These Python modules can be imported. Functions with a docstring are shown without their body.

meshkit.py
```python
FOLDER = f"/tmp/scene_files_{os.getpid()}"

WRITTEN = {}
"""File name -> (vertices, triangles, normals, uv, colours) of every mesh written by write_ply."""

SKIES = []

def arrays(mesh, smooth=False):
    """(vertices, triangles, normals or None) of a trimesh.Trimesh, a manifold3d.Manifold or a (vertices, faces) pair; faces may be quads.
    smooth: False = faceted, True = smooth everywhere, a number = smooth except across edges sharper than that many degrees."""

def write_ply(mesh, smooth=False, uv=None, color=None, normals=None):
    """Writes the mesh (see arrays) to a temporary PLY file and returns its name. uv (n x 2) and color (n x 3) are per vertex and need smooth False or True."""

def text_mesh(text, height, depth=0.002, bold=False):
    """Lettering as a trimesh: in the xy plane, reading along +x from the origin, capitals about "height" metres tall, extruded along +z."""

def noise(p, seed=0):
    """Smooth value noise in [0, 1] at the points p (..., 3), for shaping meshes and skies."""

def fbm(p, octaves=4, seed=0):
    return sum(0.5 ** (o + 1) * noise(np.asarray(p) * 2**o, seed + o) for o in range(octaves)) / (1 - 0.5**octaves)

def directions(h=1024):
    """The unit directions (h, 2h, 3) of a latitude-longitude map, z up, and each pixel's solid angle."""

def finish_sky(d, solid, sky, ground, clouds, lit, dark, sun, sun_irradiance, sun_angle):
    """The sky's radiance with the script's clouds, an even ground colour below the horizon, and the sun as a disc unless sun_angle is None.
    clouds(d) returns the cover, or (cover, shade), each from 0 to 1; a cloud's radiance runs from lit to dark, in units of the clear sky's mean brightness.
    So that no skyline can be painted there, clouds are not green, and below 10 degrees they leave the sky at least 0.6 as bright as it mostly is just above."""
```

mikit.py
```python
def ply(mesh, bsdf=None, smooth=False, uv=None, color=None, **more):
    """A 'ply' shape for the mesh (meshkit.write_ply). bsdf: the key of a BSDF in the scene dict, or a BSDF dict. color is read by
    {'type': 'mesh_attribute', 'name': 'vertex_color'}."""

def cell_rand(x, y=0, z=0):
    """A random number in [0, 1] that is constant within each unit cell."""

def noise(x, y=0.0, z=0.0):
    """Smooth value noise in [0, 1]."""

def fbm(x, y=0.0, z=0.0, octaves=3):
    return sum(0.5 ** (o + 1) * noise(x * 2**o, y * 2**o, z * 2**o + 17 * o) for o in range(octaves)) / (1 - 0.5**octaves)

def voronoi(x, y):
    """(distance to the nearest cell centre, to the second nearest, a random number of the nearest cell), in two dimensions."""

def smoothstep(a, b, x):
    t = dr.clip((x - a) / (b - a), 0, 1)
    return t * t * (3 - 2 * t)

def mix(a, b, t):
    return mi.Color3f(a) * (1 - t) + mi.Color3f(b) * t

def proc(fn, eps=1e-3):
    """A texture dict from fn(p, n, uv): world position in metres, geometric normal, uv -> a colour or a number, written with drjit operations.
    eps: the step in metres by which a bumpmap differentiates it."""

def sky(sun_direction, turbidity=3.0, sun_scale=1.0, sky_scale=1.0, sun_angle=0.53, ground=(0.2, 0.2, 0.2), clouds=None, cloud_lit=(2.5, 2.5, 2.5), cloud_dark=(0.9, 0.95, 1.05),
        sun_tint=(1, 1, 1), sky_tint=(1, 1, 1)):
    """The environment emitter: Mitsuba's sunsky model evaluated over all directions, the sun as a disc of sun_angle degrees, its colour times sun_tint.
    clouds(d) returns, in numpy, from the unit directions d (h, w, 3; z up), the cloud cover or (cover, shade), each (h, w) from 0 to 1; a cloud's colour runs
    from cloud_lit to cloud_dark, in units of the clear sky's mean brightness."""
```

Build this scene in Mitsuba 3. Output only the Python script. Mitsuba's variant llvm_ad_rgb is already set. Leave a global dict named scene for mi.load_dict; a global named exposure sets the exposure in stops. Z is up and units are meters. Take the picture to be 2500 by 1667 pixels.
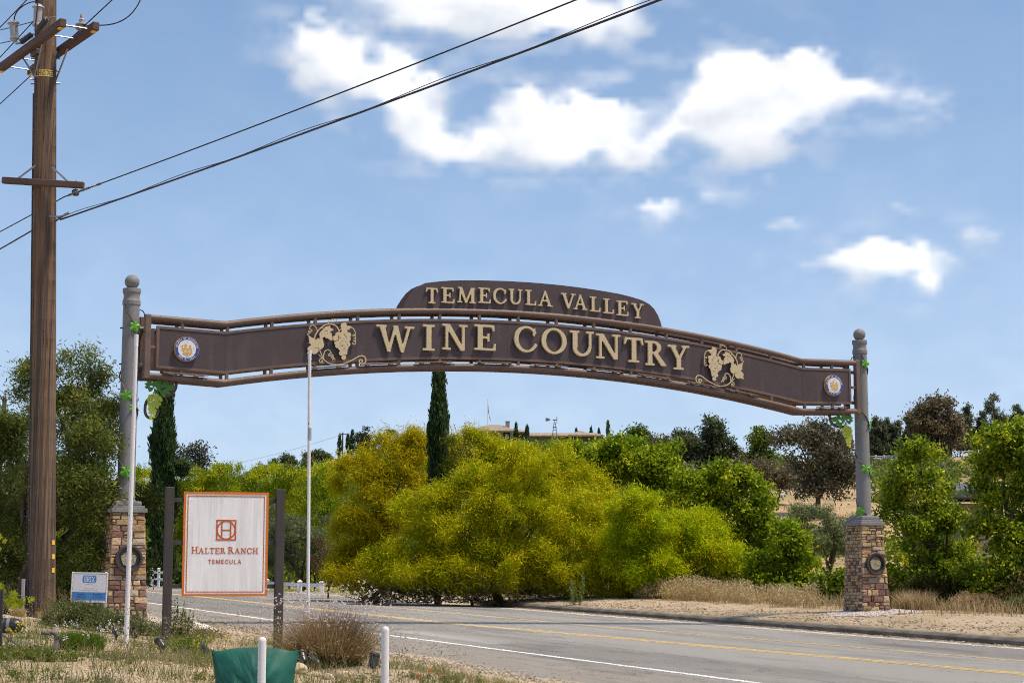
import math
import numpy as np
import trimesh
import drjit as dr
import mitsuba as mi
import mikit
import meshkit
from mikit import proc, noise, fbm, smoothstep, mix, cell_rand, voronoi
from shapely.geometry import Polygon, LineString, Point, box as rect
from shapely.ops import unary_union
from shapely import affinity

# ------------------------------------------------------------------ camera, sky, exposure
scene, labels = {}, {}
PITCH = math.radians(7.79)
scene['camera'] = {
    'type': 'perspective', 'fov': 32.0, 'fov_axis': 'x', 'near_clip': 0.1, 'far_clip': 12000.0,
    'to_world': mi.ScalarTransform4f().look_at(origin=[0, 0, 1.6], target=[0, math.cos(PITCH), 1.6 + math.sin(PITCH)], up=[0, 0, 1]),
}
SUN = (0.40, -0.12, 0.91)

# clouds: azimuth (degrees right of north-ish +y), elevation, half widths, strength
CLOUDS = [
    (-4.6, 19.2, 1.2, .9, 1.15), (-2.8, 18.5, 1.6, .95, 1.15), (.2, 18.9, 2.4, .9, 1.0), (-.6, 18.2, 1.5, .7, .95), (1.2, 18.3, 1.6, .8, 1.05), (3.2, 17.9, 1.1, .8, .9), (-1.5, 20.2, 2.6, .9, .9), (2.0, 20.0, 2.2, .8, .9),
    (-6.7, 17.2, .9, .75, .95), (-5.7, 16.5, 1.2, .75, 1.05), (-4.4, 15.9, 1.0, .7, 1.0), (-3.4, 15.2, 1.0, .75, 1.05), (-2.7, 14.4, .95, .75, 1.05), (-1.5, 13.9, 1.2, .5, 1.0), (-2.3, 15.9, .5, .28, .55),
    (.35, 14.9, 1.1, .85, 1.15), (1.6, 14.7, 1.2, .9, 1.1), (3.0, 14.5, 1.3, .9, 1.15), (4.3, 13.9, .9, .45, .95), (5.2, 14.3, .7, .35, .8), (1.0, 14.0, 1.6, .45, .8),
    (6.2, 15.2, 1.0, 1.1, 1.15), (7.4, 15.4, 1.1, 1.15, 1.15), (8.6, 15.5, 1.0, 1.0, 1.1), (9.7, 15.2, .9, .85, 1.05), (10.9, 15.3, .9, .55, .95), (8.0, 14.1, 1.3, .55, .95), (9.9, 16.2, .5, .6, .7), (12.0, 15.2, .5, .35, .55),
    (4.95, 11.9, .62, .30, .95), (6.75, 12.4, .5, .28, .5), (13.2, 15.0, .6, .55, .55), (13.7, 14.6, .5, .4, .45), (12.9, 11.9, .7, .24, .46), (13.7, 11.6, .6, .22, .44), (14.7, 10.8, .6, .42, .46),
    (10.6, 10.4, .75, .36, .85), (11.6, 10.0, .9, .42, 1.0), (12.7, 9.9, 1.0, .5, 1.1), (13.4, 9.3, .6, .28, .9), (9.4, 10.1, .4, .2, .42), (8.7, 11.3, .5, .22, .34), (8.2, 10.2, .4, .18, .3),
]


def clouds(d):
    az = np.degrees(np.arctan2(d[..., 0], d[..., 1]))
    el = np.degrees(np.arcsin(np.clip(d[..., 2], -1, 1)))
    p = np.stack([az * .62, el * .95, az * 0], -1)
    f1 = meshkit.fbm(p, 5, seed=3)
    n2 = meshkit.fbm(p * 2.3 + 4.4, 4, seed=23)
    bill = 1 - np.abs(2 * meshkit.fbm(p * 1.5 + 9.1, 3, seed=29) - 1) * 2
    warp = meshkit.fbm(p * 1.1 + 31.7, 4, seed=9) - .5
    warp2 = meshkit.fbm(p * 1.1 + 77.1, 4, seed=19) - .5
    a, e = az + 1.9 * warp, el + 1.3 * warp2
    halo = np.zeros_like(az)
    dens = np.zeros_like(az)
    core = np.zeros_like(az)
    for ca, ce, ra, re, s in CLOUDS:
        g = s * np.exp(-(((a - ca) / ra) ** 2 + ((e - ce) / re) ** 2))
        dens = dens + g
        halo = halo + s * np.exp(-(((a - ca) / (ra * 1.5 + .2)) ** 2 + ((e - ce) / (re * 1.6 + .15)) ** 2))
        core = core + g * np.clip((ce - el) / re, -1, 1.2)
    # the same broken fair-weather cloud goes on over the rest of the sky
    q = d / np.maximum(d[..., 2:3], .12)
    wide = meshkit.fbm(q * 1.35 + 5.3, 5, seed=41)
    inview = np.exp(-((az / 22.0) ** 8 + ((el - 8) / 16.0) ** 8))
    dens = dens + np.clip(wide - .56, 0, 1) * 9.0 * (1 - inview)
    thin = np.clip(1.6 - dens, 0, 1)
    field = dens + thin * (1.5 * (f1 - .5) + 1.3 * (n2 - .5) + .35 * (bill - .3)) * np.clip(dens * 2.6, 0, 1)
    up = np.clip(-core / np.maximum(dens, .3), 0, 1)        # sunlit tops are crisp, bases fray
    cover = np.clip((field - .17 - .08 * up) / (.95 - .55 * up), 0, 1)
    cover = cover ** 1.1
    n3 = meshkit.fbm(p * [1.7, 2.2, 1] + 15.2, 5, seed=61)
    wisp = np.clip(halo, 0, 1) * np.clip((n3 - .47) * 3.0, 0, 1) * .42
    cover = cover + (1 - cover) * wisp
    haze = .02 + .34 * np.exp(-np.maximum(el, 0) / 7.0)
    shade = np.clip(.10 + .45 * core / np.maximum(dens, .3) + 1.5 * (f1 - .5) + .9 * (n2 - .5) + .5 * np.clip(.8 - dens, 0, 1), 0, .9)
    return np.clip(cover * .96 + haze * (1 - cover), 0, 1), shade


scene['sky'] = mikit.sky(SUN, turbidity=3.0, sun_scale=.80, sun_angle=9.0, clouds=clouds, cloud_lit=(2.9, 2.9, 2.92), cloud_dark=(1.75, 1.88, 2.1), ground=(.22, .19, .14))
exposure = 2.03

# ------------------------------------------------------------------ helpers
rng = np.random.default_rng(11)


def rot(v):
    v = np.asarray(v, float)
    return v / max(np.linalg.norm(v), 1e-12)


def mat(key, **d):
    scene[key] = d
    return key


def rgb(*c):
    return {'type': 'rgb', 'value': list(c)}


def paint(key, color, rough=.5, metal=0.0, spec=.5):
    return mat(key, type='twosided', bsdf={'type': 'principled', 'base_color': color if isinstance(color, dict) else rgb(*color), 'roughness': rough, 'metallic': metal, 'specular': spec})


def numbered(name):
    if name not in scene and name not in labels and not any(k.startswith(name + '__') for k in scene):
        return name
    i = 1
    while True:
        k = f'{name}_{i:03d}'
        if k not in scene and k not in labels:
            return k
        i += 1


COUNT = {}


def newkey(name):
    i = COUNT.get(name, 0)
    COUNT[name] = i + 1
    return name if i == 0 else f'{name}_{i:03d}'


def thing(name, label, cat, group=None):
    key = newkey(name)
    labels[key] = {'label': label, 'category': cat}
    if group:
        labels[key]['group'] = group
    return key


def put(name, mesh, m, parent=None, smooth=30, label=None, kind=None, color=None, cat=None, group=None):
    key = newkey((parent + '__' if parent else '') + name)
    scene[key] = mikit.ply(mesh, m, smooth=smooth, color=color) if color is not None else mikit.ply(mesh, m, smooth=smooth)
    e = {}
    if label:
        e['label'] = label
    if cat:
        e['category'] = cat
    if group:
        e['group'] = group
    if kind:
        e['kind'] = kind
    if e:
        labels[key] = e
    return key


def cat_(ms):
    return trimesh.util.concatenate([m for m in ms if m is not None])


def bx(c, s, b=0.0, R=None):
    s = np.asarray(s, float) / 2
    if b <= 0:
        m = trimesh.creation.box(extents=2 * s)
    else:
        pts = []
        for sx in (-1, 1):
            for sy in (-1, 1):
                for sz in (-1, 1):
                    o = np.array([sx, sy, sz])
                    for k in range(3):
                        e = s - b
                        e[k] = s[k]
                        pts.append(o * e)
        m = trimesh.convex.convex_hull(np.array(pts))
    if R is not None:
        T = np.eye(4)
        T[:3, :3] = R
        m.apply_transform(T)
    m.apply_translation(c)
    return m


def tube(pts, rad, n=10, cap=True):
    P = np.asarray(pts, float)
    k = len(P)
    rad = np.broadcast_to(np.asarray(rad, float), (k,))
    t = np.gradient(P, axis=0)
    t /= np.linalg.norm(t, axis=1, keepdims=True) + 1e-12
    a = np.array([0, 0, 1.0]) if abs(t[0][2]) < .9 else np.array([1.0, 0, 0])
    x = rot(np.cross(a, t[0]))
    V = []
    ang = np.arange(n) * 2 * np.pi / n
    for i in range(k):
        x = rot(x - t[i] * (x @ t[i]))
        y = np.cross(t[i], x)
        V.append(P[i] + rad[i] * (np.cos(ang)[:, None] * x + np.sin(ang)[:, None] * y))
    V = np.vstack(V)
    F = []
    for i in range(k - 1):
        a0 = i * n + np.arange(n)
        a1 = i * n + (np.arange(n) + 1) % n
        F += [np.stack([a0, a1, a1 + n], 1), np.stack([a0, a1 + n, a0 + n], 1)]
    F = np.vstack(F)
    if cap:
        V = np.vstack([V, P[:1], P[-1:]])
        c0, c1 = len(V) - 2, len(V) - 1
        i0 = np.arange(n)
        i1 = (i0 + 1) % n
        b = (k - 1) * n
        F = np.vstack([F, np.stack([i1, i0, i0 * 0 + c0], 1), np.stack([b + i0, b + i1, i0 * 0 + c1], 1)])
    return trimesh.Trimesh(V, F, process=False)


def lathe(prof, n=24, c=(0, 0, 0)):
    prof = np.asarray(prof, float)
    ang = np.arange(n) * 2 * np.pi / n
    V = np.vstack([np.stack([r * np.cos(ang), r * np.sin(ang), np.full(n, z)], 1) for r, z in prof])
    F = []
    for i in range(len(prof) - 1):
        a0 = i * n + np.arange(n)
        a1 = i * n + (np.arange(n) + 1) % n
        F += [np.stack([a0, a1, a1 + n], 1), np.stack([a0, a1 + n, a0 + n], 1)]
    m = trimesh.Trimesh(V + np.asarray(c, float), np.vstack(F), process=False)
    return m


def extrude(shape, d):
    gs = [g for g in getattr(shape, 'geoms', [shape]) if g.geom_type == 'Polygon' and g.area > 1e-7]
    return cat_([trimesh.creation.extrude_polygon(g, d, engine='earcut') for g in gs])


def frame(o, X, Y, Z):
    T = np.eye(4)
    T[:3, 0], T[:3, 1], T[:3, 2], T[:3, 3] = X, Y, Z, o
    return T


def moved(m, T):
    m = m.copy()
    m.apply_transform(T)
    return m


def Rz(a):
    c, s = math.cos(a), math.sin(a)
    return np.array([[c, -s, 0], [s, c, 0], [0, 0, 1.0]])


def ss(a, b, x):
    t = np.clip((np.asarray(x, float) - a) / (b - a), 0, 1)
    return t * t * (3 - 2 * t)


# ------------------------------------------------------------------ the lie of the land
# q runs across the road (towards its far side), r along it (away, uphill)
QH, RH = np.array([.925, .38]), np.array([-.38, .925])


def qr(x, y):
    return x * QH[0] + y * QH[1], x * RH[0] + y * RH[1]


def xy(q, r):
    return q * QH[0] + r * RH[0], q * QH[1] + r * RH[1]


def zr(r):
    r = np.asarray(r, float)
    z = .65 + .018 * (r - 41.9) - 6.9e-5 * np.clip(r - 60, 0, 70) ** 2
    return z - .0097 * np.clip(r - 130, 0, None)


def zroad(q, r):
    return zr(r) - .0118 * (np.clip(q, 5, 25) - 12.1)


SKY_A = np.array([-.60, -.19, -.15, -.128, -.097, -.067, -.043, .006, .055, .079, .128, .18, .225, .287, .6])
SKY_Y = np.array([1125, 1105, 1092, 1078, 1050, 1022, 1010, 1017, 1019, 1021, 1050, 1064, 1058, 1040, 1040])
SKY_D = np.full(15, 330.0)


def zfar(x, y):
    a = x / np.maximum(y, 20.0)
    D = np.interp(a, SKY_A, SKY_D)
    top = 1.6 + (1345 - np.interp(a, SKY_A, SKY_Y)) / 4100 * D
    right = np.interp(y / D, [0, .2, .26, .33, .45, .51, .62, .8, 1.0, 1.15, 2, 10], [0, .02, .02, .045, .21, .33, .48, .70, 1.0, .99, .7, .2])
    left = np.interp(y / D, [0, .2, .35, .45, .6, 1.0, 1.15, 2, 10], [0, .01, .02, .05, .2, 1.0, .99, .7, .2])
    w = ss(-.125, -.06, a)
    return 1.75 + (top - 1.75) * (w * right + (1 - w) * left)


def ground_z(x, y, bumps=True):
    x, y = np.asarray(x, float), np.asarray(y, float)
    q, r = qr(x, y)
    z = zroad(q, r)
    near = (.30 + .70 * ss(16.8, 20.4, r)) * (.20 * ss(9.6, 7.0, q) + .25 * ss(6.6, 3.0, q) + .10 * ss(6.5, 4.5, q) * ss(29, 34, r))
    side = np.interp(q, [24.9, 25.1, 28.2, 30.5, 34, 40], [0, .17, .375, .39, .22, .05]) * (1 - ss(62, 70, r)) + .02 * (q > 24.9)
    z = z + np.where(q < 9.6, near, 0) + np.where(q > 24.9, side, 0)
    far = zfar(x, y)
    onroad = (1 - ss(30, 42, q)) * (1 - ss(5, -6, q)) * (1 - ss(150, 200, r))
    w = ss(72, 92, y) * (1 - onroad)
    z = z * (1 - w) + far * w
    if bumps:
        p = np.stack([x, y, x * 0], -1)
        away = np.clip(np.maximum(9.2 - q, q - 25.4) / .6, 0, 1)
        z = z + away * (.10 * (meshkit.fbm(p * .7, 3, seed=5) - .5) + .05 * (meshkit.fbm(p * 3.1, 2, seed=6) - .5))
        z = z + ss(110, 150, y) * 1.2 * (meshkit.fbm(p * .03, 3, seed=8) - .5)
    return z


def gz(x, y):
    return float(ground_z(np.array([x]), np.array([y]))[0])


def sheet(Q, Rr, zf):
    q, r = np.meshgrid(Q, Rr, indexing='ij')
    x, y = xy(q, r)
    z = zf(q, r, x, y)
    V = np.stack([x, y, z], -1).reshape(-1, 3)
    i, j = np.meshgrid(np.arange(len(Q) - 1), np.arange(len(Rr) - 1), indexing='ij')
    a = (i * len(Rr) + j).ravel()
    F = np.vstack([np.stack([a, a + len(Rr), a + len(Rr) + 1], 1), np.stack([a, a + len(Rr) + 1, a + 1], 1)])
    return trimesh.Trimesh(V, F, process=False)

# ------------------------------------------------------------------ materials of the setting
def ground_color(p, n, uv):
    x, y = p.x, p.y
    g1 = fbm(x * .9, y * .9, 0, 4)
    g2 = fbm(x * 7, y * 7, 3, 3)
    g3 = noise(x * 60, y * 60, 1)
    q = x * .925 + y * .38
    sand = mix((.33, .27, .195), (.265, .21, .14), smoothstep(.35, .7, g1))
    sand = sand * (.78 + .3 * g2 + .14 * g3)
    straw = mix((.29, .22, .12), (.19, .16, .075), smoothstep(.4, .65, g2))
    verge = smoothstep(30.0, 32.0, q + 2 * (g1 - .5)) * (1 - smoothstep(66, 80, y))
    c = mix(sand, straw, verge * .8)
    c = mix(c, straw, smoothstep(.52, .64, g1) * .35 * (1 - smoothstep(9, 12, q)))
    h1 = fbm(x * .055, y * .055, 2, 4)
    h2 = fbm(x * .6, y * .6, 2, 3)
    dry = mix((.35, .26, .155), (.25, .18, .11), smoothstep(.35, .65, h1 * .5 + h2 * .5))
    green = mix((.10, .14, .035), (.20, .19, .07), smoothstep(.4, .62, h2))
    a = x / dr.maximum(y, 20.0)
    grow = smoothstep(.10, .02, a + .06 * (h1 - .5)) * .75 + smoothstep(.5, .62, h1) * .35
    hill = mix(dry, green, dr.clip(grow, 0, 1))
    return mix(c, hill, smoothstep(74, 95, y))


def ground_bump(p, n, uv):
    return fbm(p.x * 14, p.y * 14, 0, 4) * .03 + noise(p.x * 70, p.y * 70, 0) * .006


mat('ground_soil', type='bumpmap', arbitrary=proc(ground_bump, .004), scale=1.0,
    bsdf={'type': 'principled', 'base_color': proc(ground_color), 'roughness': .95, 'specular': .15})


def asphalt(p, n, uv):
    q = p.x * .925 + p.y * .38
    r = p.y * .925 - p.x * .38
    agg = noise(p.x * 55, p.y * 55, 0) * .5 + noise(p.x * 130, p.y * 130, 2) * .5
    blot = fbm(q * .35, r * .07, 0, 4)
    fine = fbm(q * 3.0, r * .5, 4, 3)
    c = mix((.200, .198, .192), (.150, .149, .146), smoothstep(.35, .65, blot))
    for lane in (12.0, 17.0, 19.5):
        tr = dr.exp(-dr.square((q - lane - .9) / .35)) + dr.exp(-dr.square((q - lane - 2.6) / .35))
        c = c * (1 - .16 * tr * smoothstep(.3, .6, fine))
    shoulder = smoothstep(12.2, 11.9, q)
    c = mix(c, mix((.205, .192, .172), (.160, .150, .137), fine), shoulder * .9)
    patch = smoothstep(.0, .12, r - 33 + 1.5 * (fine - .5)) * smoothstep(39.2, 39, r) * smoothstep(13.0, 13.2, q) * smoothstep(13.8, 13.5, q)
    c = mix(c, (.265, .262, .255), patch * .6)
    crack_w = fbm(q * 1.1, r * .9, 9, 4)
    crack = 1 - smoothstep(.0, .010, dr.abs(crack_w - .5))
    along = 1 - smoothstep(.0, .03, dr.abs(q - 11.0 - .35 * (fbm(r * .6, 3, 1, 4) - .5)))
    c = c * (1 - .6 * crack * smoothstep(.40, .5, blot)) * (1 - .45 * along)
    for qc, sd in ((13.75, 3.0), (15.1, 8.0), (18.9, 5.0), (21.6, 11.0)):
        wv = .30 * (fbm(r * .35, sd, 1, 4) - .5) * 2
        ln = 1 - smoothstep(.008, .035, dr.abs(q - qc - wv))
        c = c * (1 - .6 * ln * smoothstep(.45, .58, fbm(r * .12, sd, 7, 3)))
    crs = 1 - smoothstep(.01, .05, dr.abs(r - dr.floor(r / 7.3) * 7.3 - 3.0 - .5 * (fbm(q * .9, dr.floor(r / 7.3), 4, 3) - .5) * 2))
    c = c * (1 - .4 * crs * smoothstep(.4, .6, noise(dr.floor(r / 7.3), q * .4, 9)))
    drip = smoothstep(.60, .72, fbm(q * 1.6, r * .25, 12, 4))
    c = c * (1 - .22 * drip)
    sandy = smoothstep(.75, .3, (q - 9.3) + 1.6 * (fbm(q * 1.2, r * .35, 6, 4) - .5)) + smoothstep(-.55, -.1, (q - 24.6) + .9 * (fbm(q, r * .8, 5, 4) - .5)) * .9
    spill = dr.exp(-dr.square((q - 9.5) / .55) - dr.square((r - 26.8) / 2.4)) * (.6 + .8 * fine)
    c = mix(c, (.36, .29, .20), dr.clip(sandy + spill, 0, 1) * .8)
    return c * (.76 + .48 * agg)


def asphalt_bump(p, n, uv):
    return noise(p.x * 60, p.y * 60, 0) * .004 + noise(p.x * 140, p.y * 140, 0) * .002


mat('asphalt_surface', type='bumpmap', arbitrary=proc(asphalt_bump, .003), scale=1.0,
    bsdf={'type': 'principled', 'base_color': proc(asphalt), 'roughness': .85, 'specular': .3})


def worn(base):
    def fn(p, n, uv):
        w = fbm(p.x * 9, p.y * 9, 1, 4)
        agg = noise(p.x * 70, p.y * 70, 0)
        return mix(base, (.16, .155, .15), smoothstep(.50, .72, w * .8 + agg * .25) * .75) * (.9 + .2 * agg)
    return fn


mat('white_line_paint', type='principled', base_color=proc(worn((.66, .66, .64))), roughness=.7)
mat('yellow_line_paint', type='principled', base_color=proc(worn((.60, .40, .085))), roughness=.7)


def concrete(p, n, uv):
    a = fbm(p.x * 2.5, p.y * 2.5, p.z * 6, 4)
    b = noise(p.x * 60, p.y * 60, p.z * 60)
    return mix((.17, .155, .135), (.095, .086, .075), smoothstep(.3, .7, a)) * (.85 + .3 * b)


paint('kerb_concrete', proc(concrete), .9, spec=.2)

# ------------------------------------------------------------------ ground, road, markings, kerb
Qg = np.concatenate([[-4000, -2000, -1000, -600, -400], np.arange(-300, -40, 6), np.arange(-40, -6, 2), np.arange(-6, 9.2, .3), [9.25, 9.6, 24.7, 24.9, 25.1, 25.3], np.arange(25.6, 36, .4), np.arange(36, 60, 1.5), np.arange(60, 340, 5), [400, 600, 1000, 2000, 4000]])
Rg = np.concatenate([[-1500, -500, -150, -60, -30], np.arange(-15, 12, 3), np.arange(12, 48, .3), np.arange(48, 76, 1), np.arange(76, 130, 2), np.arange(130, 380, 4), [400, 450, 550, 700, 1000, 1800, 3000, 5000]])


def gfun(q, r, x, y):
    z = ground_z(x, y)
    under = (q > 9.3) & (q < 24.95) & (r < 210) & (r > -200)
    return np.where(under, zroad(q, r) - .05, z)


put('ground', sheet(Qg, Rg, gfun), 'ground_soil', smooth=True, kind='structure', label='sandy ground, verges and hill rising behind the road')
Rroad = np.concatenate([[-150, -60, -20], np.arange(-10, 70, 2), np.arange(70, 206, 4)])
edge_n = 9.35 + .35 * (meshkit.fbm(np.stack([Rroad * .35, Rroad * 0, Rroad * 0], -1), 3, seed=77) - .5) * 2


def rfun(q, r, x, y):
    return zroad(q, r)


rd = sheet(np.array([9.25, 10.5, 12.1, 14, 16, 18.5, 21, 23, 24.92]), Rroad, rfun)
put('road', rd, 'asphalt_surface', smooth=True, kind='structure', label='grey asphalt road running uphill to the left')


def stripe(q0, q1, r0, r1, lift=.004, widen=.0):
    rr = np.arange(r0, r1 + .1, 1.0)
    off = widen * np.clip(44 - rr, 0, 30)      # the turning lane opens towards the camera
    V, F = [], []
    for k, (r_, o) in enumerate(zip(rr, off)):
        for q_ in (q0 + o, q1 + o):
            x, y = xy(q_, r_)
            V.append([x, y, float(zroad(q_, r_)) + lift])
        if k:
            a = 2 * k
            F += [[a - 2, a - 1, a + 1], [a - 2, a + 1, a]]
    return trimesh.Trimesh(V, F, process=False)


put('road_edge_line', stripe(12.04, 12.17, -10, 190, widen=.022), 'white_line_paint', kind='structure', smooth=False, label='white edge line on the near side of the road')
put('road_edge_line', stripe(24.0, 24.12, -10, 190), 'white_line_paint', kind='structure', smooth=False, label='white edge line beside the far kerb')
put('road_centre_line', cat_([stripe(16.22, 16.34, -10, 190, widen=.083), stripe(16.46, 16.58, -10, 190, widen=.083)]), 'yellow_line_paint', kind='structure', smooth=False, label='double yellow centre line')
put('road_centre_line', stripe(19.75, 19.86, -10, 62, widen=.058), 'yellow_line_paint', kind='structure', smooth=False, label='single yellow line beyond the double one')

# kerb along the far side, ramping down where it ends
rr = np.concatenate([np.arange(-20, 60, 1.0), np.arange(60, 68.6, .5)])
prof = [(24.86, -.02), (24.88, .10), (24.93, .155), (25.0, .17), (25.16, .175), (25.17, -.1)]
V, F = [], []
for k, r_ in enumerate(rr):
    h = float(1 - ss(65.5, 68.6, r_))
    dq = .9 * float(ss(62, 69, r_)) ** 2
    jig = .012 * math.sin(r_ * 2.3) * math.sin(r_ * .71)
    for (q_, z_) in prof:
        x, y = xy(q_ + dq + jig, r_)
        V.append([x, y, float(zroad(24.86, r_)) + (z_ * h if z_ > 0 else z_)])
    if k:
        a, b = (k - 1) * len(prof), k * len(prof)
        for j in range(len(prof) - 1):
            F += [[a + j, b + j, b + j + 1], [a + j, b + j + 1, a + j + 1]]
put('kerb', trimesh.Trimesh(V, F, process=False), 'kerb_concrete', smooth=25, kind='structure', label='weathered concrete kerb on the far side of the road')

# ------------------------------------------------------------------ lettering cut from plates
def poly(*pts):
    return Polygon(pts)


def ell(cx, cy, rx, ry):
    return affinity.scale(Point(0, 0).buffer(1, 24), rx, ry).buffer(0) if False else affinity.translate(affinity.scale(Point(0, 0).buffer(1, 24), rx, ry), cx, cy)


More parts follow.
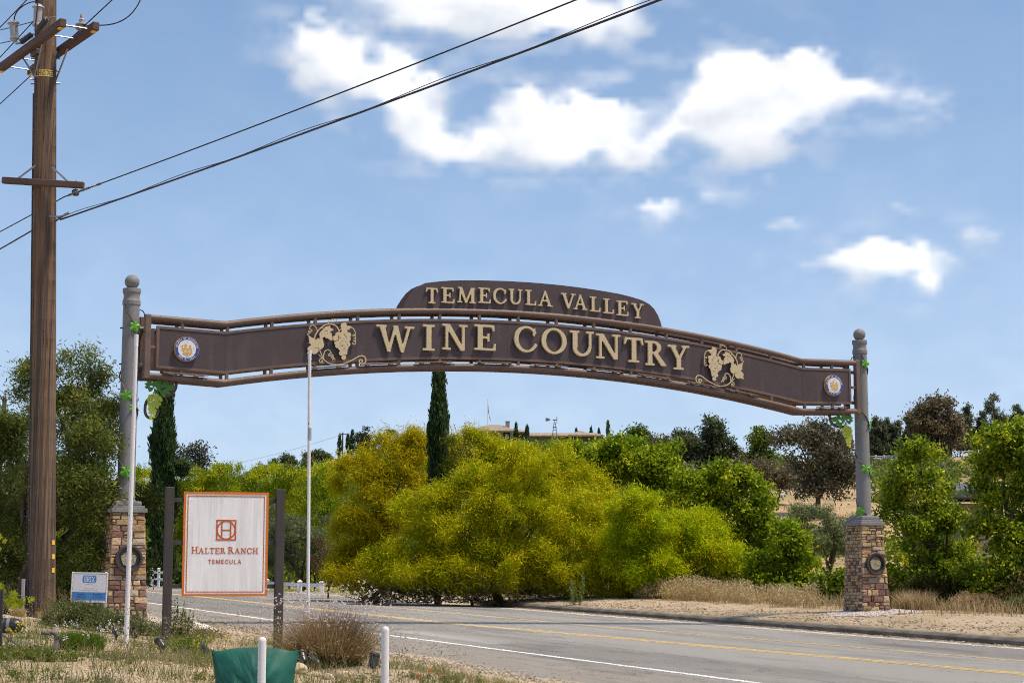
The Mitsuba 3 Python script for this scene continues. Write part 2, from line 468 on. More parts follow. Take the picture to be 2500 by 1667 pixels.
def glyph(ch, K=.185, k=.085, sh=.06):
    """A serif capital, one unit high, its left edge at x = 0."""
    def stem(x, w, y0=0, y1=1):
        return rect(x, y0, x + w, y1)

    def serif(xc, hw, top):
        return rect(xc - hw, 1 - sh, xc + hw, 1) if top else rect(xc - hw, 0, xc + hw, sh)

    def diag(x0, x1, w):      # from (x0, 0) to (x1, 1), w wide
        return poly((x0, 0), (x0 + w, 0), (x1 + w, 1), (x1, 1))

    def arm(x0, x1, y, up, drop):   # horizontal arm with a beak
        b = poly((x1 - .10, y), (x1, y), (x1 + .02 * (1 if up else 1), y - drop if up else y + drop), (x1 - .035, y - drop if up else y + drop))
        return unary_union([rect(x0, y - sh * 1.1, x1, y) if up else rect(x0, y, x1, y + sh * 1.1), b])

    if ch == 'I':
        g = [stem(.165, K), serif(.25, .24, 1), serif(.25, .24, 0)]
    elif ch == 'T':
        g = [stem(.36, K), serif(.44, .24, 0), rect(.04, 1 - sh * 1.2, .84, 1), poly((.0, .74), (.05, .74), (.16, 1), (.04, 1)), poly((.88, .74), (.83, .74), (.72, 1), (.84, 1))]
    elif ch == 'E':
        g = [stem(.15, K), rect(.0, 0, .4, sh), rect(0, 1 - sh, .4, 1), arm(.2, .82, 1, True, .22), arm(.2, .88, 0, False, .26), rect(.25, .47, .62, .47 + sh * 1.1), poly((.56, .36), (.62, .36), (.62, .66), (.56, .66))]
    elif ch == 'L':
        g = [stem(.15, K), rect(.0, 0, .4, sh), rect(0, 1 - sh, .48, 1), arm(.2, .80, 0, False, .28)]
    elif ch == 'N':
        g = [stem(.14, k), stem(.86, k, 0.0), poly((.10, 1), (.31, 1), (.935, 0), (.80, -.02)), serif(.175, .17, 0), serif(.90, .17, 1), rect(0, 1 - sh, .25, 1)]
    elif ch == 'M':
        g = [diag(.13, .20, k), stem(1.0, K), poly((.14, 1), (.33, 1), (.68, 0), (.58, 0)), poly((.58, 0), (.67, 0), (1.10, 1), (.98, 1)), serif(.17, .16, 0), serif(1.09, .21, 0), rect(.06, 1 - sh, .3, 1), rect(1.0, 1 - sh, 1.26, 1)]
    elif ch == 'W':
        g = [poly((.12, 1), (.32, 1), (.58, -.01), (.47, -.01)), poly((.47, -.01), (.56, -.01), (.83, .98), (.75, .98)), poly((.70, 1), (.88, 1), (1.14, -.01), (1.03, -.01)), poly((1.03, -.01), (1.12, -.01), (1.42, 1), (1.33, 1)), serif(.20, .20, 1), serif(1.38, .19, 1)]
    elif ch == 'V':
        g = [poly((.10, 1), (.30, 1), (.63, -.01), (.50, -.01)), poly((.50, -.01), (.60, -.01), (.98, 1), (.89, 1)), serif(.2, .2, 1), serif(.93, .17, 1)]
    elif ch == 'A':
        g = [poly((.10, 0), (.19, 0), (.56, .93), (.50, 1.02)), poly((.47, 1.02), (.57, 1.02), (1.0, 0), (.80, 0)), rect(.28, .32, .75, .32 + k * .9), serif(.145, .155, 0), serif(.90, .2, 0)]
    elif ch == 'Y':
        g = [stem(.44, K, 0, .48), poly((.10, 1), (.30, 1), (.605, .44), (.44, .44)), poly((.53, .44), (.605, .44), (.93, 1), (.84, 1)), serif(.19, .2, 1), serif(.88, .17, 1), serif(.52, .24, 0)]
    elif ch == 'U':
        ring = ell(.53, .33, .40, .345).difference(ell(.55, .36, .275, .285)).intersection(rect(-1, -1, 2, .34))
        g = [stem(.13, K, .33), stem(.86, k, .33), ring, serif(.2, .2, 1), serif(.90, .16, 1)]
    elif ch == 'O':
        g = [ell(.56, .5, .56, .52).difference(ell(.56, .5, .385, .455))]
    elif ch == 'C':
        o = ell(.54, .5, .54, .52).difference(ell(.57, .5, .40, .455))
        o = o.difference(poly((.60, .5), (1.4, 1.05), (1.4, .12)))
        g = [o, poly((.86, .66), (.93, .66), (.945, .96), (.88, .90)), poly((.80, .11), (.93, .23), (.97, .21), (.86, .06))]
    elif ch == 'R':
        bowl = ell(.42, .745, .36, .255).difference(ell(.40, .745, .20, .195)).intersection(rect(.25, 0, 2, 2))
        g = [stem(.14, K), rect(0, 1 - sh, .42, 1), serif(.22, .21, 0), bowl, rect(.25, .49, .42, .49 + sh), poly((.40, .50), (.58, .53), (1.02, .03), (1.02, 0), (.80, 0))]
    elif ch == 'H':
        g = [stem(.13, K), stem(.80, K), rect(.2, .48, .9, .48 + k), serif(.21, .2, 0), serif(.21, .2, 1), serif(.88, .2, 0), serif(.88, .2, 1)]
    u = unary_union([x.buffer(0) for x in g])
    return u.buffer(.045, 4).buffer(-.05, 4).buffer(.015, 4).simplify(.002)


# ------------------------------------------------------------------ the gateway: metals and stone
def brown_paint(p, n, uv):
    a = fbm(p.x * 1.7, p.y * 1.7, p.z * 3.1, 4)
    b = noise(p.x * 90, p.y * 90, p.z * 90)
    return mix((.155, .105, .086), (.128, .086, .071), smoothstep(.35, .65, a)) * (.95 + .1 * b)


def board_paint(p, n, uv):
    a = fbm(p.x * 2.3, p.y * 2.3, p.z * 2.3, 4)
    b = noise(p.x * 70, p.y * 70, p.z * 70)
    st = noise(p.x * 9, p.y * 9, p.z * .5)
    return mix((.064, .043, .047), (.057, .038, .042), smoothstep(.35, .65, a * .7 + st * .3)) * (.93 + .14 * b) * (.95 + .22 * smoothstep(.55, .8, noise(p.x * 7, p.y * 7, p.z * .6)))


def column_paint(p, n, uv):
    a = fbm(p.x * 6, p.y * 6, p.z * .7, 4)
    b = fbm(p.x * 2, p.y * 2, p.z * 2, 3)
    return mix((.215, .213, .217), (.19, .19, .195), smoothstep(.3, .7, a * .6 + b * .4))


paint('brown_metal', proc(brown_paint), .5, spec=.35)
paint('board_metal', proc(board_paint), .55)
paint('column_metal', proc(column_paint), .6, spec=.3)
paint('tan_plate', (.52, .425, .265), .55)
paint('dark_bronze', (.045, .032, .034), .45)
paint('relief_olive', (.33, .29, .19), .6)
paint('leaf_enamel', (.10, .32, .022), .45)
paint('leaf_enamel_dark', (.06, .20, .022), .45)
paint('grape_enamel', (.40, .47, .03), .45)
paint('vine_enamel', (.085, .055, .045), .5)
paint('black_rubber', (.022, .022, .024), .5)
paint('seal_blue', (.035, .06, .27), .4)
paint('seal_white', (.66, .66, .70), .5)
paint('seal_gold', (.58, .36, .075), .4)
paint('mortar', (.14, .115, .09), .95)

SA, SB = np.array([-8.93, 41.4, 0]), np.array([9.88, 50.3, 0])
AU = rot(SB - SA)
AN = np.array([AU[1], -AU[0], 0.0])
ZZ = np.array([0, 0, 1.0])
SPAN = float(np.linalg.norm(SB - SA))
MID = 10.42


def AP(s, z, o=0.0):
    return SA + AU * s + ZZ * z + AN * o


def arch_plate(shape, depth, off):
    """A flat outline given along the arch (metres along it, height), cut from a plate whose back stands off by off."""
    return moved(extrude(shape, depth), frame(SA + AN * off, AU, ZZ, AN))


def arc(s, zk, zm):
    return zk + (zm - zk) * (1 - ((s - MID) / 8.22) ** 2)


KINK0, KINK1 = 2.2, 18.64


def rail_path(z_end, z_kink, z_mid, e0, e1, step=.55):
    mid = np.linspace(KINK0, KINK1, int((KINK1 - KINK0) / step))
    return [(e0, z_end)] + [(s, arc(s, z_kink, z_mid)) for s in mid] + [(e1, z_end)]


beam = thing('archway_sign', 'long brown arched sign beam with tan raised lettering spanning the road between two columns', 'sign')
E0, E1 = .33, 20.50
TOP, BOT = (7.82, 7.775, 8.545), (6.455, 6.38, 7.135)
IN_T, IN_B = (7.635, 7.595, 8.335), (6.645, 6.588, 7.31)
for o in (.25, -.25):
    for zz in (TOP, BOT):
        put('frame_tube', tube([AP(s, z, o) for s, z in rail_path(*zz, E0, E1)], .075, 12), 'brown_metal', beam, 40)
    for e in (E0, E1):
        put('end_post', bx(AP(e, (TOP[0] + BOT[0]) / 2, o), (.15, .15, TOP[0] - BOT[0] + .152), .02, np.stack([AU, -AN, ZZ], 1)), 'brown_metal', beam, 20)
    B0, B1 = .55, 20.27
    up = [(s, z) for s, z in rail_path(*IN_T, B0, B1)]
    dn = [(s, z) for s, z in rail_path(*IN_B, B0, B1)]
    outer = Polygon(up + dn[::-1])
    inner = outer.buffer(-.062, join_style=2)
    put('board', arch_plate(outer.buffer(-.02, join_style=2), .05, o - .03), 'board_metal', beam, 20)
    put('board_trim', arch_plate(outer.difference(inner), .09, o - .05), 'brown_metal', beam, 20)
    for k in range(18):
        s = 1.16 + k * 1.097 if k < 17 else 19.65
        if k == 0:
            s = 1.16
        zt = np.interp(s, [a for a, b in up], [b for a, b in up])
        zT = np.interp(s, [a for a, b in rail_path(*TOP, E0, E1)], [b for a, b in rail_path(*TOP, E0, E1)])
        zb = np.interp(s, [a for a, b in dn], [b for a, b in dn])
        zB = np.interp(s, [a for a, b in rail_path(*BOT, E0, E1)], [b for a, b in rail_path(*BOT, E0, E1)])
        RR = np.stack([AU, -AN, ZZ], 1)
        put('stud', bx(AP(s, (zt + zT - .05) / 2, o), (.075, .075, zT - .05 - zt), .008, RR), 'brown_metal', beam, 20)
        put('stud', bx(AP(s, (zb + zB + .05) / 2, o), (.075, .075, zb - zB - .05), .008, RR), 'brown_metal', beam, 20)
    for e, b in ((E0, B0), (E1, B1)):
        put('stud', bx(AP((e + b) / 2, 7.12, o), (abs(b - e) - .06, .07, .07), .008, np.stack([AU, -AN, ZZ], 1)), 'brown_metal', beam, 20)
# ties between the two frames and to the columns
for e, c in ((E0, 0.0), (E1, SPAN)):
    for z in (7.58, 6.72):
        put('tie_bar', tube([AP(e, z, .2), AP(e, z, -.2)], .035, 8), 'brown_metal', beam)
        put('tie_bar', tube([AP(e, z, 0), AP(c + (.12 if c == 0 else -.12), z, 0)], .05, 8), 'column_metal', beam)
for s in np.arange(3.25, 18, 2.194):
    put('tie_bar', tube([AP(s, arc(s, TOP[1], TOP[2]) - .02, .2), AP(s, arc(s, TOP[1], TOP[2]) - .02, -.2)], .03, 8), 'brown_metal', beam)
    put('tie_bar', tube([AP(s, arc(s, BOT[1], BOT[2]), .2), AP(s, arc(s, BOT[1], BOT[2]), -.2)], .03, 8), 'brown_metal', beam)
for s in (KINK0, 6.42, 9.62, 12.86, 16.2, KINK1):
    za, zb_ = np.interp(s, [a for a, b in dn], [b for a, b in dn]) + .06, np.interp(s, [a for a, b in up], [b for a, b in up]) - .06
    put('panel_seam', bx(AP(s, (za + zb_) / 2, .2715), (.007, .003, zb_ - za), 0, np.stack([AU, -AN, ZZ], 1)), 'black_rubber', beam, False)
# crest board with the place name
crest = Polygon([(6.72, 8.35), (6.80, 8.60), (6.90, 8.76), (7.02, 8.92), (7.18, 9.06), (7.34, 9.14), (7.6, 9.19)] + [(s, 9.205 + .165 * (1 - ((s - MID - .04) / 2.9) ** 2)) for s in np.linspace(8.0, 12.9, 14)] + [(13.3, 9.19), (13.58, 9.13), (13.80, 9.04), (13.95, 8.92), (14.06, 8.76), (14.14, 8.58), (14.2, 8.35)])
crest = crest.difference(Polygon([(6, 0), (6, arc(6, TOP[1], TOP[2]) + .04)] + [(s, arc(s, TOP[1], TOP[2]) + .04) for s in np.linspace(6.5, 14.4, 14)] + [(15, arc(15, TOP[1], TOP[2]) + .04), (15, 0)]))
for o in (.25, -.25):
    put('crest_board', arch_plate(crest, .06, o - .03), 'board_metal', beam, 20)
for s in (7.4, 9.4, 11.4, 13.5):
    put('tie_bar', tube([AP(s, arc(s, TOP[1], TOP[2]) + .3, .22), AP(s, arc(s, TOP[1], TOP[2]) + .3, -.22)], .025, 8), 'brown_metal', beam)


def letters(text, boxes, h, off, depth, m, parent, zc):
    for ch, s0, s1 in boxes:
        g = glyph(ch)
        x0, y0, x1, y1 = g.bounds
        g = affinity.translate(g, -x0, 0)
        g = affinity.scale(g, (s1 - s0) / (x1 - x0), h, origin=(0, 0))
        sm = (s0 + s1) / 2
        g = affinity.translate(g, s0, zc(sm) - h / 2)
        put('letter', arch_plate(g, depth, off), m, parent, False, label=f'raised tan letter {ch}')


TV = [('T', 7.33, 7.66), ('E', 7.75, 8.11), ('M', 8.19, 8.70), ('E', 8.77, 9.12), ('C', 9.19, 9.57), ('U', 9.63, 10.01), ('L', 10.10, 10.41), ('A', 10.47, 10.88), ('V', 11.13, 11.56), ('A', 11.50, 11.90), ('L', 11.98, 12.29), ('L', 12.38, 12.69), ('E', 12.77, 13.13), ('Y', 13.22, 13.60)]
letters('TEMECULA VALLEY', TV, .385, .30, .045, 'tan_plate', beam, lambda s: 8.965 - .15 * ((s - 10.46) / 3.05) ** 2)
WC = [('W', 6.01, 7.02), ('I', 7.25, 7.57), ('N', 7.78, 8.47), ('E', 8.66, 9.26), ('C', 9.78, 10.43), ('O', 10.56, 11.28), ('U', 11.38, 12.08), ('N', 12.15, 12.87), ('T', 12.98, 13.56), ('R', 13.62, 14.25), ('Y', 14.31, 14.97)]
letters('WINE COUNTRY', WC, .64, .30, .06, 'tan_plate', beam, lambda s: 7.875 - .23 * ((s - 10.46) / 4.2) ** 2)


def spiral(cx, cy, r0, r1, a0, turns, n=26):
    a = np.linspace(a0, a0 + turns * 2 * np.pi, n)
    r = np.linspace(r0, r1, n)
    return [(cx + q * math.cos(t), cy + q * math.sin(t)) for q, t in zip(r, a)]


def curve(pts, n=40):
    """A smooth curve through the points."""
    from scipy.interpolate import CubicSpline
    P = np.asarray(pts, float)
    t = np.concatenate([[0], np.cumsum(np.linalg.norm(np.diff(P, axis=0), axis=1))])
    return CubicSpline(t, P)(np.linspace(0, t[-1], n))


def line(pts, w0, w1=None):
    """A stroke that tapers from width w0 to w1."""
    P = np.asarray(pts, float)
    w = np.linspace(w0, w0 if w1 is None else w1, len(P)) / 2
    return unary_union([LineString(P[i:i + 2]).buffer(max(w[i], .5), 4) for i in range(len(P) - 1)])


def vine_ornament():
    """Leaves, tendrils and a bunch of grapes in a flat cut plate; drawing units are a centimetre-like grid of 2016 x 1568, y down."""
    leaf1 = Polygon([(240, 560), (320, 620), (410, 650), (440, 695), (495, 630), (530, 680), (545, 600), (530, 540), (560, 470), (620, 410), (660, 380), (690, 325), (740, 318), (830, 295), (815, 345), (855, 375), (920, 400), (850, 450), (810, 460), (870, 520), (865, 545), (880, 580), (885, 660), (875, 710), (800, 670), (745, 640), (725, 650), (680, 600), (610, 635), (635, 690), (645, 770), (665, 775), (655, 870), (600, 930), (545, 955), (520, 905), (510, 1000), (460, 1055), (385, 1075), (350, 1045), (330, 1040), (300, 1060), (205, 1060), (240, 1000), (215, 915), (270, 860), (320, 820), (250, 760), (270, 740), (250, 640)])
    cuts = [line([(405, 905), (500, 897)], 10, 16), line([(500, 895), (525, 925)], 14), line([(675, 432), (715, 446), (760, 430)], 12), line([(742, 505), (742, 522)], 12)]
    grapes = [(1040, 545, 75), (1325, 545, 70), (980, 640, 82), (1180, 560, 110), (1310, 650, 78), (1000, 760, 60), (1120, 680, 90), (1245, 700, 90), (1045, 830, 80), (1300, 800, 78), (1160, 790, 90), (1240, 880, 85), (1125, 910, 72), (1225, 980, 78), (1140, 1040, 68), (1225, 1030, 70), (1200, 1158, 63)]
    bunch = unary_union([Point(x, y).buffer(r, 12) for x, y, r in grapes])
    bunch = bunch.difference(unary_union([line([(1180, 485), (1215, 545), (1250, 590), (1265, 630)], 12, 22), line([(1040, 545), (1048, 600), (1110, 640)], 16), line([(1048, 600), (1045, 690), (950, 715)], 18), Point(1170, 718).buffer(13), Point(1098, 765).buffer(13), line([(1120, 830), (1165, 845), (1185, 825)], 18), line([(1280, 795), (1310, 835)], 12), line([(1185, 955), (1200, 930), (1240, 940)], 14), line([(1070, 880), (1090, 855)], 10), line([(1200, 1085), (1240, 1090)], 12), Point(1245, 740).buffer(10), Point(1240, 690).buffer(9)]))
    top = Polygon([(1240, 205), (1265, 250), (1270, 295), (1330, 300), (1410, 320), (1370, 360), (1330, 410), (1290, 400), (1290, 470), (1330, 490), (1120, 500), (1135, 420), (1130, 370), (1105, 310), (1125, 235)])
    st = [line(curve([(405, 650), (450, 510), (560, 370), (700, 275), (820, 255), (940, 280), (1020, 350), (1065, 470)]), 26, 26), line(curve([(470, 450), (440, 350), (380, 298), (320, 295), (275, 350), (265, 400)]), 18, 18),
          line(curve([(265, 400), (300, 405), (330, 440), (310, 468), (270, 440), (240, 480), (285, 490), (260, 520), (215, 520), (225, 555), (270, 580)]), 16, 18),
          line(curve([(585, 370), (620, 368), (650, 392)], 12), 18), line(curve([(1065, 465), (1085, 420), (1130, 380)], 12), 16), line(curve([(1390, 340), (1460, 380), (1505, 470), (1508, 560)]), 20, 18),
          line(curve([(1508, 560), (1470, 575), (1440, 555), (1465, 535), (1515, 590), (1515, 640), (1465, 625), (1515, 660), (1515, 710), (1460, 690), (1510, 740), (1505, 790), (1465, 800), (1435, 770), (1450, 755)], 60), 16, 20),
          line(curve([(545, 960), (600, 1090), (660, 1200), (760, 1290), (900, 1340), (1060, 1352), (1230, 1315), (1420, 1235), (1560, 1155), (1680, 1110), (1760, 1130), (1805, 1200), (1790, 1290), (1710, 1330), (1640, 1300), (1630, 1235), (1680, 1215), (1715, 1250), (1690, 1285)], 70), 20, 30),
          line(curve([(655, 1180), (655, 1090), (700, 980), (765, 948), (830, 980), (850, 1055)]), 22, 18), line(curve([(850, 1055), (800, 1075), (800, 1115), (850, 1100), (900, 1080), (905, 1120), (860, 1140), (865, 1165), (910, 1140), (930, 1170), (895, 1190), (895, 1215), (935, 1190), (960, 1230)], 60), 22, 14),
          line(curve([(515, 1075), (590, 1150), (680, 1230)], 16), 10, 20), line(curve([(640, 1185), (580, 1190), (545, 1240), (575, 1295), (625, 1285), (625, 1245), (595, 1250)]), 20, 22),
          line(curve([(785, 250), (775, 195), (800, 155), (845, 140), (850, 170)], 26), 12, 12), line(curve([(850, 165), (870, 125), (905, 120), (915, 150), (935, 115), (980, 120), (990, 165), (955, 185)], 40), 12, 14)]
    plate = unary_union([leaf1.difference(unary_union(cuts)), bunch, top] + st).buffer(0)
    plate = affinity.affine_transform(plate, [1, 0, 0, -1, 0, 0])
    return affinity.affine_transform(plate.simplify(1.5), [.00095, 0, .00005, .00091, 4.97 - .95, 8.171 - .05])


VO = vine_ornament()
put('vine_ornament', arch_plate(VO, .03, .335), 'tan_plate', beam, False, label='flat tan grapevine cut-out at the left of the lettering')
put('vine_ornament', arch_plate(affinity.scale(VO, -1, 1, origin=(10.45, 0)), .03, .335), 'tan_plate', beam, False, label='flat tan grapevine cut-out at the right of the lettering')


def ring_text(text, radius, a_mid, h, inward, spread):
    """Letters set round a circle; inward = feet towards the outside (lower half)."""
    out = []
    n = len(text)
    for i, ch in enumerate(text):
        if ch == ' ':
            continue
        t = (i - (n - 1) / 2) * spread
        ang = a_mid - t if not inward else a_mid + t
        m = meshkit.text_mesh(ch, h, .006, bold=True)
        m.apply_translation([-m.bounds[:, 0].mean(), 0, 0])
        if inward:
            X, Y, base = np.array([-math.sin(ang), math.cos(ang), 0]), np.array([-math.cos(ang), -math.sin(ang), 0]), radius + h
        else:
            X, Y, base = np.array([math.sin(ang), -math.cos(ang), 0]), np.array([math.cos(ang), math.sin(ang), 0]), radius
        out.append(moved(m, frame(np.array([math.cos(ang), math.sin(ang), 0]) * base, X, Y, [0, 0, 1])))
    return cat_(out)


def county_seal(s, z):
    T = frame(AP(s, z, .285), AU, ZZ, AN)
    c = Point(0, 0)
    k = put('county_seal', moved(extrude(c.buffer(.295, 32), .075), T), 'seal_gold', beam, 40, label='round county seal with gold edge and blue ring')
    put('ring', moved(moved(extrude(c.buffer(.287, 32).difference(c.buffer(.218, 32)), .012), frame([0, 0, .075], [1, 0, 0], [0, 1, 0], [0, 0, 1])), T), 'seal_blue', k, 40)
    put('disc', moved(moved(extrude(c.buffer(.216, 32), .01), frame([0, 0, .075], [1, 0, 0], [0, 1, 0], [0, 0, 1])), T), 'seal_white', k, 40)
    txt = cat_([ring_text('COUNTY OF RIVERSIDE', .232, math.pi / 2, .038, False, .158), ring_text('MAY 9, 1893', .232, -math.pi / 2, .038, True, .158)])
    txt.apply_translation([0, 0, .088])
    put('lettering', moved(txt, T), 'seal_white', k, False)
    b = [rect(-.09, -.10, .12, .02), rect(-.13, -.06, -.09, .06), rect(-.06, 0, -.01, .07), rect(.05, 0, .09, .06), Polygon([(-.075, .07), (.005, .07), (-.035, .135)]), Polygon([(.04, .06), (.10, .06), (.07, .11)]), Polygon([(-.14, .06), (-.08, .06), (-.11, .085)]), rect(-.11, -.125, .13, -.108), rect(-.07, -.155, .09, -.135), rect(-.03, -.18, .05, -.168)]
    b = unary_union(b).difference(unary_union([rect(x, -.085, x + .016, -.01) for x in (-.075, -.045, -.01, .03, .06, .09)] + [rect(-.02, .02, .04, .035)]))
    b = unary_union([b] + [Point(.16 * math.cos(a), .16 * math.sin(a)).buffer(.011, 3) for a in (1.57, 2.75, .25, -2.3, -.85)])
    m = extrude(b, .006)
    m.apply_translation([0, 0, .086])
    put('emblem', moved(m, T), 'seal_gold', k, False)


county_seal(1.255, 7.115)
county_seal(19.64, 7.135)
# slim floodlight bars lying on the lower tube
RB = np.stack([AU, -AN, ZZ], 1)
for i, s in enumerate((1.2, 4.75, 6.1, 7.55, 9.2, 10.75, 12.4, 13.9, 15.4, 16.6, 19.55)):
    zb = np.interp(s, [a for a, b in rail_path(*BOT, E0, E1)], [b for a, b in rail_path(*BOT, E0, E1)])
    sl = (np.interp(s + .1, [a for a, b in rail_path(*BOT, E0, E1)], [b for a, b in rail_path(*BOT, E0, E1)]) - zb) / .1
    X = rot(AU + ZZ * sl)
    Zt = np.cross(X, -AN)
    Rl = np.stack([X, -AN, Zt], 1)
    c = AP(s, zb + .10, .33)
    m = cat_([bx(c, (1.0, .06, .035), .006, Rl)] + [bx(c + X * t - Zt * .03, (.10, .10, .03), .004, Rl) for t in (-.32, .3)] + [bx(c + X * .54 + Zt * .01, (.12, .03, .012), 0, Rl)])
    put('floodlight_bar', m, 'brown_metal', beam, 20)
for e, d in ((.22, -1), (SPAN - .22, 1)):   # black cable loops from beam to column
    put('cable', tube(curve([AP(e - d * .1, 7.9, 0), AP(e, 8.02, 0), AP(e + d * .1, 7.98, 0), AP(e + d * .14, 7.6, 0)], 20), .014, 6), 'black_rubber', beam)


def grape_bracket(mirror):
    """Painted grapes and leaves on a curled bracket under the beam, drawn on a grid of 1344 x 1568 (y down), 13.4 units to the centimetre-like step."""
    def put_shape(name, shape, off, depth, m, lab=None):
        g = affinity.affine_transform(shape, [.00082, 0, 0, -.00082, .26, 6.395 + .165])
        if mirror:
            g = affinity.scale(g, -1, 1, origin=(MID, 0))
        put(name, arch_plate(g, depth, off), m, beam, False, label=lab)
    scroll = unary_union([line(curve([(1010, 200), (1040, 330), (1010, 460), (930, 570), (800, 640), (640, 640), (480, 645), (300, 720), (190, 850), (160, 1010), (165, 1150), (230, 1270), (340, 1310), (450, 1270), (515, 1180), (530, 1080), (500, 1010)], 60), 85, 70), rect(820, 190, 1060, 250)])
    put_shape('bracket_scroll', scroll, -.02, .035, 'vine_enamel')
    leafA = Polygon([(215, 200), (290, 225), (325, 320), (370, 225), (420, 300), (440, 260), (510, 195), (580, 240), (600, 350), (620, 370), (660, 250), (690, 190), (780, 190), (790, 300), (755, 365), (830, 310), (1015, 355), (980, 440), (900, 500), (800, 505), (880, 570), (830, 610), (745, 600), (715, 560), (735, 640), (690, 715), (590, 640), (575, 560), (500, 510), (410, 400), (360, 430), (370, 460), (330, 540), (245, 565), (215, 470), (160, 480), (120, 420), (170, 380), (100, 330), (180, 300)])
    leafA = leafA.difference(unary_union([Polygon([(565, 495), (600, 440), (650, 425), (805, 402), (690, 455), (705, 500), (620, 495), (600, 515)]), Polygon([(245, 420), (290, 385), (345, 385), (350, 435)]), line([(545, 345), (580, 420)], 16), line([(720, 310), (670, 390)], 14), line([(620, 510), (640, 590)], 14), Point(805, 503).buffer(14), line([(715, 570), (740, 600)], 16)]))
    put_shape('bracket_leaf', leafA.buffer(6).buffer(-6), .03, .025, 'leaf_enamel_dark', 'green cut-out vine leaves under the beam')
    put_shape('bracket_stem', unary_union([line(curve([(380, 430), (420, 520), (440, 600)], 12), 22), line(curve([(375, 620), (395, 550), (450, 515), (520, 512)], 16), 18), line(curve([(465, 610), (500, 560), (560, 540)], 12), 18)]), .035, .02, 'leaf_enamel_dark')
    G = [(350, 680, 62), (455, 665, 62), (275, 700, 56), (240, 790, 60), (545, 740, 64), (585, 790, 48), (310, 790, 60), (410, 760, 60), (480, 790, 60), (370, 850, 62), (250, 900, 58), (450, 870, 58), (545, 900, 50), (320, 930, 58), (400, 940, 60), (480, 980, 52), (285, 990, 52), (360, 1020, 56), (270, 1060, 52), (330, 1090, 56), (420, 1100, 52), (375, 1130, 56), (285, 1160, 46), (410, 1180, 46), (340, 1190, 40), (305, 1280, 48), (395, 1275, 40), (310, 1330, 38)]
    bunch = unary_union([Point(x, y).buffer(r, 10) for x, y, r in G])
    cut = unary_union([Point(x, y).buffer(r + 3, 10).exterior.intersection(Point(x, y).buffer(r + 5).intersection(rect(x - r - 9, y, x - r * .3, y + r))).buffer(5) for x, y, r in G[4:24]] + [Polygon([(345, 800), (385, 775), (410, 770), (400, 795)]), Polygon([(260, 850), (290, 838), (318, 855), (285, 868)]), line([(330, 690), (400, 700)], 12)])
    put_shape('bracket_grapes', bunch.difference(cut), .05, .03, 'grape_enamel', 'lime green cut-out bunch of grapes under the beam')


grape_bracket(False)
grape_bracket(True)


# ------------------------------------------------------------------ the columns
mat('stone_face', type='bumpmap', arbitrary=proc(lambda p, n, uv: fbm(p.x * 22, p.y * 22, p.z * 22, 4) * .02, .003), scale=1.0,
    bsdf={'type': 'principled', 'base_color': {'type': 'mesh_attribute', 'name': 'vertex_color'}, 'roughness': .9, 'specular': .2})
STONES = np.array([[.42, .30, .165], [.47, .35, .21], [.36, .25, .14], [.44, .27, .12], [.185, .105, .085], [.21, .125, .105], [.15, .085, .075], [.33, .25, .19], [.40, .33, .25], [.30, .21, .15], [.26, .17, .13]])
STONE_W = np.array([.19, .17, .14, .06, .07, .08, .05, .08, .08, .06, .02])


def stone_mesh(quad, d, c, r):
    """quad: four corners (along the face, up) of one stone; d: how far it stands proud."""
    q = np.array(quad, float)
    mid = q.mean(0)
    ins = .010 + .008 * r.random()
    v = (mid - q)
    inner = q + v / np.linalg.norm(v, axis=1, keepdims=True) * ins
    dz = d + r.uniform(-.008, .008, 4)
    cz = d + r.uniform(.0, .010)
    V = np.vstack([np.c_[q, np.zeros(4) - .02], np.c_[q, dz - .012], np.c_[inner, dz], [[*mid, cz]]])
    F = []
    for a, b in ((0, 4), (4, 8)):
        for i in range(4):
            j = (i + 1) % 4
            F += [[a + i, a + j, b + j], [a + i, b + j, b + i]]
    for i in range(4):
        F.append([8 + i, 8 + (i + 1) % 4, 12])
    col = c * (1 + r.uniform(-.10, .10, (13, 1))) * (1 + r.uniform(-.03, .03, (13, 3)))
    m = trimesh.Trimesh(V, F, process=False)
    # faceted: split the vertices so that colour stays per vertex
    return trimesh.Trimesh(V[np.array(F).ravel()], np.arange(len(F) * 3).reshape(-1, 3), process=False), np.clip(col[np.array(F).ravel()], 0, 1)


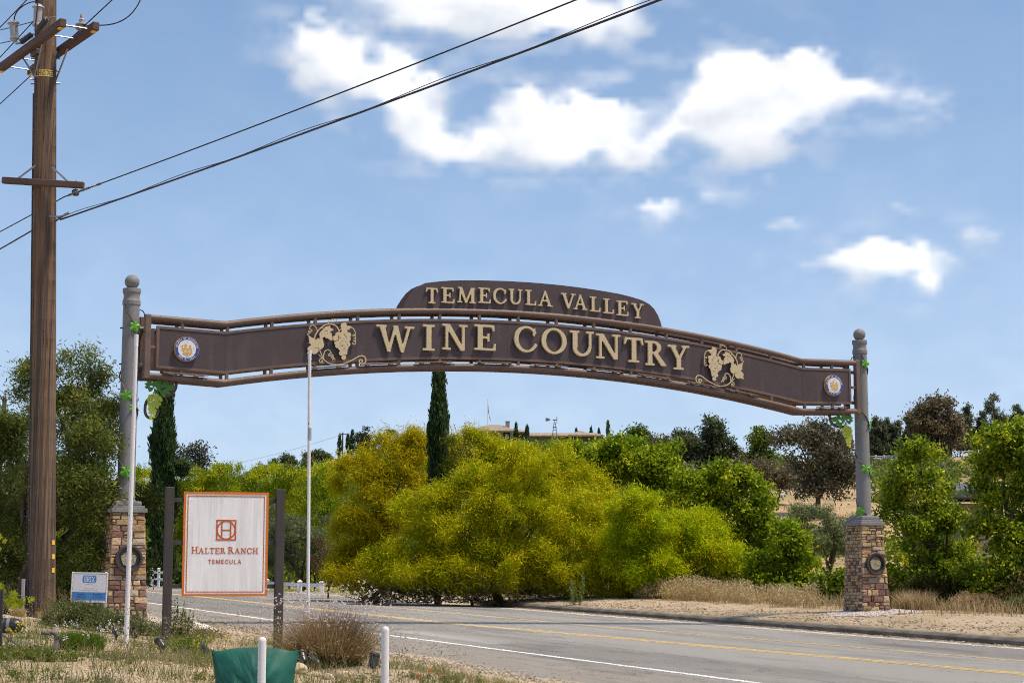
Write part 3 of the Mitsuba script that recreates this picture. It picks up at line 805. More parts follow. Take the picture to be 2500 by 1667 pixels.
def column(base, key_label, seed, small_left):
    r = np.random.default_rng(seed)
    base = np.asarray(base, float)
    col = thing('gateway_post', key_label, 'column')
    z0, z1, W0, W1 = .89, 3.27, .93, .74
    pier = col + '__stone_pier'
    h = z1 - z0 + .35

    def width(z):
        return W0 + (W1 - W0) * (z - z0) / (z1 - z0)

    wb, wt = width(z0 - .35) - .07, W1 - .07
    V = [[sx * wb / 2, sy * wb / 2, z0 - .35] for sx, sy in ((-1, -1), (1, -1), (1, 1), (-1, 1))] + [[sx * wt / 2, sy * wt / 2, z1] for sx, sy in ((-1, -1), (1, -1), (1, 1), (-1, 1))]
    Rc = np.stack([AU, -AN, ZZ], 1)
    core = trimesh.convex.convex_hull(np.array(V) @ Rc.T + np.array([base[0], base[1], 0]))
    put('stone_pier', core, 'mortar', col, False, label='tapered pier of tan, buff and maroon stone')
    hidden, hc = [], []
    for face, (X, N_) in enumerate(((AU, AN), (AN, -AU), (-AU, -AN), (-AN, AU))):
        z = z0 - .25
        big = face in (0, 2)
        while z < z1 - .02:
            ch = float(r.choice([.075, .10, .12, .15, .17] if big else [.07, .085, .10, .12]))
            if z + ch > z1 - .05:
                ch = z1 - .004 - z
            w = width(z + ch / 2) + (.012 if big else -.066)
            x = -w / 2
            while x < w / 2 - .01:
                sw = float(r.uniform(.12, .36) if big else r.uniform(.075, .17))
                if r.random() < .2:
                    sw *= .6
                if x + sw > w / 2 - .09:
                    sw = w / 2 - x
                g = .0075
                subs = [(z, ch)]
                if ch > .11 and sw < .26 and r.random() < .38:
                    t = r.uniform(.4, .6)
                    subs = [(z, ch * t), (z + ch * t, ch * (1 - t))]
                for zz, hh in subs:
                    lo, hi = zz + g, zz + hh - g
                    j = lambda: r.uniform(-.011, .011)
                    k0, k1 = width(lo) / width(z + ch / 2), width(hi) / width(z + ch / 2)
                    quad = [((x + g) * k0 + abs(j()), lo + j()), ((x + sw - g) * k0 - abs(j()), lo + j()), ((x + sw - g) * k1 - abs(j()), hi + j()), ((x + g) * k1 + abs(j()), hi + j())]
                    c = STONES[r.choice(len(STONES), p=STONE_W / STONE_W.sum())] * r.uniform(.85, 1.12)
                    m, cc = stone_mesh(quad, .036 + r.uniform(-.018, .02), c, r)
                    # stand the stone on its battered face
                    lean = (W0 - W1) / 2 / (z1 - z0)
                    P = m.vertices
                    off = (width(0) - .07) / 2 - P[:, 1] * (W0 - W1) / 2 / (z1 - z0) + P[:, 2]
                    Wp = np.array([base[0], base[1], 0]) + P[:, :1] * X + np.outer(off, N_) + P[:, 1:2] * ZZ
                    m = trimesh.Trimesh(Wp, m.faces, process=False)
                    if face in (0, 3):
                        key = newkey(pier + '__stone')
                        scene[key] = mikit.ply(m, 'stone_face', color=cc)
                    else:
                        hidden.append(m)
                        hc.append(cc)
                x += sw
            z += ch
    key = pier + '__rear_stones'
    scene[key] = mikit.ply(cat_(hidden), 'stone_face', color=np.vstack(hc))
    labels[key] = {'kind': 'stuff', 'label': 'stones of the two far faces of the pier'}
    # stepped cap
    o = np.array([base[0], base[1], 0])
    cap = cat_([bx(o + [0, 0, 3.27 + .0475], (.83, .83, .095), .008, Rc), bx(o + [0, 0, 3.365 + .03], (.73, .73, .062), .008, Rc), bx(o + [0, 0, 3.425 + .0525], (.61, .61, .107), .02, Rc)])
    put('stone_cap', cap, 'column_metal', col, 20)
    prof = [(.225, 3.52), (.225, 3.56), (.205, 3.58), (.198, 5.6), (.192, 8.08), (.192, 8.115), (.208, 8.12), (.211, 8.13), (.211, 8.22), (.202, 8.23), (.192, 8.26), (.185, 8.31), (.188, 8.36), (.198, 8.40), (.208, 8.405), (.212, 8.42), (.212, 8.50), (.206, 8.51), (.12, 8.515), (0.001, 8.516)]
    put('shaft', lathe(prof, 40, o), 'column_metal', col, 35)
    a = np.linspace(-1.2, 1.57, 22)
    put('ball_finial', lathe([(max(.172 * math.cos(t), .001), 8.675 + .172 * math.sin(t)) for t in a], 32, o), 'column_metal', col, 60)
    # bolts on the outer side
    out = -1 if base[0] < 0 else 1
    for z in (7.57, 6.72):
        put('bolt', tube([o + AU * out * .19 + ZZ * z, o + AU * out * .25 + ZZ * z], .018, 8), 'dark_bronze', col)
    # medallion on the front face
    zc = 2.21
    oc = o + AN * (width(zc) / 2 + .02) + ZZ * zc
    tilt = rot(ZZ - AN * (W0 - W1) / 2 / (z1 - z0))
    T = frame(oc, AU, tilt, rot(np.cross(AU, tilt)))
    med = put('medallion', moved(lathe([(.0, -.06), (.30, -.06), (.315, .03), (.318, .065), (.30, .085), (.262, .085), (.25, .07), (.245, .008), (.001, .006)], 40), T), 'dark_bronze', col, 35, label='round dark plaque with an olive grape basket emblem')
    sh = Polygon([(-.17, .055), (-.12, .085), (-.06, .10), (0, .105), (.06, .10), (.12, .085), (.17, .055), (.175, .02), (.16, .0), (.168, -.03), (.15, -.05), (.155, -.08), (.13, -.10), (.125, -.13), (.09, -.135), (.06, -.155), (0, -.16), (-.06, -.155), (-.09, -.135), (-.125, -.13), (-.13, -.10), (-.155, -.08), (-.15, -.05), (-.168, -.03), (-.16, 0), (-.175, .02)])
    rays = [line([(t * 1200, -120), (t * 150, -120 + 150)], 8) for t in ()]
    cuts = [LineString([(0.02, .03), (x, y)]).buffer(.0035) for x, y in ((-.15, -.03), (-.14, -.07), (-.11, -.11), (-.08, -.135), (-.04, -.15), (.0, -.15))] + [LineString([(-.15, .03), (-.08, .055), (0, .06), (.08, .055), (.15, .03)]).buffer(.006)] + [Point(x, y).buffer(.02, 6).exterior.buffer(.003) for x, y in ((.06, -.03), (.10, -.02), (.08, -.06), (.12, -.06), (.05, -.08), (.09, -.10), (.03, -.05))]
    em = extrude(sh.difference(unary_union(cuts)), .03)
    em.apply_translation([0, 0, .008])
    put('emblem', moved(em, T), 'relief_olive', med, False)
    tx = ring_text('Temecula Valley', .148, math.pi / 2 + .0, .040, False, .155)
    tx.apply_translation([0, -.015, .03])
    put('lettering', moved(tx, T), 'relief_olive', med, False)
    return o


def vine_leaf(size, r):
    """A lobed leaf slightly cupped, growing down -y."""
    a = np.linspace(0, 2 * np.pi, 60, endpoint=False)
    rad = .80 + .15 * np.cos(5 * (a + np.pi / 2)) + .045 * np.cos(15 * (a + np.pi / 2)) + .08 * np.cos(a + np.pi / 2)
    rad *= np.where(np.abs(((a - np.pi / 2 + np.pi) % (2 * np.pi)) - np.pi) < .16, .5, 1)
    P = np.c_[np.cos(a) * rad, np.sin(a) * rad] * size
    V = np.vstack([np.c_[P, -.10 * size * rad + .04 * size * np.cos(5 * (a + np.pi / 2))], np.c_[P * .5, .03 * size * np.cos(5 * (a + np.pi / 2)) + .03 * size], [[0, 0, .05 * size]]])
    n = len(a)
    i, j = np.arange(n), (np.arange(n) + 1) % n
    F = np.vstack([np.stack([i, j, j + n], 1), np.stack([i, j + n, i + n], 1), np.stack([i + n, j + n, i * 0 + 2 * n], 1)])
    return trimesh.Trimesh(V, F, process=False)


def dress_column(key, o, turns, leaves, r):
    """Iron vine winding down the shaft with green leaves; turns: (z, angle) knots, angle 0 = towards the camera side, + = to the right."""
    view = rot(np.array([-o[0], -o[1], 0]))
    side = np.cross(ZZ, view) * 1.0

    def at(ang, z, rad):
        return np.array([o[0], o[1], z]) + rad * (view * math.cos(ang) + side * math.sin(ang))
    z = np.linspace(turns[0][0], turns[-1][0], 90)
    ang = np.interp(z[::-1], [t[0] for t in turns][::-1], [t[1] for t in turns][::-1])[::-1]
    put('vine', tube([at(a, zz, .212 + .012 * math.sin(zz * 9)) for a, zz in zip(ang, z)], .017, 7), 'vine_enamel', key)
    for a, zz, size, twist in leaves:
        N_ = rot(view * math.cos(a) + side * math.sin(a))
        X = np.cross(ZZ, N_)
        c, s = math.cos(twist), math.sin(twist)
        m = vine_leaf(size, r)
        put('vine_leaf', moved(m, frame(at(a, zz, .255), X * c + ZZ * s, -X * s + ZZ * c, N_)), 'leaf_enamel', key, 60)


r_ = np.random.default_rng(5)
oL = column(SA, 'left grey column with ball finial on a stone pier, behind the blue and white board', 21, True)
oR = column(SB, 'right grey column with ball finial on a stone pier, across the road', 34, False)
P2 = 2 * math.pi
dress_column('gateway_post', oL, [(8.12, -.9), (7.66, .3), (5.95, .2 + P2), (4.15, .2 + 2 * P2), (3.56, .9 + 2 * P2)], [(.38, 7.60, .15, .4), (-.25, 5.98, .155, -.3), (.45, 5.70, .115, .5), (-.05, 4.22, .165, .2), (2.6, 6.7, .13, .2)], r_)
dress_column('gateway_post_001', oR, [(8.12, .2), (7.85, .6), (6.3, .7 + P2), (4.9, .3 + 2 * P2), (3.56, .4 + 3 * P2)], [(.62, 7.83, .145, .3), (1.35, 6.12, .15, -.2), (.35, 4.87, .16, .3), (1.2, 4.78, .11, .5), (-.45, 3.68, .16, .1), (2.8, 5.6, .13, .2)], r_)

# ------------------------------------------------------------------ plants
scene['leaf'] = {'type': 'principledthin', 'base_color': {'type': 'mesh_attribute', 'name': 'vertex_color'}, 'roughness': .55, 'diff_trans': 1.45, 'eta': 1.35}
scene['bark'] = {'type': 'twosided', 'bsdf': {'type': 'principled', 'base_color': proc(lambda p, n, uv: mix((.115, .088, .066), (.05, .038, .03), smoothstep(.3, .7, fbm(p.x * 14, p.y * 14, p.z * 3, 4)))), 'roughness': .95, 'specular': .1}}


def unit(v):
    return v / (np.linalg.norm(v, axis=-1, keepdims=True) + 1e-9)


def leaf_quads(P, D, L, W, C, r, fold=0.0):
    """Lozenge leaves: centres P, directions D, lengths L, widths W, colours C."""
    n = len(P)
    D = unit(D)
    S = unit(np.cross(D, r.normal(size=(n, 3))))
    L, W = np.broadcast_to(L, (n,))[:, None], np.broadcast_to(W, (n,))[:, None]
    V = np.stack([P - D * L / 2, P + S * W / 2 - D * L * .06, P + D * L / 2, P - S * W / 2 - D * L * .06], 1).reshape(-1, 3)
    i = np.arange(n)[:, None] * 4
    F = np.concatenate([i + [0, 1, 2], i + [0, 2, 3]], 1).reshape(-1, 3)
    return V, F, np.repeat(np.clip(C, 0, 1), 4, axis=0)


def join(parts):
    V, F, C, o = [], [], [], 0
    for v, f, c in parts:
        V.append(v), F.append(f + o), C.append(c)
        o += len(v)
    return np.vstack(V), np.vstack(F), np.vstack(C)


def put_leaves(name, parts, parent=None, **k):
    v, f, c = join(parts)
    return put(name, (v, f), 'leaf', parent, smooth=False, color=c, **k)


def crown(blobs, n, clump, L, W, cols, r, droop=.0, out=.7, inner=.7, flat=.75, jitter=.18, tip=None, ragged=.35):
    """Leaves gathered in clumps that sit on and in the given ellipsoids (cx, cy, cz, rx, ry, rz)."""
    B = np.asarray(blobs, float)
    area = (B[:, 3] * B[:, 4] + B[:, 3] * B[:, 5] + B[:, 4] * B[:, 5])
    m = np.maximum(6, (area / clump ** 2 * 1.5).astype(int))
    cl, cd, cr = [], [], []
    for b, k in zip(B, m):
        d = unit(r.normal(size=(k, 3)))
        d[:, 2] = np.where(d[:, 2] < -.45, -d[:, 2], d[:, 2])
        rad = inner + (1 - inner) * r.random(k) ** .5
        rad = rad * (1 + ragged * (r.random(k) ** 3) * r.choice([1, 1, .3], k) * (1 - .35 * np.clip(d[:, 2], 0, 1)))
        cl.append(b[:3] + d * rad[:, None] * b[3:] * .95)
        cd.append(d)
        cr.append(rad)
    cl, cd, cr = np.vstack(cl), np.vstack(cd), np.concatenate(cr)
    size = clump * (.6 + .8 * r.random(len(cl)))
    w = size ** 2
    idx = r.choice(len(cl), n, p=w / w.sum())
    P = cl[idx] + r.normal(size=(n, 3)) * (size[idx] * .5)[:, None] * [1, 1, flat]
    D = unit(cd[idx] * out + r.normal(size=(n, 3)) * .8 + np.array([0, 0, -droop]))
    cols = np.asarray(cols, float)
    t = np.clip(r.random(len(cl)) * .9 + .1 * r.normal(size=len(cl)), 0, 1)[idx]
    k = t * (len(cols) - 1)
    a = np.clip(k.astype(int), 0, len(cols) - 2)
    C = cols[a] + (cols[a + 1] - cols[a]) * (k - a)[:, None]
    C = C * (1 + jitter * r.normal(size=(n, 1)))
    if tip is not None:
        top = (r.random(n) < tip[1])
        C[top] = np.asarray(tip[0]) * (1 + .2 * r.normal(size=(top.sum(), 1)))
    return leaf_quads(P, D, L * (.6 + .8 * r.random(n)), W * (.7 + .6 * r.random(n)), C, r)


def lumpy(blobs, r, k=6, f=.45, core=True, shoots=5):
    """Breaks each crown mass into smaller billows set on its surface."""
    out = []
    for b in blobs:
        b = np.asarray(b, float)
        d = unit(r.normal(size=(k, 3)) + [0, -.15, .1])
        for v in d:
            q = f * r.uniform(.5, 1.2)
            out.append((*(b[:3] + v * b[3:] * r.uniform(.62, .92)), *(b[3:] * q)))
        if core:
            out.append((*b[:3], *(b[3:] * .62)))
        for _ in range(shoots):
            v = unit(r.normal(size=3) * [1, .6, .5] + [0, 0, .55])
            q = r.uniform(.10, .20)
            out.append((*(b[:3] + v * b[3:] * r.uniform(.95, 1.22)), b[3] * q, b[4] * q, b[5] * q * 2.4))
    return out


def limbs(base, blobs, r, r0, fork=.35, sag=.0, twigs=2):
    """A trunk that divides into limbs towards the crown's masses."""
    base = np.asarray(base, float)
    B = np.asarray(blobs, float)
    top = B[:, :3].mean(0)
    node = base + (top - base) * fork + r.normal(size=3) * [.1, .1, 0]
    out = []
    pts = curve([base - [0, 0, .4], base + (node - base) * .5 + r.normal(size=3) * r0 * .5, node], 10)
    out.append(tube(pts, np.linspace(r0 * 1.25, r0 * .8, 10), 9))
    for b in B:
        e = b[:3] + [0, 0, b[5] * .3]
        m = node + (e - node) * .5 + r.normal(size=3) * np.linalg.norm(e - node) * .10 - [0, 0, sag]
        pts = curve([node - (node - base) * .1, m, e], 9)
        out.append(tube(pts, np.linspace(r0 * .55, r0 * .10, 9), 6))
        for _ in range(twigs):
            t = r.integers(4, 8)
            q = pts[t] + unit(r.normal(size=3) + [0, 0, .3]) * b[3:] * r.uniform(.7, 1.05)
            out.append(tube(curve([pts[t], (pts[t] + q) / 2 + r.normal(size=3) * .08 * b[3], q], 6), np.linspace(r0 * .2, r0 * .03, 6), 5))
    return cat_(out)


def far_blobs(spec, y, depth=.8):
    """Crown masses given as (x, height above the ground datum, radius across, radius up) at the distance y."""
    out = []
    for i, s in enumerate(spec):
        x, z, rx, rz = s[:4]
        dy = s[4] if len(s) > 4 else ((i * 37) % 11 - 5) / 5 * .35 * rx
        out.append((x, y + dy, z, rx, max(rx, rz) * depth, rz))
    return out


def tree(name, label, cat, base, blobs, n, clump, L, W, cols, seed, r0=.15, group=None, fork=.35, leafname='crown', kind_tw=2, lump=True, shoots=5, **k):
    r = np.random.default_rng(seed)
    t = thing(name, label, cat, group)
    put('trunk', limbs(base, blobs, r, r0, fork, twigs=kind_tw), 'bark', t, True)
    put_leaves(leafname, [crown(lumpy(blobs, r, shoots=shoots) if lump else blobs, n, clump, L, W, cols, r, **k)], t)
    return t

# ------------------------------------------------------------------ trees beside the road
def base_at(x, y):
    return np.array([x, y, gz(x, y)])


EUCA = [(0.09, 0.12, 0.026), (0.15, 0.198, 0.041), (0.228, 0.276, 0.06), (0.324, 0.324, 0.102)]
tree('wattle_tree', 'large olive green tree behind the wooden utility pole, its branches brushing the left grey column', 'tree', base_at(-11.6, 42.3),
     far_blobs([(-11.12, 6.16, .46, .61), (-10.31, 6.31, .56, .61), (-9.72, 5.54, .40, .72), (-10.51, 5.13, .92, .72), (-9.68, 4.57, .50, .56, -.9), (-10.72, 4.01, 1.13, .82, .3), (-9.80, 3.8, .66, .72, -.8), (-9.95, 3.08, .72, .56, -.4), (-10.92, 2.78, 1.13, .82), (-10.41, 2.16, .92, .51)], 42.0, .9),
     46000, .30, .115, .030, EUCA, 101, r0=.17, droop=.1, tip=((.17, .18, .10), .10), ragged=.5)
tree('wattle_tree', 'olive green tree at the left edge of the photo with a leaning grey trunk', 'tree', base_at(-11.9, 43.4),
     far_blobs([(-12.28, 5.38, .52, .42), (-12.12, 4.59, .52, .63), (-12.44, 3.65, .73, .94), (-11.97, 2.91, .58, .84), (-12.44, 2.07, .84, .7), (-13.6, 4.4, .9, 1.2), (-13.4, 2.9, .9, 1.2)], 43.4, .9),
     32000, .30, .115, .030, EUCA, 102, r0=.16, droop=.1, tip=((.17, .18, .10), .08), ragged=.5)
k = thing('dead_tree', 'dark dead spike of a tree rising above the left tree', 'tree')
put('trunk', cat_([tube(curve([(-13.55, 47, 1.2), (-13.5, 47, 4.2), (-13.42, 47, 6.55)], 10), np.linspace(.13, .05, 10), 8), tube(curve([(-13.45, 47, 5.3), (-13.36, 47, 5.7), (-13.33, 47, 6.0)], 6), np.linspace(.07, .03, 6), 6)]), 'bark', k, True)
r = np.random.default_rng(103)
put('twig', cat_([tube(curve([(-13.45, 47, 5.4 + .2 * i), (-13.45 + r.uniform(-.3, .4), 47 + r.uniform(-.2, .2), 5.7 + .22 * i), (-13.45 + r.uniform(-.6, .7), 47, 6.0 + .2 * i)], 6), np.linspace(.018, .005, 6), 4) for i in range(6)]), 'bark', k, True)
tree('shade_tree', 'dark small bare-stemmed tree between the utility pole and left stone pier', 'tree', base_at(-14.6, 60),
     far_blobs([(-14.2, 4.3, 1.0, .8), (-15.1, 3.8, 1.0, .8), (-13.6, 3.6, .9, .7), (-16.4, 3.6, 1.2, .9), (-12.8, 4.0, .8, .8), (-18, 3.4, 1.3, 1.1)], 60, .9), 16000, .4, .14, .06, [(.025, .035, .012), (.06, .075, .02)], 104, r0=.16)
tree('rust_shrub', 'reddish green shrub left of the left stone pier', 'shrub', base_at(-12.2, 53), far_blobs([(-12.6, 1.9, .7, .45), (-11.9, 2.2, .6, .45), (-13.4, 2.1, .6, .5), (-12.2, 1.5, .9, .4)], 53), 9000, .22, .09, .05, [(.10, .06, .02), (.10, .11, .025), (.17, .10, .03)], 105, r0=.05)
tree('vine_shrub', 'bright yellow green vine shrub behind the rusty one', 'shrub', base_at(-13.2, 57), far_blobs([(-13.2, 2.9, .9, .5), (-12.3, 2.7, .7, .5), (-14.4, 2.8, .7, .5)], 57), 6000, .25, .10, .08, [(.16, .21, .02), (.24, .28, .03)], 106, r0=.05, tip=((.55, .2, .05), .04))
tree('thicket_shrub', 'dark leafy thicket under the left trees', 'shrub', base_at(-13.6, 46), far_blobs([(-12.6, 1.5, .8, .5), (-13.8, 1.7, .9, .7), (-11.7, 1.2, .5, .25), (-15, 1.8, .9, .8)], 46), 13000, .3, .11, .04, [(.02, .028, .012), (.045, .055, .02)], 107, r0=.06)
tree('thicket_shrub', 'dark hedge-like shrub between utility pole and stone pier', 'shrub', base_at(-11, 49), far_blobs([(-10.6, 1.6, .7, .5), (-11.4, 1.9, .7, .7), (-12.3, 1.7, .6, .6)], 49), 8000, .3, .10, .05, [(.03, .04, .014), (.06, .075, .02)], 108, r0=.06)

# cypresses
CYP = [(0.046, 0.085, 0.035), (0.085, 0.14, 0.055), (0.126, 0.196, 0.077)]


def cypress(name, label, x, y, z1, rmax, n, seed, zdark=None, group=None, lean=0.0, leaf=.24):
    r = np.random.default_rng(seed)
    b = base_at(x, y)
    H = z1 - b[2]
    t = thing(name, label, 'cypress', group)
    put('trunk', tube([b - [0, 0, .3], b + [0, 0, H * .5], b + [lean * .9, 0, H * .92]], [rmax * .30, rmax * .2, .02], 8), 'bark', t, True)
    m = int(n / 14)
    u = r.random(m) ** .85
    zc = .03 + .96 * u
    prof = rmax * np.clip(np.minimum((zc / .10) ** .6, 1), 0, 1) * np.clip(1 - zc ** 3.2, 0.015, 1) ** .62 * (.86 + .14 * np.sin(zc * 23 + seed))
    a = r.random(m) * 2 * np.pi
    rr_ = prof * (.55 + .45 * r.random(m) ** .5) * (1 + .16 * np.sin(3 * a + zc * 17) + .10 * r.normal(size=m))
    C0 = np.stack([b[0] + np.cos(a) * rr_ + lean * zc, b[1] + np.sin(a) * rr_, b[2] + zc * H], 1)
    idx = np.repeat(np.arange(m), 14)
    k = len(idx)
    sp = leaf * .45
    P = C0[idx] + r.normal(size=(k, 3)) * [sp * .45, sp * .45, sp * 1.1]
    D = np.stack([np.cos(a)[idx] * .28, np.sin(a)[idx] * .28, np.ones(k)], 1) + r.normal(size=(k, 3)) * .22
    tt = np.clip(r.random(m) + .15 * np.sin(5 * a + 9 * zc), 0, 1)[idx]
    c = np.array(CYP)[0] + (np.array(CYP)[2] - np.array(CYP)[0]) * tt[:, None]
    put_leaves('crown', [leaf_quads(P, D, leaf * (.7 + .6 * r.random(k)), leaf * .28, c * (1 + .15 * r.normal(size=(k, 1))), r)], t)
    return t


cyc = cypress('italian_cypress', 'tall slim dark cypress rising in the middle out of the yellow trees', -2.82, 68.3, 10.6, .44, 22000, 111, leaf=.22)
cyl = cypress('italian_cypress', 'tall dark cypress just right of the left grey column', -21.5, 110, 15.0, .82, 30000, 112, leaf=.36)
r = np.random.default_rng(113)
put_leaves('side_tuft', [crown([(-20.55, 110, 8.6, .45, .5, .55), (-20.35, 110, 9.0, .35, .4, .25)], 1800, .3, .3, .09, CYP, r)], cyl)
put_leaves('side_tuft', [crown([(-2.38, 67.6, 5.9, .22, .3, .5), (-2.36, 67.6, 7.0, .18, .2, .3)], 900, .2, .16, .03, [(.09, .12, .02), (.22, .22, .02)], r)], cyc)

# palo verdes: threads of green and a haze of yellow blossom
def palo_verde(label, base, blobs, n, nf, cols, seed, fl=(.70, .58, .015), r0=.14, lean=None):
    r = np.random.default_rng(seed)
    t = thing('palo_verde', label, 'tree', 'yellow flowering trees across the road')
    put('trunk', limbs(base, blobs, r, r0, .3, twigs=3), 'bark', t, True)
    L_ = lumpy(blobs, r, 8, .42, False, 6)
    v1 = crown(L_, int(n * .85), .30, .32, .024, cols, r, droop=.75, out=.6, inner=.45, flat=.9, jitter=.2, ragged=.8)
    put_leaves('crown', [v1], t)
    f1 = crown(L_, int(nf * 1.3), .45, .060, .046, [np.array(fl) * .75, np.array(fl) * 1.1, (.58, .52, .03)], r, out=.2, inner=.7, jitter=.15, ragged=.8)
    put_leaves('blossom', [f1], t, kind='stuff', label='small yellow blossom')
    return t


PVG = [(.29, .36, .014), (.46, .49, .014), (.60, .56, .02)]
PVO = [(.36, .35, .014), (.48, .43, .014), (.58, .50, .016)]
palo_verde('ochre yellow feathery flowering tree on the left of the big yellow clump', base_at(-5.6, 71),
           far_blobs([(-5.91, 5.61, .94, .94), (-4.71, 6.25, 1.02, .85), (-3.86, 6.85, .77, .6), (-5.57, 4.42, 1.2, .94), (-6.16, 3.39, .77, .9), (-4.37, 5.27, 1.02, .94), (-6.3, 2.37, .77, .6), (-5.22, 3.05, 1.02, .85), (-4.0, 3.9, 1.1, 1.0), (-6.0, 1.9, .9, .55, -1.2), (-4.9, 1.9, .7, .5, -1.0)], 70.6), 60000, 15000, PVO, 121)
palo_verde('broad bright yellow feathery flowering tree below and in front of the middle cypress', base_at(-.6, 66.6),
           far_blobs([(-3.05, 4.26, 1.1, .92), (-1.87, 4.5, 1.21, .8), (-.74, 4.95, 1.29, .9), (.87, 5.4, 1.29, 1.0), (2.0, 4.1, 1.21, 1.13), (.39, 3.61, 1.53, 1.13, -.7), (-1.38, 3.13, 1.37, .97, -.4), (-2.83, 3.05, 1.05, .72), (.06, 2.42, 1.37, .7, -.6), (1.67, 2.75, 1.37, .9, -.5), (2.8, 3.13, .97, 1.1), (3.44, 2.2, .8, .7), (1.03, 1.8, 1.21, .5, -.4), (-1.06, 2.3, 1.1, .5), (2.1, 1.75, 1.1, .5, -.8), (3.3, 1.65, .9, .5, -.8), (-3.5, 1.95, .9, .55, -.9), (-2.2, 1.85, .9, .5, -.9), (-.6, 1.75, .9, .45, -.8), (-4.4, 2.3, .8, .6, -.4)], 66.0, .7), 105000, 30000, PVG, 122, r0=.2)
palo_verde('tall yellow feathery flowering tree whose top shows right behind the middle cypress', base_at(.2, 74),
           far_blobs([(-1.82, 7.0, .99, .72), (-.47, 6.6, 1.26, .75), (1.34, 6.2, 1.35, .8), (-3.2, 6.8, .6, .8), (2.78, 5.48, 1.26, .9), (.07, 6.0, 1.62, .9), (3.6, 4.6, 1.1, .9), (-.5, 4.8, 1.6, 1.0)], 74.5), 60000, 15000, PVG, 123, r0=.18)
palo_verde('low yellow green feathery flowering tree at the right end of the yellow clump', base_at(5.6, 64.6),
           far_blobs([(4.43, 4.02, .78, .7), (5.37, 3.32, 1.17, .86), (6.62, 3.08, 1.17, .78), (5.99, 2.3, 1.48, .7, -.5), (7.56, 2.46, .78, .62), (4.12, 2.61, .86, .95), (4.75, 1.83, .86, .47)], 64.4), 52000, 11000, [(.30, .43, .014), (.46, .56, .014), (.58, .61, .018)], 124)
r = np.random.default_rng(129)
t = thing('bare_sprays', 'thin bare flowering sprays sticking up beside the middle cypress', 'branches')
sp_, fl_ = [], []
for i in range(46):
    x = r.choice([r.uniform(-5.2, -3.2), r.uniform(-2.6, -1.2)])
    p0 = np.array([x, 71 + r.normal() * .6, 6.6 + r.uniform(-.3, .2)])
    d = np.array([r.normal() * .35, r.normal() * .3, r.uniform(.5, 1.35)])
    pts = curve([p0, p0 + d * .5 + r.normal(size=3) * .1, p0 + d], 7)
    sp_.append(tube(pts, np.linspace(.014, .004, 7), 4))
    k = r.integers(4, 16)
    fl_.append(pts[r.integers(2, 7, k)] + r.normal(size=(k, 3)) * .09)
put('twigs', cat_(sp_), 'bark', t, True)
fl_ = np.vstack(fl_)
put_leaves('blossom', [leaf_quads(fl_, r.normal(size=(len(fl_), 3)), .07, .05, np.tile([.62, .52, .03], (len(fl_), 1)), r)], t, kind='stuff')
# dry understorey below them
r = np.random.default_rng(125)
t = thing('dead_brush', 'tangle of grey dead branches and dark twigs under the yellow trees', 'brush')
tw = []
for i in range(150):
    x = r.uniform(-5.6, 2.5)
    p0 = np.array([x, 65.0 + r.uniform(-.6, 1.5), 1.0])
    d = np.array([r.normal() * .9, r.normal() * .5, r.uniform(.2, 1.4)])
    tw.append(tube(curve([p0, p0 + d * .5 + r.normal(size=3) * .12, p0 + d], 6), np.linspace(.018, .004, 6), 4))
put('twigs', cat_(tw), 'bark', t, True)
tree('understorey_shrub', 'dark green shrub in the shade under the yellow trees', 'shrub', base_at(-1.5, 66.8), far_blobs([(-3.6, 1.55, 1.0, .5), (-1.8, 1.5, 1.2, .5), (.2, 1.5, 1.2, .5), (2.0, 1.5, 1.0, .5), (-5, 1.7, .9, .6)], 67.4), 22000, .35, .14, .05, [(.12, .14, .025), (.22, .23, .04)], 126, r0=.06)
k = thing('leaning_tree', 'thick dark trunk leaning to the left under the ochre yellow tree', 'tree')
put('trunk', tube(curve([(-5.75, 69, .9), (-5.2, 69, 1.35), (-4.85, 69, 2.1), (-3.9, 69.2, 2.55), (-3.3, 69.4, 3.0)], 14), np.linspace(.30, .16, 14), 10), 'bark', k, True)

# broad leaved trees
ASH = [(0.129, 0.208, 0.018), (0.22, 0.323, 0.022), (0.349, 0.438, 0.027), (0.544, 0.529, 0.031)]
tree('ash_tree', 'leafy green tree behind the yellow clump, right of the hilltop house', 'tree', base_at(5, 80), far_blobs([(3.0, 7.0, .68, .68), (4.37, 7.15, .98, .7), (5.74, 6.95, 1.07, .8), (6.91, 6.48, .98, 1.0), (4.37, 6.19, 1.46, 1.07), (6.13, 5.6, 1.46, 1.07), (5.35, 4.82, 1.07, .88), (3.4, 6.4, .98, 1.07), (7.6, 5.3, .9, .9)], 80), 25000, .38, .18, .11, ASH, 131, r0=.18, group='green broad leaved trees across the road')
tree('ash_tree', 'tall leafy green tree just left of the dry hillside gap', 'tree', base_at(8.4, 68.4), far_blobs([(7.86, 5.35, .9, .6), (7.03, 4.83, .91, .91), (8.52, 4.83, 1.0, .91), (7.7, 3.84, 1.24, .91), (9.3, 3.84, .8, .83), (9.02, 2.76, 1.08, .91), (8.36, 1.75, 1.2, .8), (7.3, 2.2, 1.0, .9)], 68), 26000, .32, .16, .09, ASH, 132, r0=.18, group='green broad leaved trees across the road')
tree('ash_tree', 'low leafy green tree with a yellowing top, in front of the grey olive tree', 'tree', base_at(9.5, 63), far_blobs([(9.59, 3.0, .6, .65), (9.13, 2.29, .69, .69), (9.97, 2.14, .55, .69), (9.43, 1.4, .85, .55), (9.9, 1.3, .6, .45), (8.8, 1.4, .6, .5)], 63), 15000, .32, .15, .085, ASH, 133, r0=.09, group='green broad leaved trees across the road')
ASH2 = [(0.117, 0.194, 0.026), (0.22, 0.309, 0.029), (0.366, 0.443, 0.034), (0.556, 0.562, 0.037)]
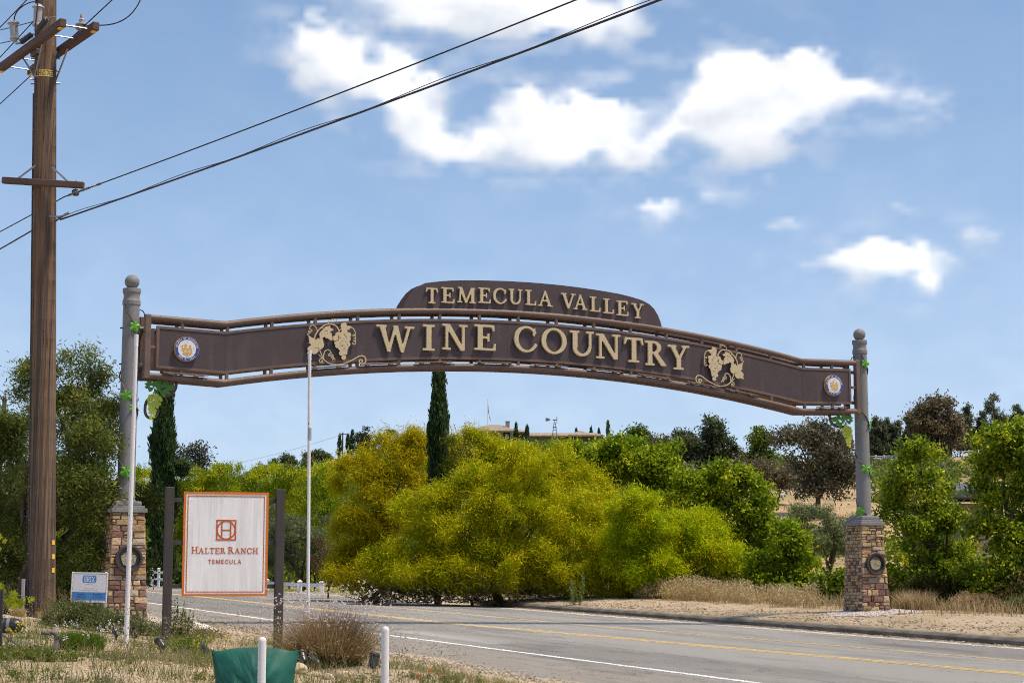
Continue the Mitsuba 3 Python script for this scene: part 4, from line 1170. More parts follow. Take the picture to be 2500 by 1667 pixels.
tree('ash_tree', 'green tree with several grey stems right behind the right stone pier', 'tree', base_at(13.4, 57.4), far_blobs([(12.98, 5.56, .5, .5), (12.15, 4.59, .5, .76), (13.2, 4.59, .7, .65), (13.75, 3.75, .55, .55), (12.43, 3.34, .76, .86), (13.54, 3.06, 1.0, .86), (12.57, 2.0, .85, .75), (13.82, 1.9, .95, .8), (14.58, 2.1, .7, .75), (13.2, 1.5, 1.0, .5), (12.2, 1.5, .6, .5)], 57, .9), 21000, .30, .135, .08, ASH2, 134, shoots=2, kind_tw=4, r0=.13, group='green broad leaved trees across the road')
tree('ash_tree', 'large green tree cut off by the right edge of the photo', 'tree', base_at(15.6, 55.4), far_blobs([(15.08, 5.95, .7, .5), (15.75, 6.1, .56, .47), (14.75, 5.3, .5, .45), (15.61, 5.15, .74, .7), (15.0, 4.22, .75, .65), (15.88, 3.81, .83, .83), (14.6, 3.1, .55, .55), (15.48, 2.74, .83, .7), (15.08, 1.85, .9, .8), (14.5, 1.6, .7, .6), (16.0, 1.6, .9, .7), (17.0, 1.9, .9, .8), (16.55, 4.89, .83, 1.07), (16.69, 2.74, .74, 1.07), (17.4, 3.8, .9, 1.3)], 55, .9), 31000, .30, .135, .08, ASH2, 135, shoots=2, kind_tw=4, r0=.2, group='green broad leaved trees across the road')
OLV = [(0.14, 0.174, 0.083), (0.234, 0.281, 0.135), (0.361, 0.408, 0.211)]
tree('olive_tree', 'grey green olive tree with a forked trunk left of the right stone pier', 'olive tree', base_at(14.4, 82), far_blobs([(13.48, 4.22, .84, .72), (14.58, 4.22, .72, .72), (14.08, 3.54, 1.1, .6), (13.24, 4.8, .5, .36), (14.88, 3.5, .52, .48), (15.6, 4.2, .6, .6)], 82, .9), 20000, .3, .15, .032, OLV, 136, r0=.16, fork=.2)
tree('olive_bush', 'silvery olive bush behind the white pole in the middle', 'olive tree', base_at(-10.9, 95), far_blobs([(-11.72, 4.03, .93, .81), (-10.57, 4.03, 1.04, .88), (-11.26, 2.87, 1.39, .88), (-10.1, 2.87, .81, .81), (-12.6, 4.6, .6, .9), (-12.7, 3.0, .7, .9)], 95, .9), 24000, .32, .17, .035, [(.14, .165, .08), (.21, .24, .125), (.30, .33, .19)], 137, r0=.15, fork=.2)
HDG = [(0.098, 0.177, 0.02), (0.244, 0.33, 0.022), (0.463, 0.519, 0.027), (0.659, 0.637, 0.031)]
for i, (bl, y, lab) in enumerate([
        ([(-23.25, 7.47, .96, 1.23), (-23.38, 5.29, 1.09, 1.64), (-23.11, 3.6, 1.09, 1.4), (-24.8, 6.6, 1, 1.2), (-25.0, 4.2, 1.1, 1.6)], 113, 'yellow green feathery tree seen between left column and tall dark cypress'),
        ([(-20.11, 7.55, 1.04, 1.0), (-19.83, 5.83, 1.23, 1.37), (-19.83, 3.92, 1.23, 1.5)], 112, 'yellow green feathery tree right behind the left post of the ranch sign'),
        ([(-17.51, 7.9, 1.2, 1.04), (-17.37, 6.11, 1.42, 1.37), (-17.37, 3.92, 1.37, 1.64)], 112, 'yellow green feathery tree above the left half of the ranch sign'),
        ([(-14.78, 7.9, 1.3, 1.0), (-14.64, 6.11, 1.5, 1.37), (-14.64, 3.92, 1.37, 1.64)], 112, 'yellow green feathery tree above the right half of the ranch sign'),
        ([(-11.83, 7.64, 1.2, .97), (-11.7, 6.03, 1.4, 1.34), (-11.56, 4.15, 1.34, 1.34), (-9.6, 6.0, 1.1, 1.3), (-9.4, 4.0, 1.0, 1.4)], 110, 'yellow green feathery tree just right of the white pole in the middle')]):
    r = np.random.default_rng(140 + i)
    t = thing('screen_tree', lab, 'tree', 'feathery screen trees behind the ranch sign')
    B = far_blobs(bl, y, .9)
    put('trunk', limbs(base_at(bl[-1][0], y), B, r, .2, .3), 'bark', t, True)
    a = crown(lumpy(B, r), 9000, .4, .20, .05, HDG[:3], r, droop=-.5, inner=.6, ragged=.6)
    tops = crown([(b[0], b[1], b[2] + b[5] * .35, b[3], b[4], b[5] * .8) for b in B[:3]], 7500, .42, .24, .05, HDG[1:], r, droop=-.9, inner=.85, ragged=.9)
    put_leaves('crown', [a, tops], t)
tree('rust_shrub', 'brownish red dead shrub at the left foot of the yellow clump', 'shrub', base_at(-7.8, 76), far_blobs([(-7.9, 2.6, .5, .6), (-7.5, 2.0, .5, .5)], 76), 3500, .25, .12, .03, [(.14, .08, .05), (.22, .13, .08)], 150, r0=.04)
tree('vine_shrub', 'bright green low grapevine bush left of the right stone pier', 'shrub', base_at(11.0, 60.5), far_blobs([(10.7, 1.55, .55, .35), (11.3, 1.65, .5, .4), (11.1, 1.3, .6, .3)], 60.5), 6500, .22, .11, .09, [(.12, .19, .02), (.22, .30, .03)], 151, r0=.04)
tree('rose_shrub', 'dark shrub with red flowers beside the white fence', 'shrub', base_at(-21, 98), far_blobs([(-20.4, 2.7, .8, .6), (-21.2, 2.4, .7, .5)], 98), 5000, .3, .14, .06, [(.035, .05, .018), (.08, .09, .03)], 152, r0=.05, tip=((.4, .03, .02), .03))

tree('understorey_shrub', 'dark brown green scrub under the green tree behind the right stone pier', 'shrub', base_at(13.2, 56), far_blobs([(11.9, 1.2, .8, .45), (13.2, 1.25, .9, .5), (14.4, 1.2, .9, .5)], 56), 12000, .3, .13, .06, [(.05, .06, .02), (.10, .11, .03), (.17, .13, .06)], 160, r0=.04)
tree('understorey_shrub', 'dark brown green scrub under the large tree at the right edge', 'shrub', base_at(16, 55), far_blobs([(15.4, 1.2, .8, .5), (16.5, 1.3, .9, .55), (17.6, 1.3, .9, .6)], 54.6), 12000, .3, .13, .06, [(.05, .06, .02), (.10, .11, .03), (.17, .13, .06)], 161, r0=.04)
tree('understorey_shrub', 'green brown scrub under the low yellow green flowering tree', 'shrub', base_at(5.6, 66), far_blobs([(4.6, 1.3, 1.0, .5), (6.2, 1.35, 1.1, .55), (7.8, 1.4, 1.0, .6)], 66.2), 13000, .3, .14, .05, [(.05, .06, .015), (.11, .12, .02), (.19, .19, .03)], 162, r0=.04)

# ------------------------------------------------------------------ the hill behind
GREY_G = [(0.1, 0.134, 0.072), (0.162, 0.198, 0.1), (0.216, 0.244, 0.126)]
DARK_G = [(0.069, 0.096, 0.059), (0.126, 0.157, 0.082), (0.196, 0.219, 0.115)]
BROWN_G = [(0.126, 0.109, 0.076), (0.2, 0.168, 0.105), (0.294, 0.252, 0.147)]
MID_G = [(0.095, 0.149, 0.034), (0.149, 0.216, 0.041), (0.216, 0.284, 0.054)]


def hill_tree(name, label, cat, blobs, y, n, leaf, cols, seed, r0=.3, group=None, base=None, clump=.8, fork=.35, inner=.65, **k):
    B = far_blobs(blobs, y, .9)
    if base is None:
        x = min(blobs, key=lambda b: b[1])[0]
        base = base_at(x, y)
    return tree(name, label, cat, base, B, n, clump, leaf, leaf * .45, cols, seed, r0=r0, group=group, fork=fork, inner=inner, **k)


hill_tree('pine_tree', 'dark pine tree with a broad crown on the hill, left of the tall narrow one', 'pine tree', [(22.4, 19.2, 1.7, 1.6), (24.2, 18.3, 1.7, 1.7), (21.6, 17.2, 1.5, 1.3), (23.4, 17.0, 1.8, 1.2)], 230, 7000, .45, DARK_G, 201)
hill_tree('pine_tree', 'tall narrow dark pine tree on the hill above the leafy green trees', 'pine tree', [(26.0, 21.2, 1.0, 1.5), (26.3, 18.9, 1.8, 1.8), (27.2, 17.0, 2.1, 1.3), (28.6, 17.6, 1.2, .8)], 230, 8000, .45, DARK_G, 202)
hill_tree('bare_tree', 'thin reddish leafless tree beside the dark hill pines', 'tree', [(19.2, 19.9, 1.1, 1.2), (20.4, 19.3, .9, 1.0)], 235, 1800, .4, BROWN_G, 203, r0=.16)
hill_tree('round_tree', 'soft round green tree just right of the white farm building', 'tree', [(16.8, 20.9, 1.3, 1.2), (17.9, 20.4, 1.0, 1.0)], 240, 3500, .45, MID_G, 204)
hill_tree('pale_tree', 'single rounded green tree standing against the sky over the dry gap', 'tree', [(30.4, 18.9, 1.15, 1.3), (30.2, 17.4, 1.3, 1.1), (30.4, 16.3, 1.2, .8)], 220, 6000, .42, MID_G, 205)
hill_tree('scrub_tree', 'small brown bare-stemmed tree on the dry slope, left of two others', 'tree', [(22.8, 12.2, .9, .75), (22.3, 11.6, .6, .4)], 165, 1700, .3, BROWN_G, 206, r0=.09)
hill_tree('scrub_tree', 'small grey bare-stemmed round tree on the dry slope nearest the big dark tree', 'tree', [(24.9, 11.5, 1.1, .85), (24.4, 11.0, .8, .5), (25.5, 11.0, .7, .5)], 165, 2600, .3, BROWN_G, 207, r0=.1)
hill_tree('scrub_tree', 'thin small tree over the green shrubs left of the dry slope', 'tree', [(20.9, 12.4, .7, .7), (21.2, 11.7, .6, .5)], 168, 1500, .3, BROWN_G, 208, r0=.08)
hill_tree('pepper_tree', 'large dark spreading tree on the dry slope left of the right column', 'tree', [(24.6, 14.1, 1.5, .7), (26.6, 14.5, 1.5, .95), (27.6, 13.2, 1.6, 1.25), (26.3, 12.1, 1.8, 1.4), (27.6, 10.2, 1.8, 1.3), (26.0, 10.0, 1.2, .9), (28.6, 11.5, 1.0, 1.2)], 155, 10500, .34, [(.10, .105, .08), (.16, .16, .11), (.24, .20, .12)], 209, r0=.26, base=base_at(26.4, 155))
hill_tree('pepper_tree', 'big brown-grey tree rising on the hill between the right pines', 'tree', [(78.6, 33.4, 2.6, 2.2), (77.6, 30.2, 3.3, 2.6), (79.0, 27.6, 3.6, 2.6), (76, 31, 2.2, 2.0), (80.6, 30, 2.0, 2.2), (79, 24.8, 3.2, 2.0)], 330, 14000, .62, BROWN_G, 210, r0=.5, clump=1.2)
PINES = [(58.0, 30.4, 24.0, 1.2, 'dark thin pine behind the big dark tree'), (60.6, 29.2, 24.2, 1.2, 'short dark pine behind the grapes of the right column'), (62.6, 29.4, 24.4, 1.2, 'dark pine just left of the right column'),
         (67.8, 32.8, 24.6, 1.1, 'pine immediately right of the right column'), (70.2, 33.1, 24.8, 1.1, 'second pine from the right column'), (72.2, 33.0, 25.0, 1.1, 'third pine from the right column'), (74.2, 33.3, 25.4, 1.2, 'fourth pine from the right column, beside the big brown tree'),
         (81.8, 35.0, 26.0, 1.2, 'slim pine touching the right side of the big brown tree'), (85.4, 36.0, 26.0, 1.7, 'tall open pine between the brown tree and the highest pine'), (90.2, 37.4, 26.6, 2.0, 'highest pine on the right hill'), (94.9, 35.8, 27, 1.5, 'pine cut by the right edge of the photo'),
         (66.2, 31.6, 24.4, 1.3, 'shorter pine half hidden by the right column'), (69.0, 32.0, 24.6, 1.3, 'shorter pine between first and second pine'), (71.3, 31.8, 24.8, 1.3, 'shorter pine between second and third pine'), (75.6, 32.4, 25.2, 1.4, 'pine partly behind the big brown tree'), (83.6, 33.6, 26.0, 1.5, 'lower pine beside the tall open pine'), (87.8, 34.2, 26.4, 1.6, 'lower pine left of the highest pine'), (92.6, 34.0, 26.8, 1.6, 'lower pine right of the highest pine')]
for i, (x, zt, zb, w, lab) in enumerate(PINES):
    r = np.random.default_rng(220 + i)
    t = thing('hill_pine', lab + ' on the hill', 'pine tree', 'pines along the right hilltop')
    y = 335 + (i % 3) * 4
    x *= y / 333
    g = gz(x, y)
    put('trunk', cat_([tube([[x, y, g - .5], [x + .1, y, (g + zt) / 2], [x, y, zt - .4]], [.22, .16, .05], 6)]), 'bark', t, True)
    bl, z = [], zt - .5
    while z > zb + 1.0:
        f = .35 + .75 * min(1, (zt - z) / (zt - zb) * 1.5)
        bl += [(x + r.uniform(-.6, .6) * w * f, y + r.uniform(-.4, .4) * w, z, w * f * .62, w * f * .62, .62)]
        bl += [(x + r.choice([-1, 1]) * w * f * r.uniform(.5, 1.0), y + r.uniform(-.6, .6) * w, z - .3, w * f * .42, w * f * .42, .42)]
        z -= r.uniform(.62, 1.0)
    put_leaves('crown', [crown([(b[0], b[1], b[2], b[3] * 1.3, b[4] * 1.3, b[5] * 1.15) for b in bl], 4200, .5, .55, .20, [(.10, .125, .085), (.155, .185, .11), (.20, .235, .14)], r, droop=-.6, inner=.4, ragged=.3)], t)

# round trees on the left shoulder of the hill
for i, (x, z, rx, rz, y, lab) in enumerate([(-41.2, 24.2, .95, 1.0, 328, 'round hill tree on a short stem against the sky, left of the sandy track'), (-43.0, 22.9, 1.15, 1.1, 326, 'round hill tree second from the left on the skyline'), (-37.0, 25.0, 1.2, 1.05, 328, 'round hill tree just right of the white pole, above the track'),
                                        (-34.6, 24.9, 1.1, .9, 328, 'round hill tree beside the far slim cypresses'), (-36.4, 22.6, 1.7, 1.3, 318, 'wide dark tree on the hill behind the white pole'), (-39.6, 21.2, 1.3, 1.15, 314, 'bushy tree below the sandy track on the hill'), (-45.2, 21.8, 1.2, .9, 322, 'lowest round tree at the left end of the hill skyline')]):
    hill_tree('hill_tree', lab, 'tree', [(x, z, rx, rz), (x + .3, z - .5, rx * .9, rz * .7)], y, 2600, .38, GREY_G, 240 + i, r0=.14, clump=.6, group='round trees on the left of the hill')
hill_tree('round_tree', 'bushy dark conifer on the hill, right of the far slim cypresses', 'tree', [(-27.6, 28.6, 1.0, 1.6), (-27.6, 26.7, 1.6, 1.4), (-26.2, 26.6, 1.0, 1.0)], 330, 4500, .4, [(.05, .062, .05), (.085, .10, .075), (.11, .12, .09)], 250)
hill_tree('gum_tree', 'distant grey gum tree above the screen trees', 'tree', [(-29.6, 12.7, .75, .65), (-28.4, 13.2, .6, .75), (-28.0, 12.2, .5, .6), (-30.4, 12.0, .5, .45)], 160, 2600, .30, [(.08, .095, .07), (.12, .135, .10)], 251, r0=.1, inner=.5, base=base_at(-28.9, 160))
for i, (x, y, zt, w, lab) in enumerate([(-31.9, 330, 29.2, .5, 'first slim cypress on the left of the hilltop, beside the far pole'), (-30.5, 331, 29.4, .55, 'second slim cypress from the far pole'), (-29.6, 330, 30.1, .5, 'third and tallest slim cypress from the far pole'), (-23.5, 330, 28.6, .4, 'tiny cypress left of the yellow trees on the skyline'),
                                    (.75, 324, 30.9, .32, 'tiny cypress in front of the right eave of the hilltop house'), (2.75, 324, 30.5, .34, 'tiny cypress before the joint of the two house roofs'), (12.2, 338, 31.1, .34, 'tiny cypress tip over the gable of the long roof'), (15.0, 338, 31.3, .34, 'tiny cypress tip behind the right end of the long roof'), (16.5, 338, 31.0, .3, 'shorter tiny cypress tip by the right end of the long roof'), (17.6, 326, 31.5, .42, 'dark cypress at the right end of the long roof')]):
    cypress('hill_cypress', lab, x, y, zt, w, 900, 260 + i, group='far cypresses on the hilltop', leaf=.4)


def palm(name, label, x, y, ztop, crown_r, seed, group='distant palms'):
    r = np.random.default_rng(seed)
    t = thing(name, label, 'palm tree', group)
    g = gz(x, y)
    put('trunk', tube([[x, y, g - .3], [x, y, ztop - crown_r * .5]], [.22, .18], 7), 'bark', t, True)
    P, D, L = [], [], []
    for k in range(26):
        a = r.random() * 6.28
        up = r.uniform(-.2, 1.2)
        for s in np.linspace(.15, 1, 9):
            rad = crown_r * s
            zz = ztop - crown_r * .5 + math.sin(up) * rad - .55 * crown_r * s * s
            for sd in (-1, 1):
                P.append([x + math.cos(a) * math.cos(up) * rad, y + math.sin(a) * math.cos(up) * rad, zz])
                D.append([math.cos(a) * .8 - math.sin(a) * sd * .6, math.sin(a) * .8 + math.cos(a) * sd * .6, -.35])
                L.append(crown_r * .5 * (1.1 - .5 * s))
    n = len(P)
    c = np.array([.10, .125, .06]) * (1 + .2 * r.normal(size=(n, 1)))
    put_leaves('frond', [leaf_quads(np.array(P), np.array(D), np.array(L), .11, c, r)], t)


palm('palm_tree', 'distant palm above the screen trees, right of the grey gum tree', -25.6, 150, 11.5, 1.7, 281)
palm('palm_tree', 'distant palm above the screen trees, right half of the ranch sign', -21.6, 150, 11.3, 1.5, 282)
palm('palm_tree', 'palm on the hilltop behind the ochre yellow tree', -22.0, 322, 29.9, 1.9, 283)
palm('palm_tree', 'palm half hidden behind the single rounded hill tree', 28.4, 228, 19.6, 1.6, 284)

# scrub and vine rows
r = np.random.default_rng(300)
P, C, S = [], [], []
for k in range(1500):
    y = r.uniform(110, 300)
    a = r.uniform(-.20, .09)
    x = a * y
    P.append((x, y)), C.append(r.choice(3, p=[.5, .3, .2])), S.append(r.uniform(.6, 1.5))
for k in range(1100):
    y = r.uniform(165, 330)
    a = r.uniform(.09, .31)
    if .12 < a < .205 and y < 235 or .245 < a < .285 and r.random() < .8:
        continue
    P.append((a * y, y)), C.append(r.choice(3, p=[.4, .3, .3])), S.append(r.uniform(.6, 1.4))
P = np.array(P)
zz = ground_z(P[:, 0], P[:, 1])
B = [(x, y, z + s * .3, s * 1.2, s, s * .55) for (x, y), z, s in zip(P, zz, S)]
put_leaves('hillside_scrub', [crown([b for b, c in zip(B, C) if c == k], 26000, .7, .62, .34, cols, r, inner=.7) for k, cols in enumerate((MID_G, [(.13, .17, .02), (.20, .25, .03), (.25, .28, .04)], GREY_G))], kind='stuff', label='green scrub and orchard growth over the hillside')
B = []
for row in range(18):
    y0 = 225 + row * 3.6
    for x in np.arange(-36, 26, 1.5):
        if r.random() < .9:
            yy = y0 + .25 * x
            B.append((x + r.normal() * .2, yy, gz(x, yy) + .8, .9, .7, .75))
put_leaves('vineyard', [crown(B, 30000, .5, .55, .32, [(.11, .18, .025), (.17, .24, .03), (.23, .29, .04)], r, inner=.6)], kind='stuff', label='rows of green vines on the slope below the hilltop house')
B = []
for row in range(16):
    for s in np.arange(0, 34, 1.3):
        q_, r__ = 27.0 + row * 2.6, 78 + s
        x, y = xy(q_, r__)
        B.append((x, y, gz(x, y) + 1.0, .55, .55, .55))
put_leaves('roadside_vineyard', [crown(B, 22000, .4, .3, .18, [(.11, .17, .02), (.19, .25, .03), (.26, .30, .04)], r, inner=.5)], kind='stuff', label='green vines in rows beyond the white roadside fence')
vp = thing('vineyard_posts', 'row of dark vineyard posts beyond the white roadside fence', 'posts')
for s in np.arange(0, 34, 2.6):
    x, y = xy(27.0, 78 + s)
    put('post', tube([[x, y, gz(x, y) - .2], [x, y, gz(x, y) + 1.7]], .06, 6), 'bark', vp, True)

# hilltop house
paint('shingle_roof', proc(lambda p, n, uv: mix((.27, .225, .18), (.19, .155, .125), noise(p.x * 2.2, p.y * 2.2, p.z * 5))), .9)
paint('house_wall', (.28, .22, .17), .9)
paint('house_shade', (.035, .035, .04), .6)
paint('white_paint', (.70, .70, .69), .55)
paint('dark_slate', (.075, .08, .09), .6)
paint('galvanised', (.20, .21, .23), .5, metal=.6)


def hip(x0, x1, y0, y1, ze, xa, xb, zt, th=.25):
    ym = (y0 + y1) / 2
    V = [[x0, y0, ze], [x1, y0, ze], [x1, y1, ze], [x0, y1, ze], [xa, ym, zt], [xb, ym, zt]]
    V += [[a, b, c - th] for a, b, c in V[:4]]
    return trimesh.convex.convex_hull(np.array(V))


h = thing('hilltop_house', 'low ranch house with shingled hip roofs on top of the hill', 'house')
g0 = 27.6
put('roof', hip(-7.9, 1.0, 328, 338, 29.95, -4.4, -2.1, 31.45), 'shingle_roof', h, False)
put('roof', hip(-3.0, 3.2, 331.5, 343, 30.05, -.85, 1.5, 30.95), 'shingle_roof', h, False)
put('roof', hip(2.6, 17.1, 329, 338, 29.15, 3.2, 15.4, 30.0), 'shingle_roof', h, False)
put('roof', hip(10.3, 15.0, 327.5, 336, 29.1, 12.6, 12.8, 30.25), 'shingle_roof', h, False)
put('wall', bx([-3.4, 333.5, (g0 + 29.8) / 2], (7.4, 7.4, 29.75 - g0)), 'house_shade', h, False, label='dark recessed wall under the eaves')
put('wall', bx([9.8, 333.8, (g0 + 29.0) / 2], (13.2, 6.6, 28.95 - g0)), 'house_wall', h, False)
put('wall', bx([.6, 337, (g0 + 29.8) / 2], (3.6, 8, 29.8 - g0)), 'house_wall', h, False)
for x in (-2.2, -.1, .75):
    put('pillar', bx([x, 328.9, (g0 + 29.75) / 2], (.9 if x < -1 else .55, .6, 29.7 - g0)), 'house_wall', h, False)
for x, w in ((-5.6, 1.6), (-.95, .7)):
    put('window', bx([x, 329.7, 28.95], (w, .12, .9)), 'white_paint', h, False)
ch = put('chimney', bx([-.82, 331.5, 30.9], (.78, .9, 1.9), .06), 'house_wall', h, False)
put('cap', bx([-.82, 331.5, 31.9], (.88, 1.0, .12), .03), 'dark_slate', ch, False)

fp = thing('hilltop_flagpole', 'white flagpole in front of the hilltop house', 'flagpole')
put('pole', tube([[-4.44, 325, 27], [-4.44, 325, 35.3]], [.07, .045], 8), 'white_paint', fp, True)
put('ball', lathe([(.001, 35.25), (.09, 35.33), (.001, 35.42)], 10, (-4.44, 325, 0)), 'seal_gold', fp, True)


def flag_color(p, n, uv):
    u, v = uv.x, uv.y
    stripe = dr.floor(v * 13)
    red = (stripe - 2 * dr.floor(stripe / 2)) < .5
    c = mi.Color3f(dr.select(red, .42, .62), dr.select(red, .05, .58), dr.select(red, .07, .58))
    canton = (u < .42) & (v > .46)
    return dr.select(canton, mi.Color3f(.05, .06, .16), c)


paint('flag_cloth', proc(flag_color), .8)
u_, v_ = np.meshgrid(np.linspace(0, 1, 26), np.linspace(0, 1, 14), indexing='ij')
fx = -4.38 + .10 * u_ + .95 * u_ * (.18 + .55 * (1 - v_)) * .9
fz = 34.6 - (1 - v_) * 1.55 - u_ * (2.3 + .4 * v_) + .3 * u_ * (1 - v_)
fy = 325 + .10 * np.sin(u_ * 11 + v_ * 3) * u_ ** .5
V = np.stack([fx, fy, fz], -1).reshape(-1, 3)
i, j = np.meshgrid(np.arange(25), np.arange(13), indexing='ij')
a = (i * 14 + j).ravel()
F = np.vstack([np.stack([a, a + 14, a + 15], 1), np.stack([a, a + 15, a + 1], 1)])
scene['hilltop_flag'] = mikit.ply((V, F), 'flag_cloth', smooth=True, uv=np.stack([u_, v_], -1).reshape(-1, 2))
labels['hilltop_flag'] = {'label': 'red, white and blue striped flag hanging limp on the hilltop flagpole', 'category': 'flag'}

wm = thing('windpump', 'small dark metal windmill on a lattice tower before the long hilltop roof', 'windmill')
wx, wy, wb, wt = 7.55, 315, 26.6, 30.3
legs = [(-1, -1), (1, -1), (1, 1), (-1, 1)]
for sx, sy in legs:
    put('leg', tube([[wx + sx * .58, wy + sy * .58, wb], [wx + sx * .10, wy + sy * .10, wt]], .055, 5), 'galvanised', wm, False)
br = []
for k, f in enumerate((.25, .45, .62, .77, .9)):
    z, w = wb + (wt - wb) * f, .58 - .48 * f
    for a, b in ((0, 1), (1, 2), (2, 3), (3, 0)):
        br.append(tube([[wx + legs[a][0] * w, wy + legs[a][1] * w, z], [wx + legs[b][0] * w, wy + legs[b][1] * w, z]], .03, 4))
put('brace', cat_(br), 'galvanised', wm, False)
put('platform', bx([wx, wy, 29.35], (.75, .75, .06)), 'galvanised', wm, False)
put('hub', tube([[wx - .3, wy, 30.7], [wx + .45, wy, 30.7]], .1, 8), 'galvanised', wm, True)
put('stem', tube([[wx, wy, 30.2], [wx, wy, 30.8]], .05, 6), 'galvanised', wm, True)
for k in range(14):
    a = k / 14 * 6.283
    c, s = math.cos(a), math.sin(a)
    m = bx([0, 0, .42], (.012, .15, .5))
    m.apply_transform(trimesh.transformations.rotation_matrix(.5, [0, 0, 1]))
    m.apply_transform(trimesh.transformations.rotation_matrix(a, [1, 0, 0]))
    m.apply_translation([wx + .4, wy, 30.7])
    put('blade', m, 'galvanised', wm, False)
put('tail_boom', tube([[wx - .3, wy, 30.7], [wx - 1.0, wy, 30.75]], .025, 5), 'galvanised', wm, True)
put('tail_vane', moved(extrude(Polygon([(-.95, -.08), (-.80, -.16), (-.95, -.2), (-1.6, -.34), (-1.6, .34), (-.95, .2), (-.8, .12)]), .03), frame([wx, wy, 30.75], [1, 0, 0], [0, 0, 1], [0, -1, 0])), 'galvanised', wm, False)

fb = thing('farm_building', 'white-roofed low farm building half hidden behind the leafy green trees', 'building')
put('roof', hip(17.6, 23.6, 253, 260, 21.5, 18.2, 23.0, 22.0), 'white_paint', fb, False)
put('wall', bx([20.6, 256.5, 20.2], (5.4, 6.4, 2.5)), 'house_wall', fb, False)
put('roof', hip(16.9, 19.6, 258, 264, 22.9, 17.3, 19.2, 23.3), 'shingle_roof', fb, False)
put('wall', bx([18.2, 261, 21.5], (2.3, 5.2, 2.8)), 'house_wall', fb, False)
pv = thing('pavilion', 'dark-roofed pavilion half hidden between the right green trees', 'building')
px_, py_ = 20.8, 86
gg = gz(px_, py_)
put('roof', hip(px_ - 2.2, px_ + 2.4, py_ - 2.4, py_ + 2.4, 6.0, px_ - 1.2, px_ + 1.4, 6.5, .3), 'dark_slate', pv, False)
put('wall', bx([px_ + .9, py_ + .8, (gg + 5.6) / 2 - .1], (2.2, 2.4, 5.6 - gg)), 'house_wall', pv, False)
put('wall', bx([px_ - .9, py_ + 1.4, (gg + 5.6) / 2 - .1], (1.5, 1.2, 5.6 - gg)), 'house_shade', pv, False)
for sx in (-1.9, .0, 2.1):
    put('post', bx([px_ + sx, py_ - 2.0, (gg + 5.7) / 2], (.16, .16, 5.7 - gg)), 'dark_slate', pv, False)
put('railing', cat_([bx([px_ + .1, py_ - 2.0, 4.3 + k * .22], (4.0, .05, .05)) for k in range(4)]), 'dark_slate', pv, False)


def rail_fence(label, pts, h, rails, post, group=None, w=.10):
    t = thing('rail_fence', label, 'fence', group)
    pts = np.asarray(pts, float)
    for k, p in enumerate(pts):
        put('post', bx([p[0], p[1], p[2] + h / 2 - .15], (post, post, h + .3), .012), 'white_paint', t, False)
        put('post_cap', trimesh.convex.convex_hull(np.array([[p[0] + sx * post * .62, p[1] + sy * post * .62, p[2] + h] for sx in (-1, 1) for sy in (-1, 1)] + [[p[0], p[1], p[2] + h + post * .5]])), 'white_paint', t, False)
        if k:
            a = pts[k - 1]
            d = rot(p - a)
            for z in rails:
                put('rail', bx((a + p) / 2 + [0, 0, z], (np.linalg.norm(p - a) - post * .8, .05, w), 0, np.stack([d, rot(np.cross(ZZ, d)), np.cross(d, rot(np.cross(ZZ, d)))], 1)), 'white_paint', t, False)


def along(p, q, n):
    p, q = np.array(p, float), np.array(q, float)
    out = []
    for t in np.linspace(0, 1, n):
        x, y = p + (q - p) * t
        out.append([x, y, gz(x, y)])
    return out


rail_fence('white two-rail fence at the foot of the left dark cypress', along((-22.6, 111), (-20.0, 104), 4), 1.05, (.45, .85), .16, w=.14)
fz_ = [[-13.2, 97, 1.72], [-11.95, 92.5, 1.62], [-10.6, 90, 1.50], [-9.25, 87.6, 1.33]]
t_ = [[x, y, gz(x, y)] for x, y, z in fz_]
rail_fence('low white rail fence sloping down to the road edge behind the middle white pole', t_, .55, (.40,), .22, w=.16)
rail_fence('white three-rail ranch fence along the hill, crossing behind the right column', along((61.5, 331), (72, 331), 8), 1.15, (.35, .7, 1.02), .16, w=.13)
rail_fence('white fence running over the dry hill right of the brown tree', along((82.5, 329), (90, 331), 5), 1.1, (.4, .95), .16, w=.13)
rail_fence('pale rail fence slanting up the dry slope behind the big dark tree', along((25.0, 172), (30.5, 196), 8), .7, (.35, .62), .09, w=.09)

# far power pole and its wire
fpz = gz(-31.3, 329)
t = thing('far_utility_pole', 'thin distant utility pole beside the slim hilltop cypresses', 'utility pole')
put('pole', tube([[-31.25, 329, fpz - .5], [-31.25, 329, 29.7]], [.16, .12], 6), 'bark', t, True)
put('crossarm', bx([-31.25, 329, 29.35], (1.5, .14, .14)), 'bark', t, False)
put('far_wire', tube(curve([(-31.3, 329, 29.3), (-41, 322, 25.6), (-50.5, 315, 22.6), (-64, 300, 19.5)], 20), .022, 4), 'black_rubber', None, True, label='thin wire sloping down from the far utility pole', cat='wire')

# ------------------------------------------------------------------ utility pole and wires
def pole_wood(p, n, uv):
    a = dr.atan2(p.y - 33.5, p.x + 8.8)
    g = fbm(a * 9, a * 3, p.z * .35, 4)
    f = noise(a * 60, 1, p.z * 1.2)
    st = fbm(a * 3.2, 5, p.z * .12, 3)
    c = mix((.19, .135, .10), (.095, .068, .055), smoothstep(.30, .68, g))
    c = mix(c, (.23, .13, .065), smoothstep(.55, .72, st) * .55)
    chk = 1 - smoothstep(.0, .05, dr.abs(noise(a * 11, 2, p.z * .25) - .5))
    return c * (.75 + .5 * f) * (1 - .55 * chk)


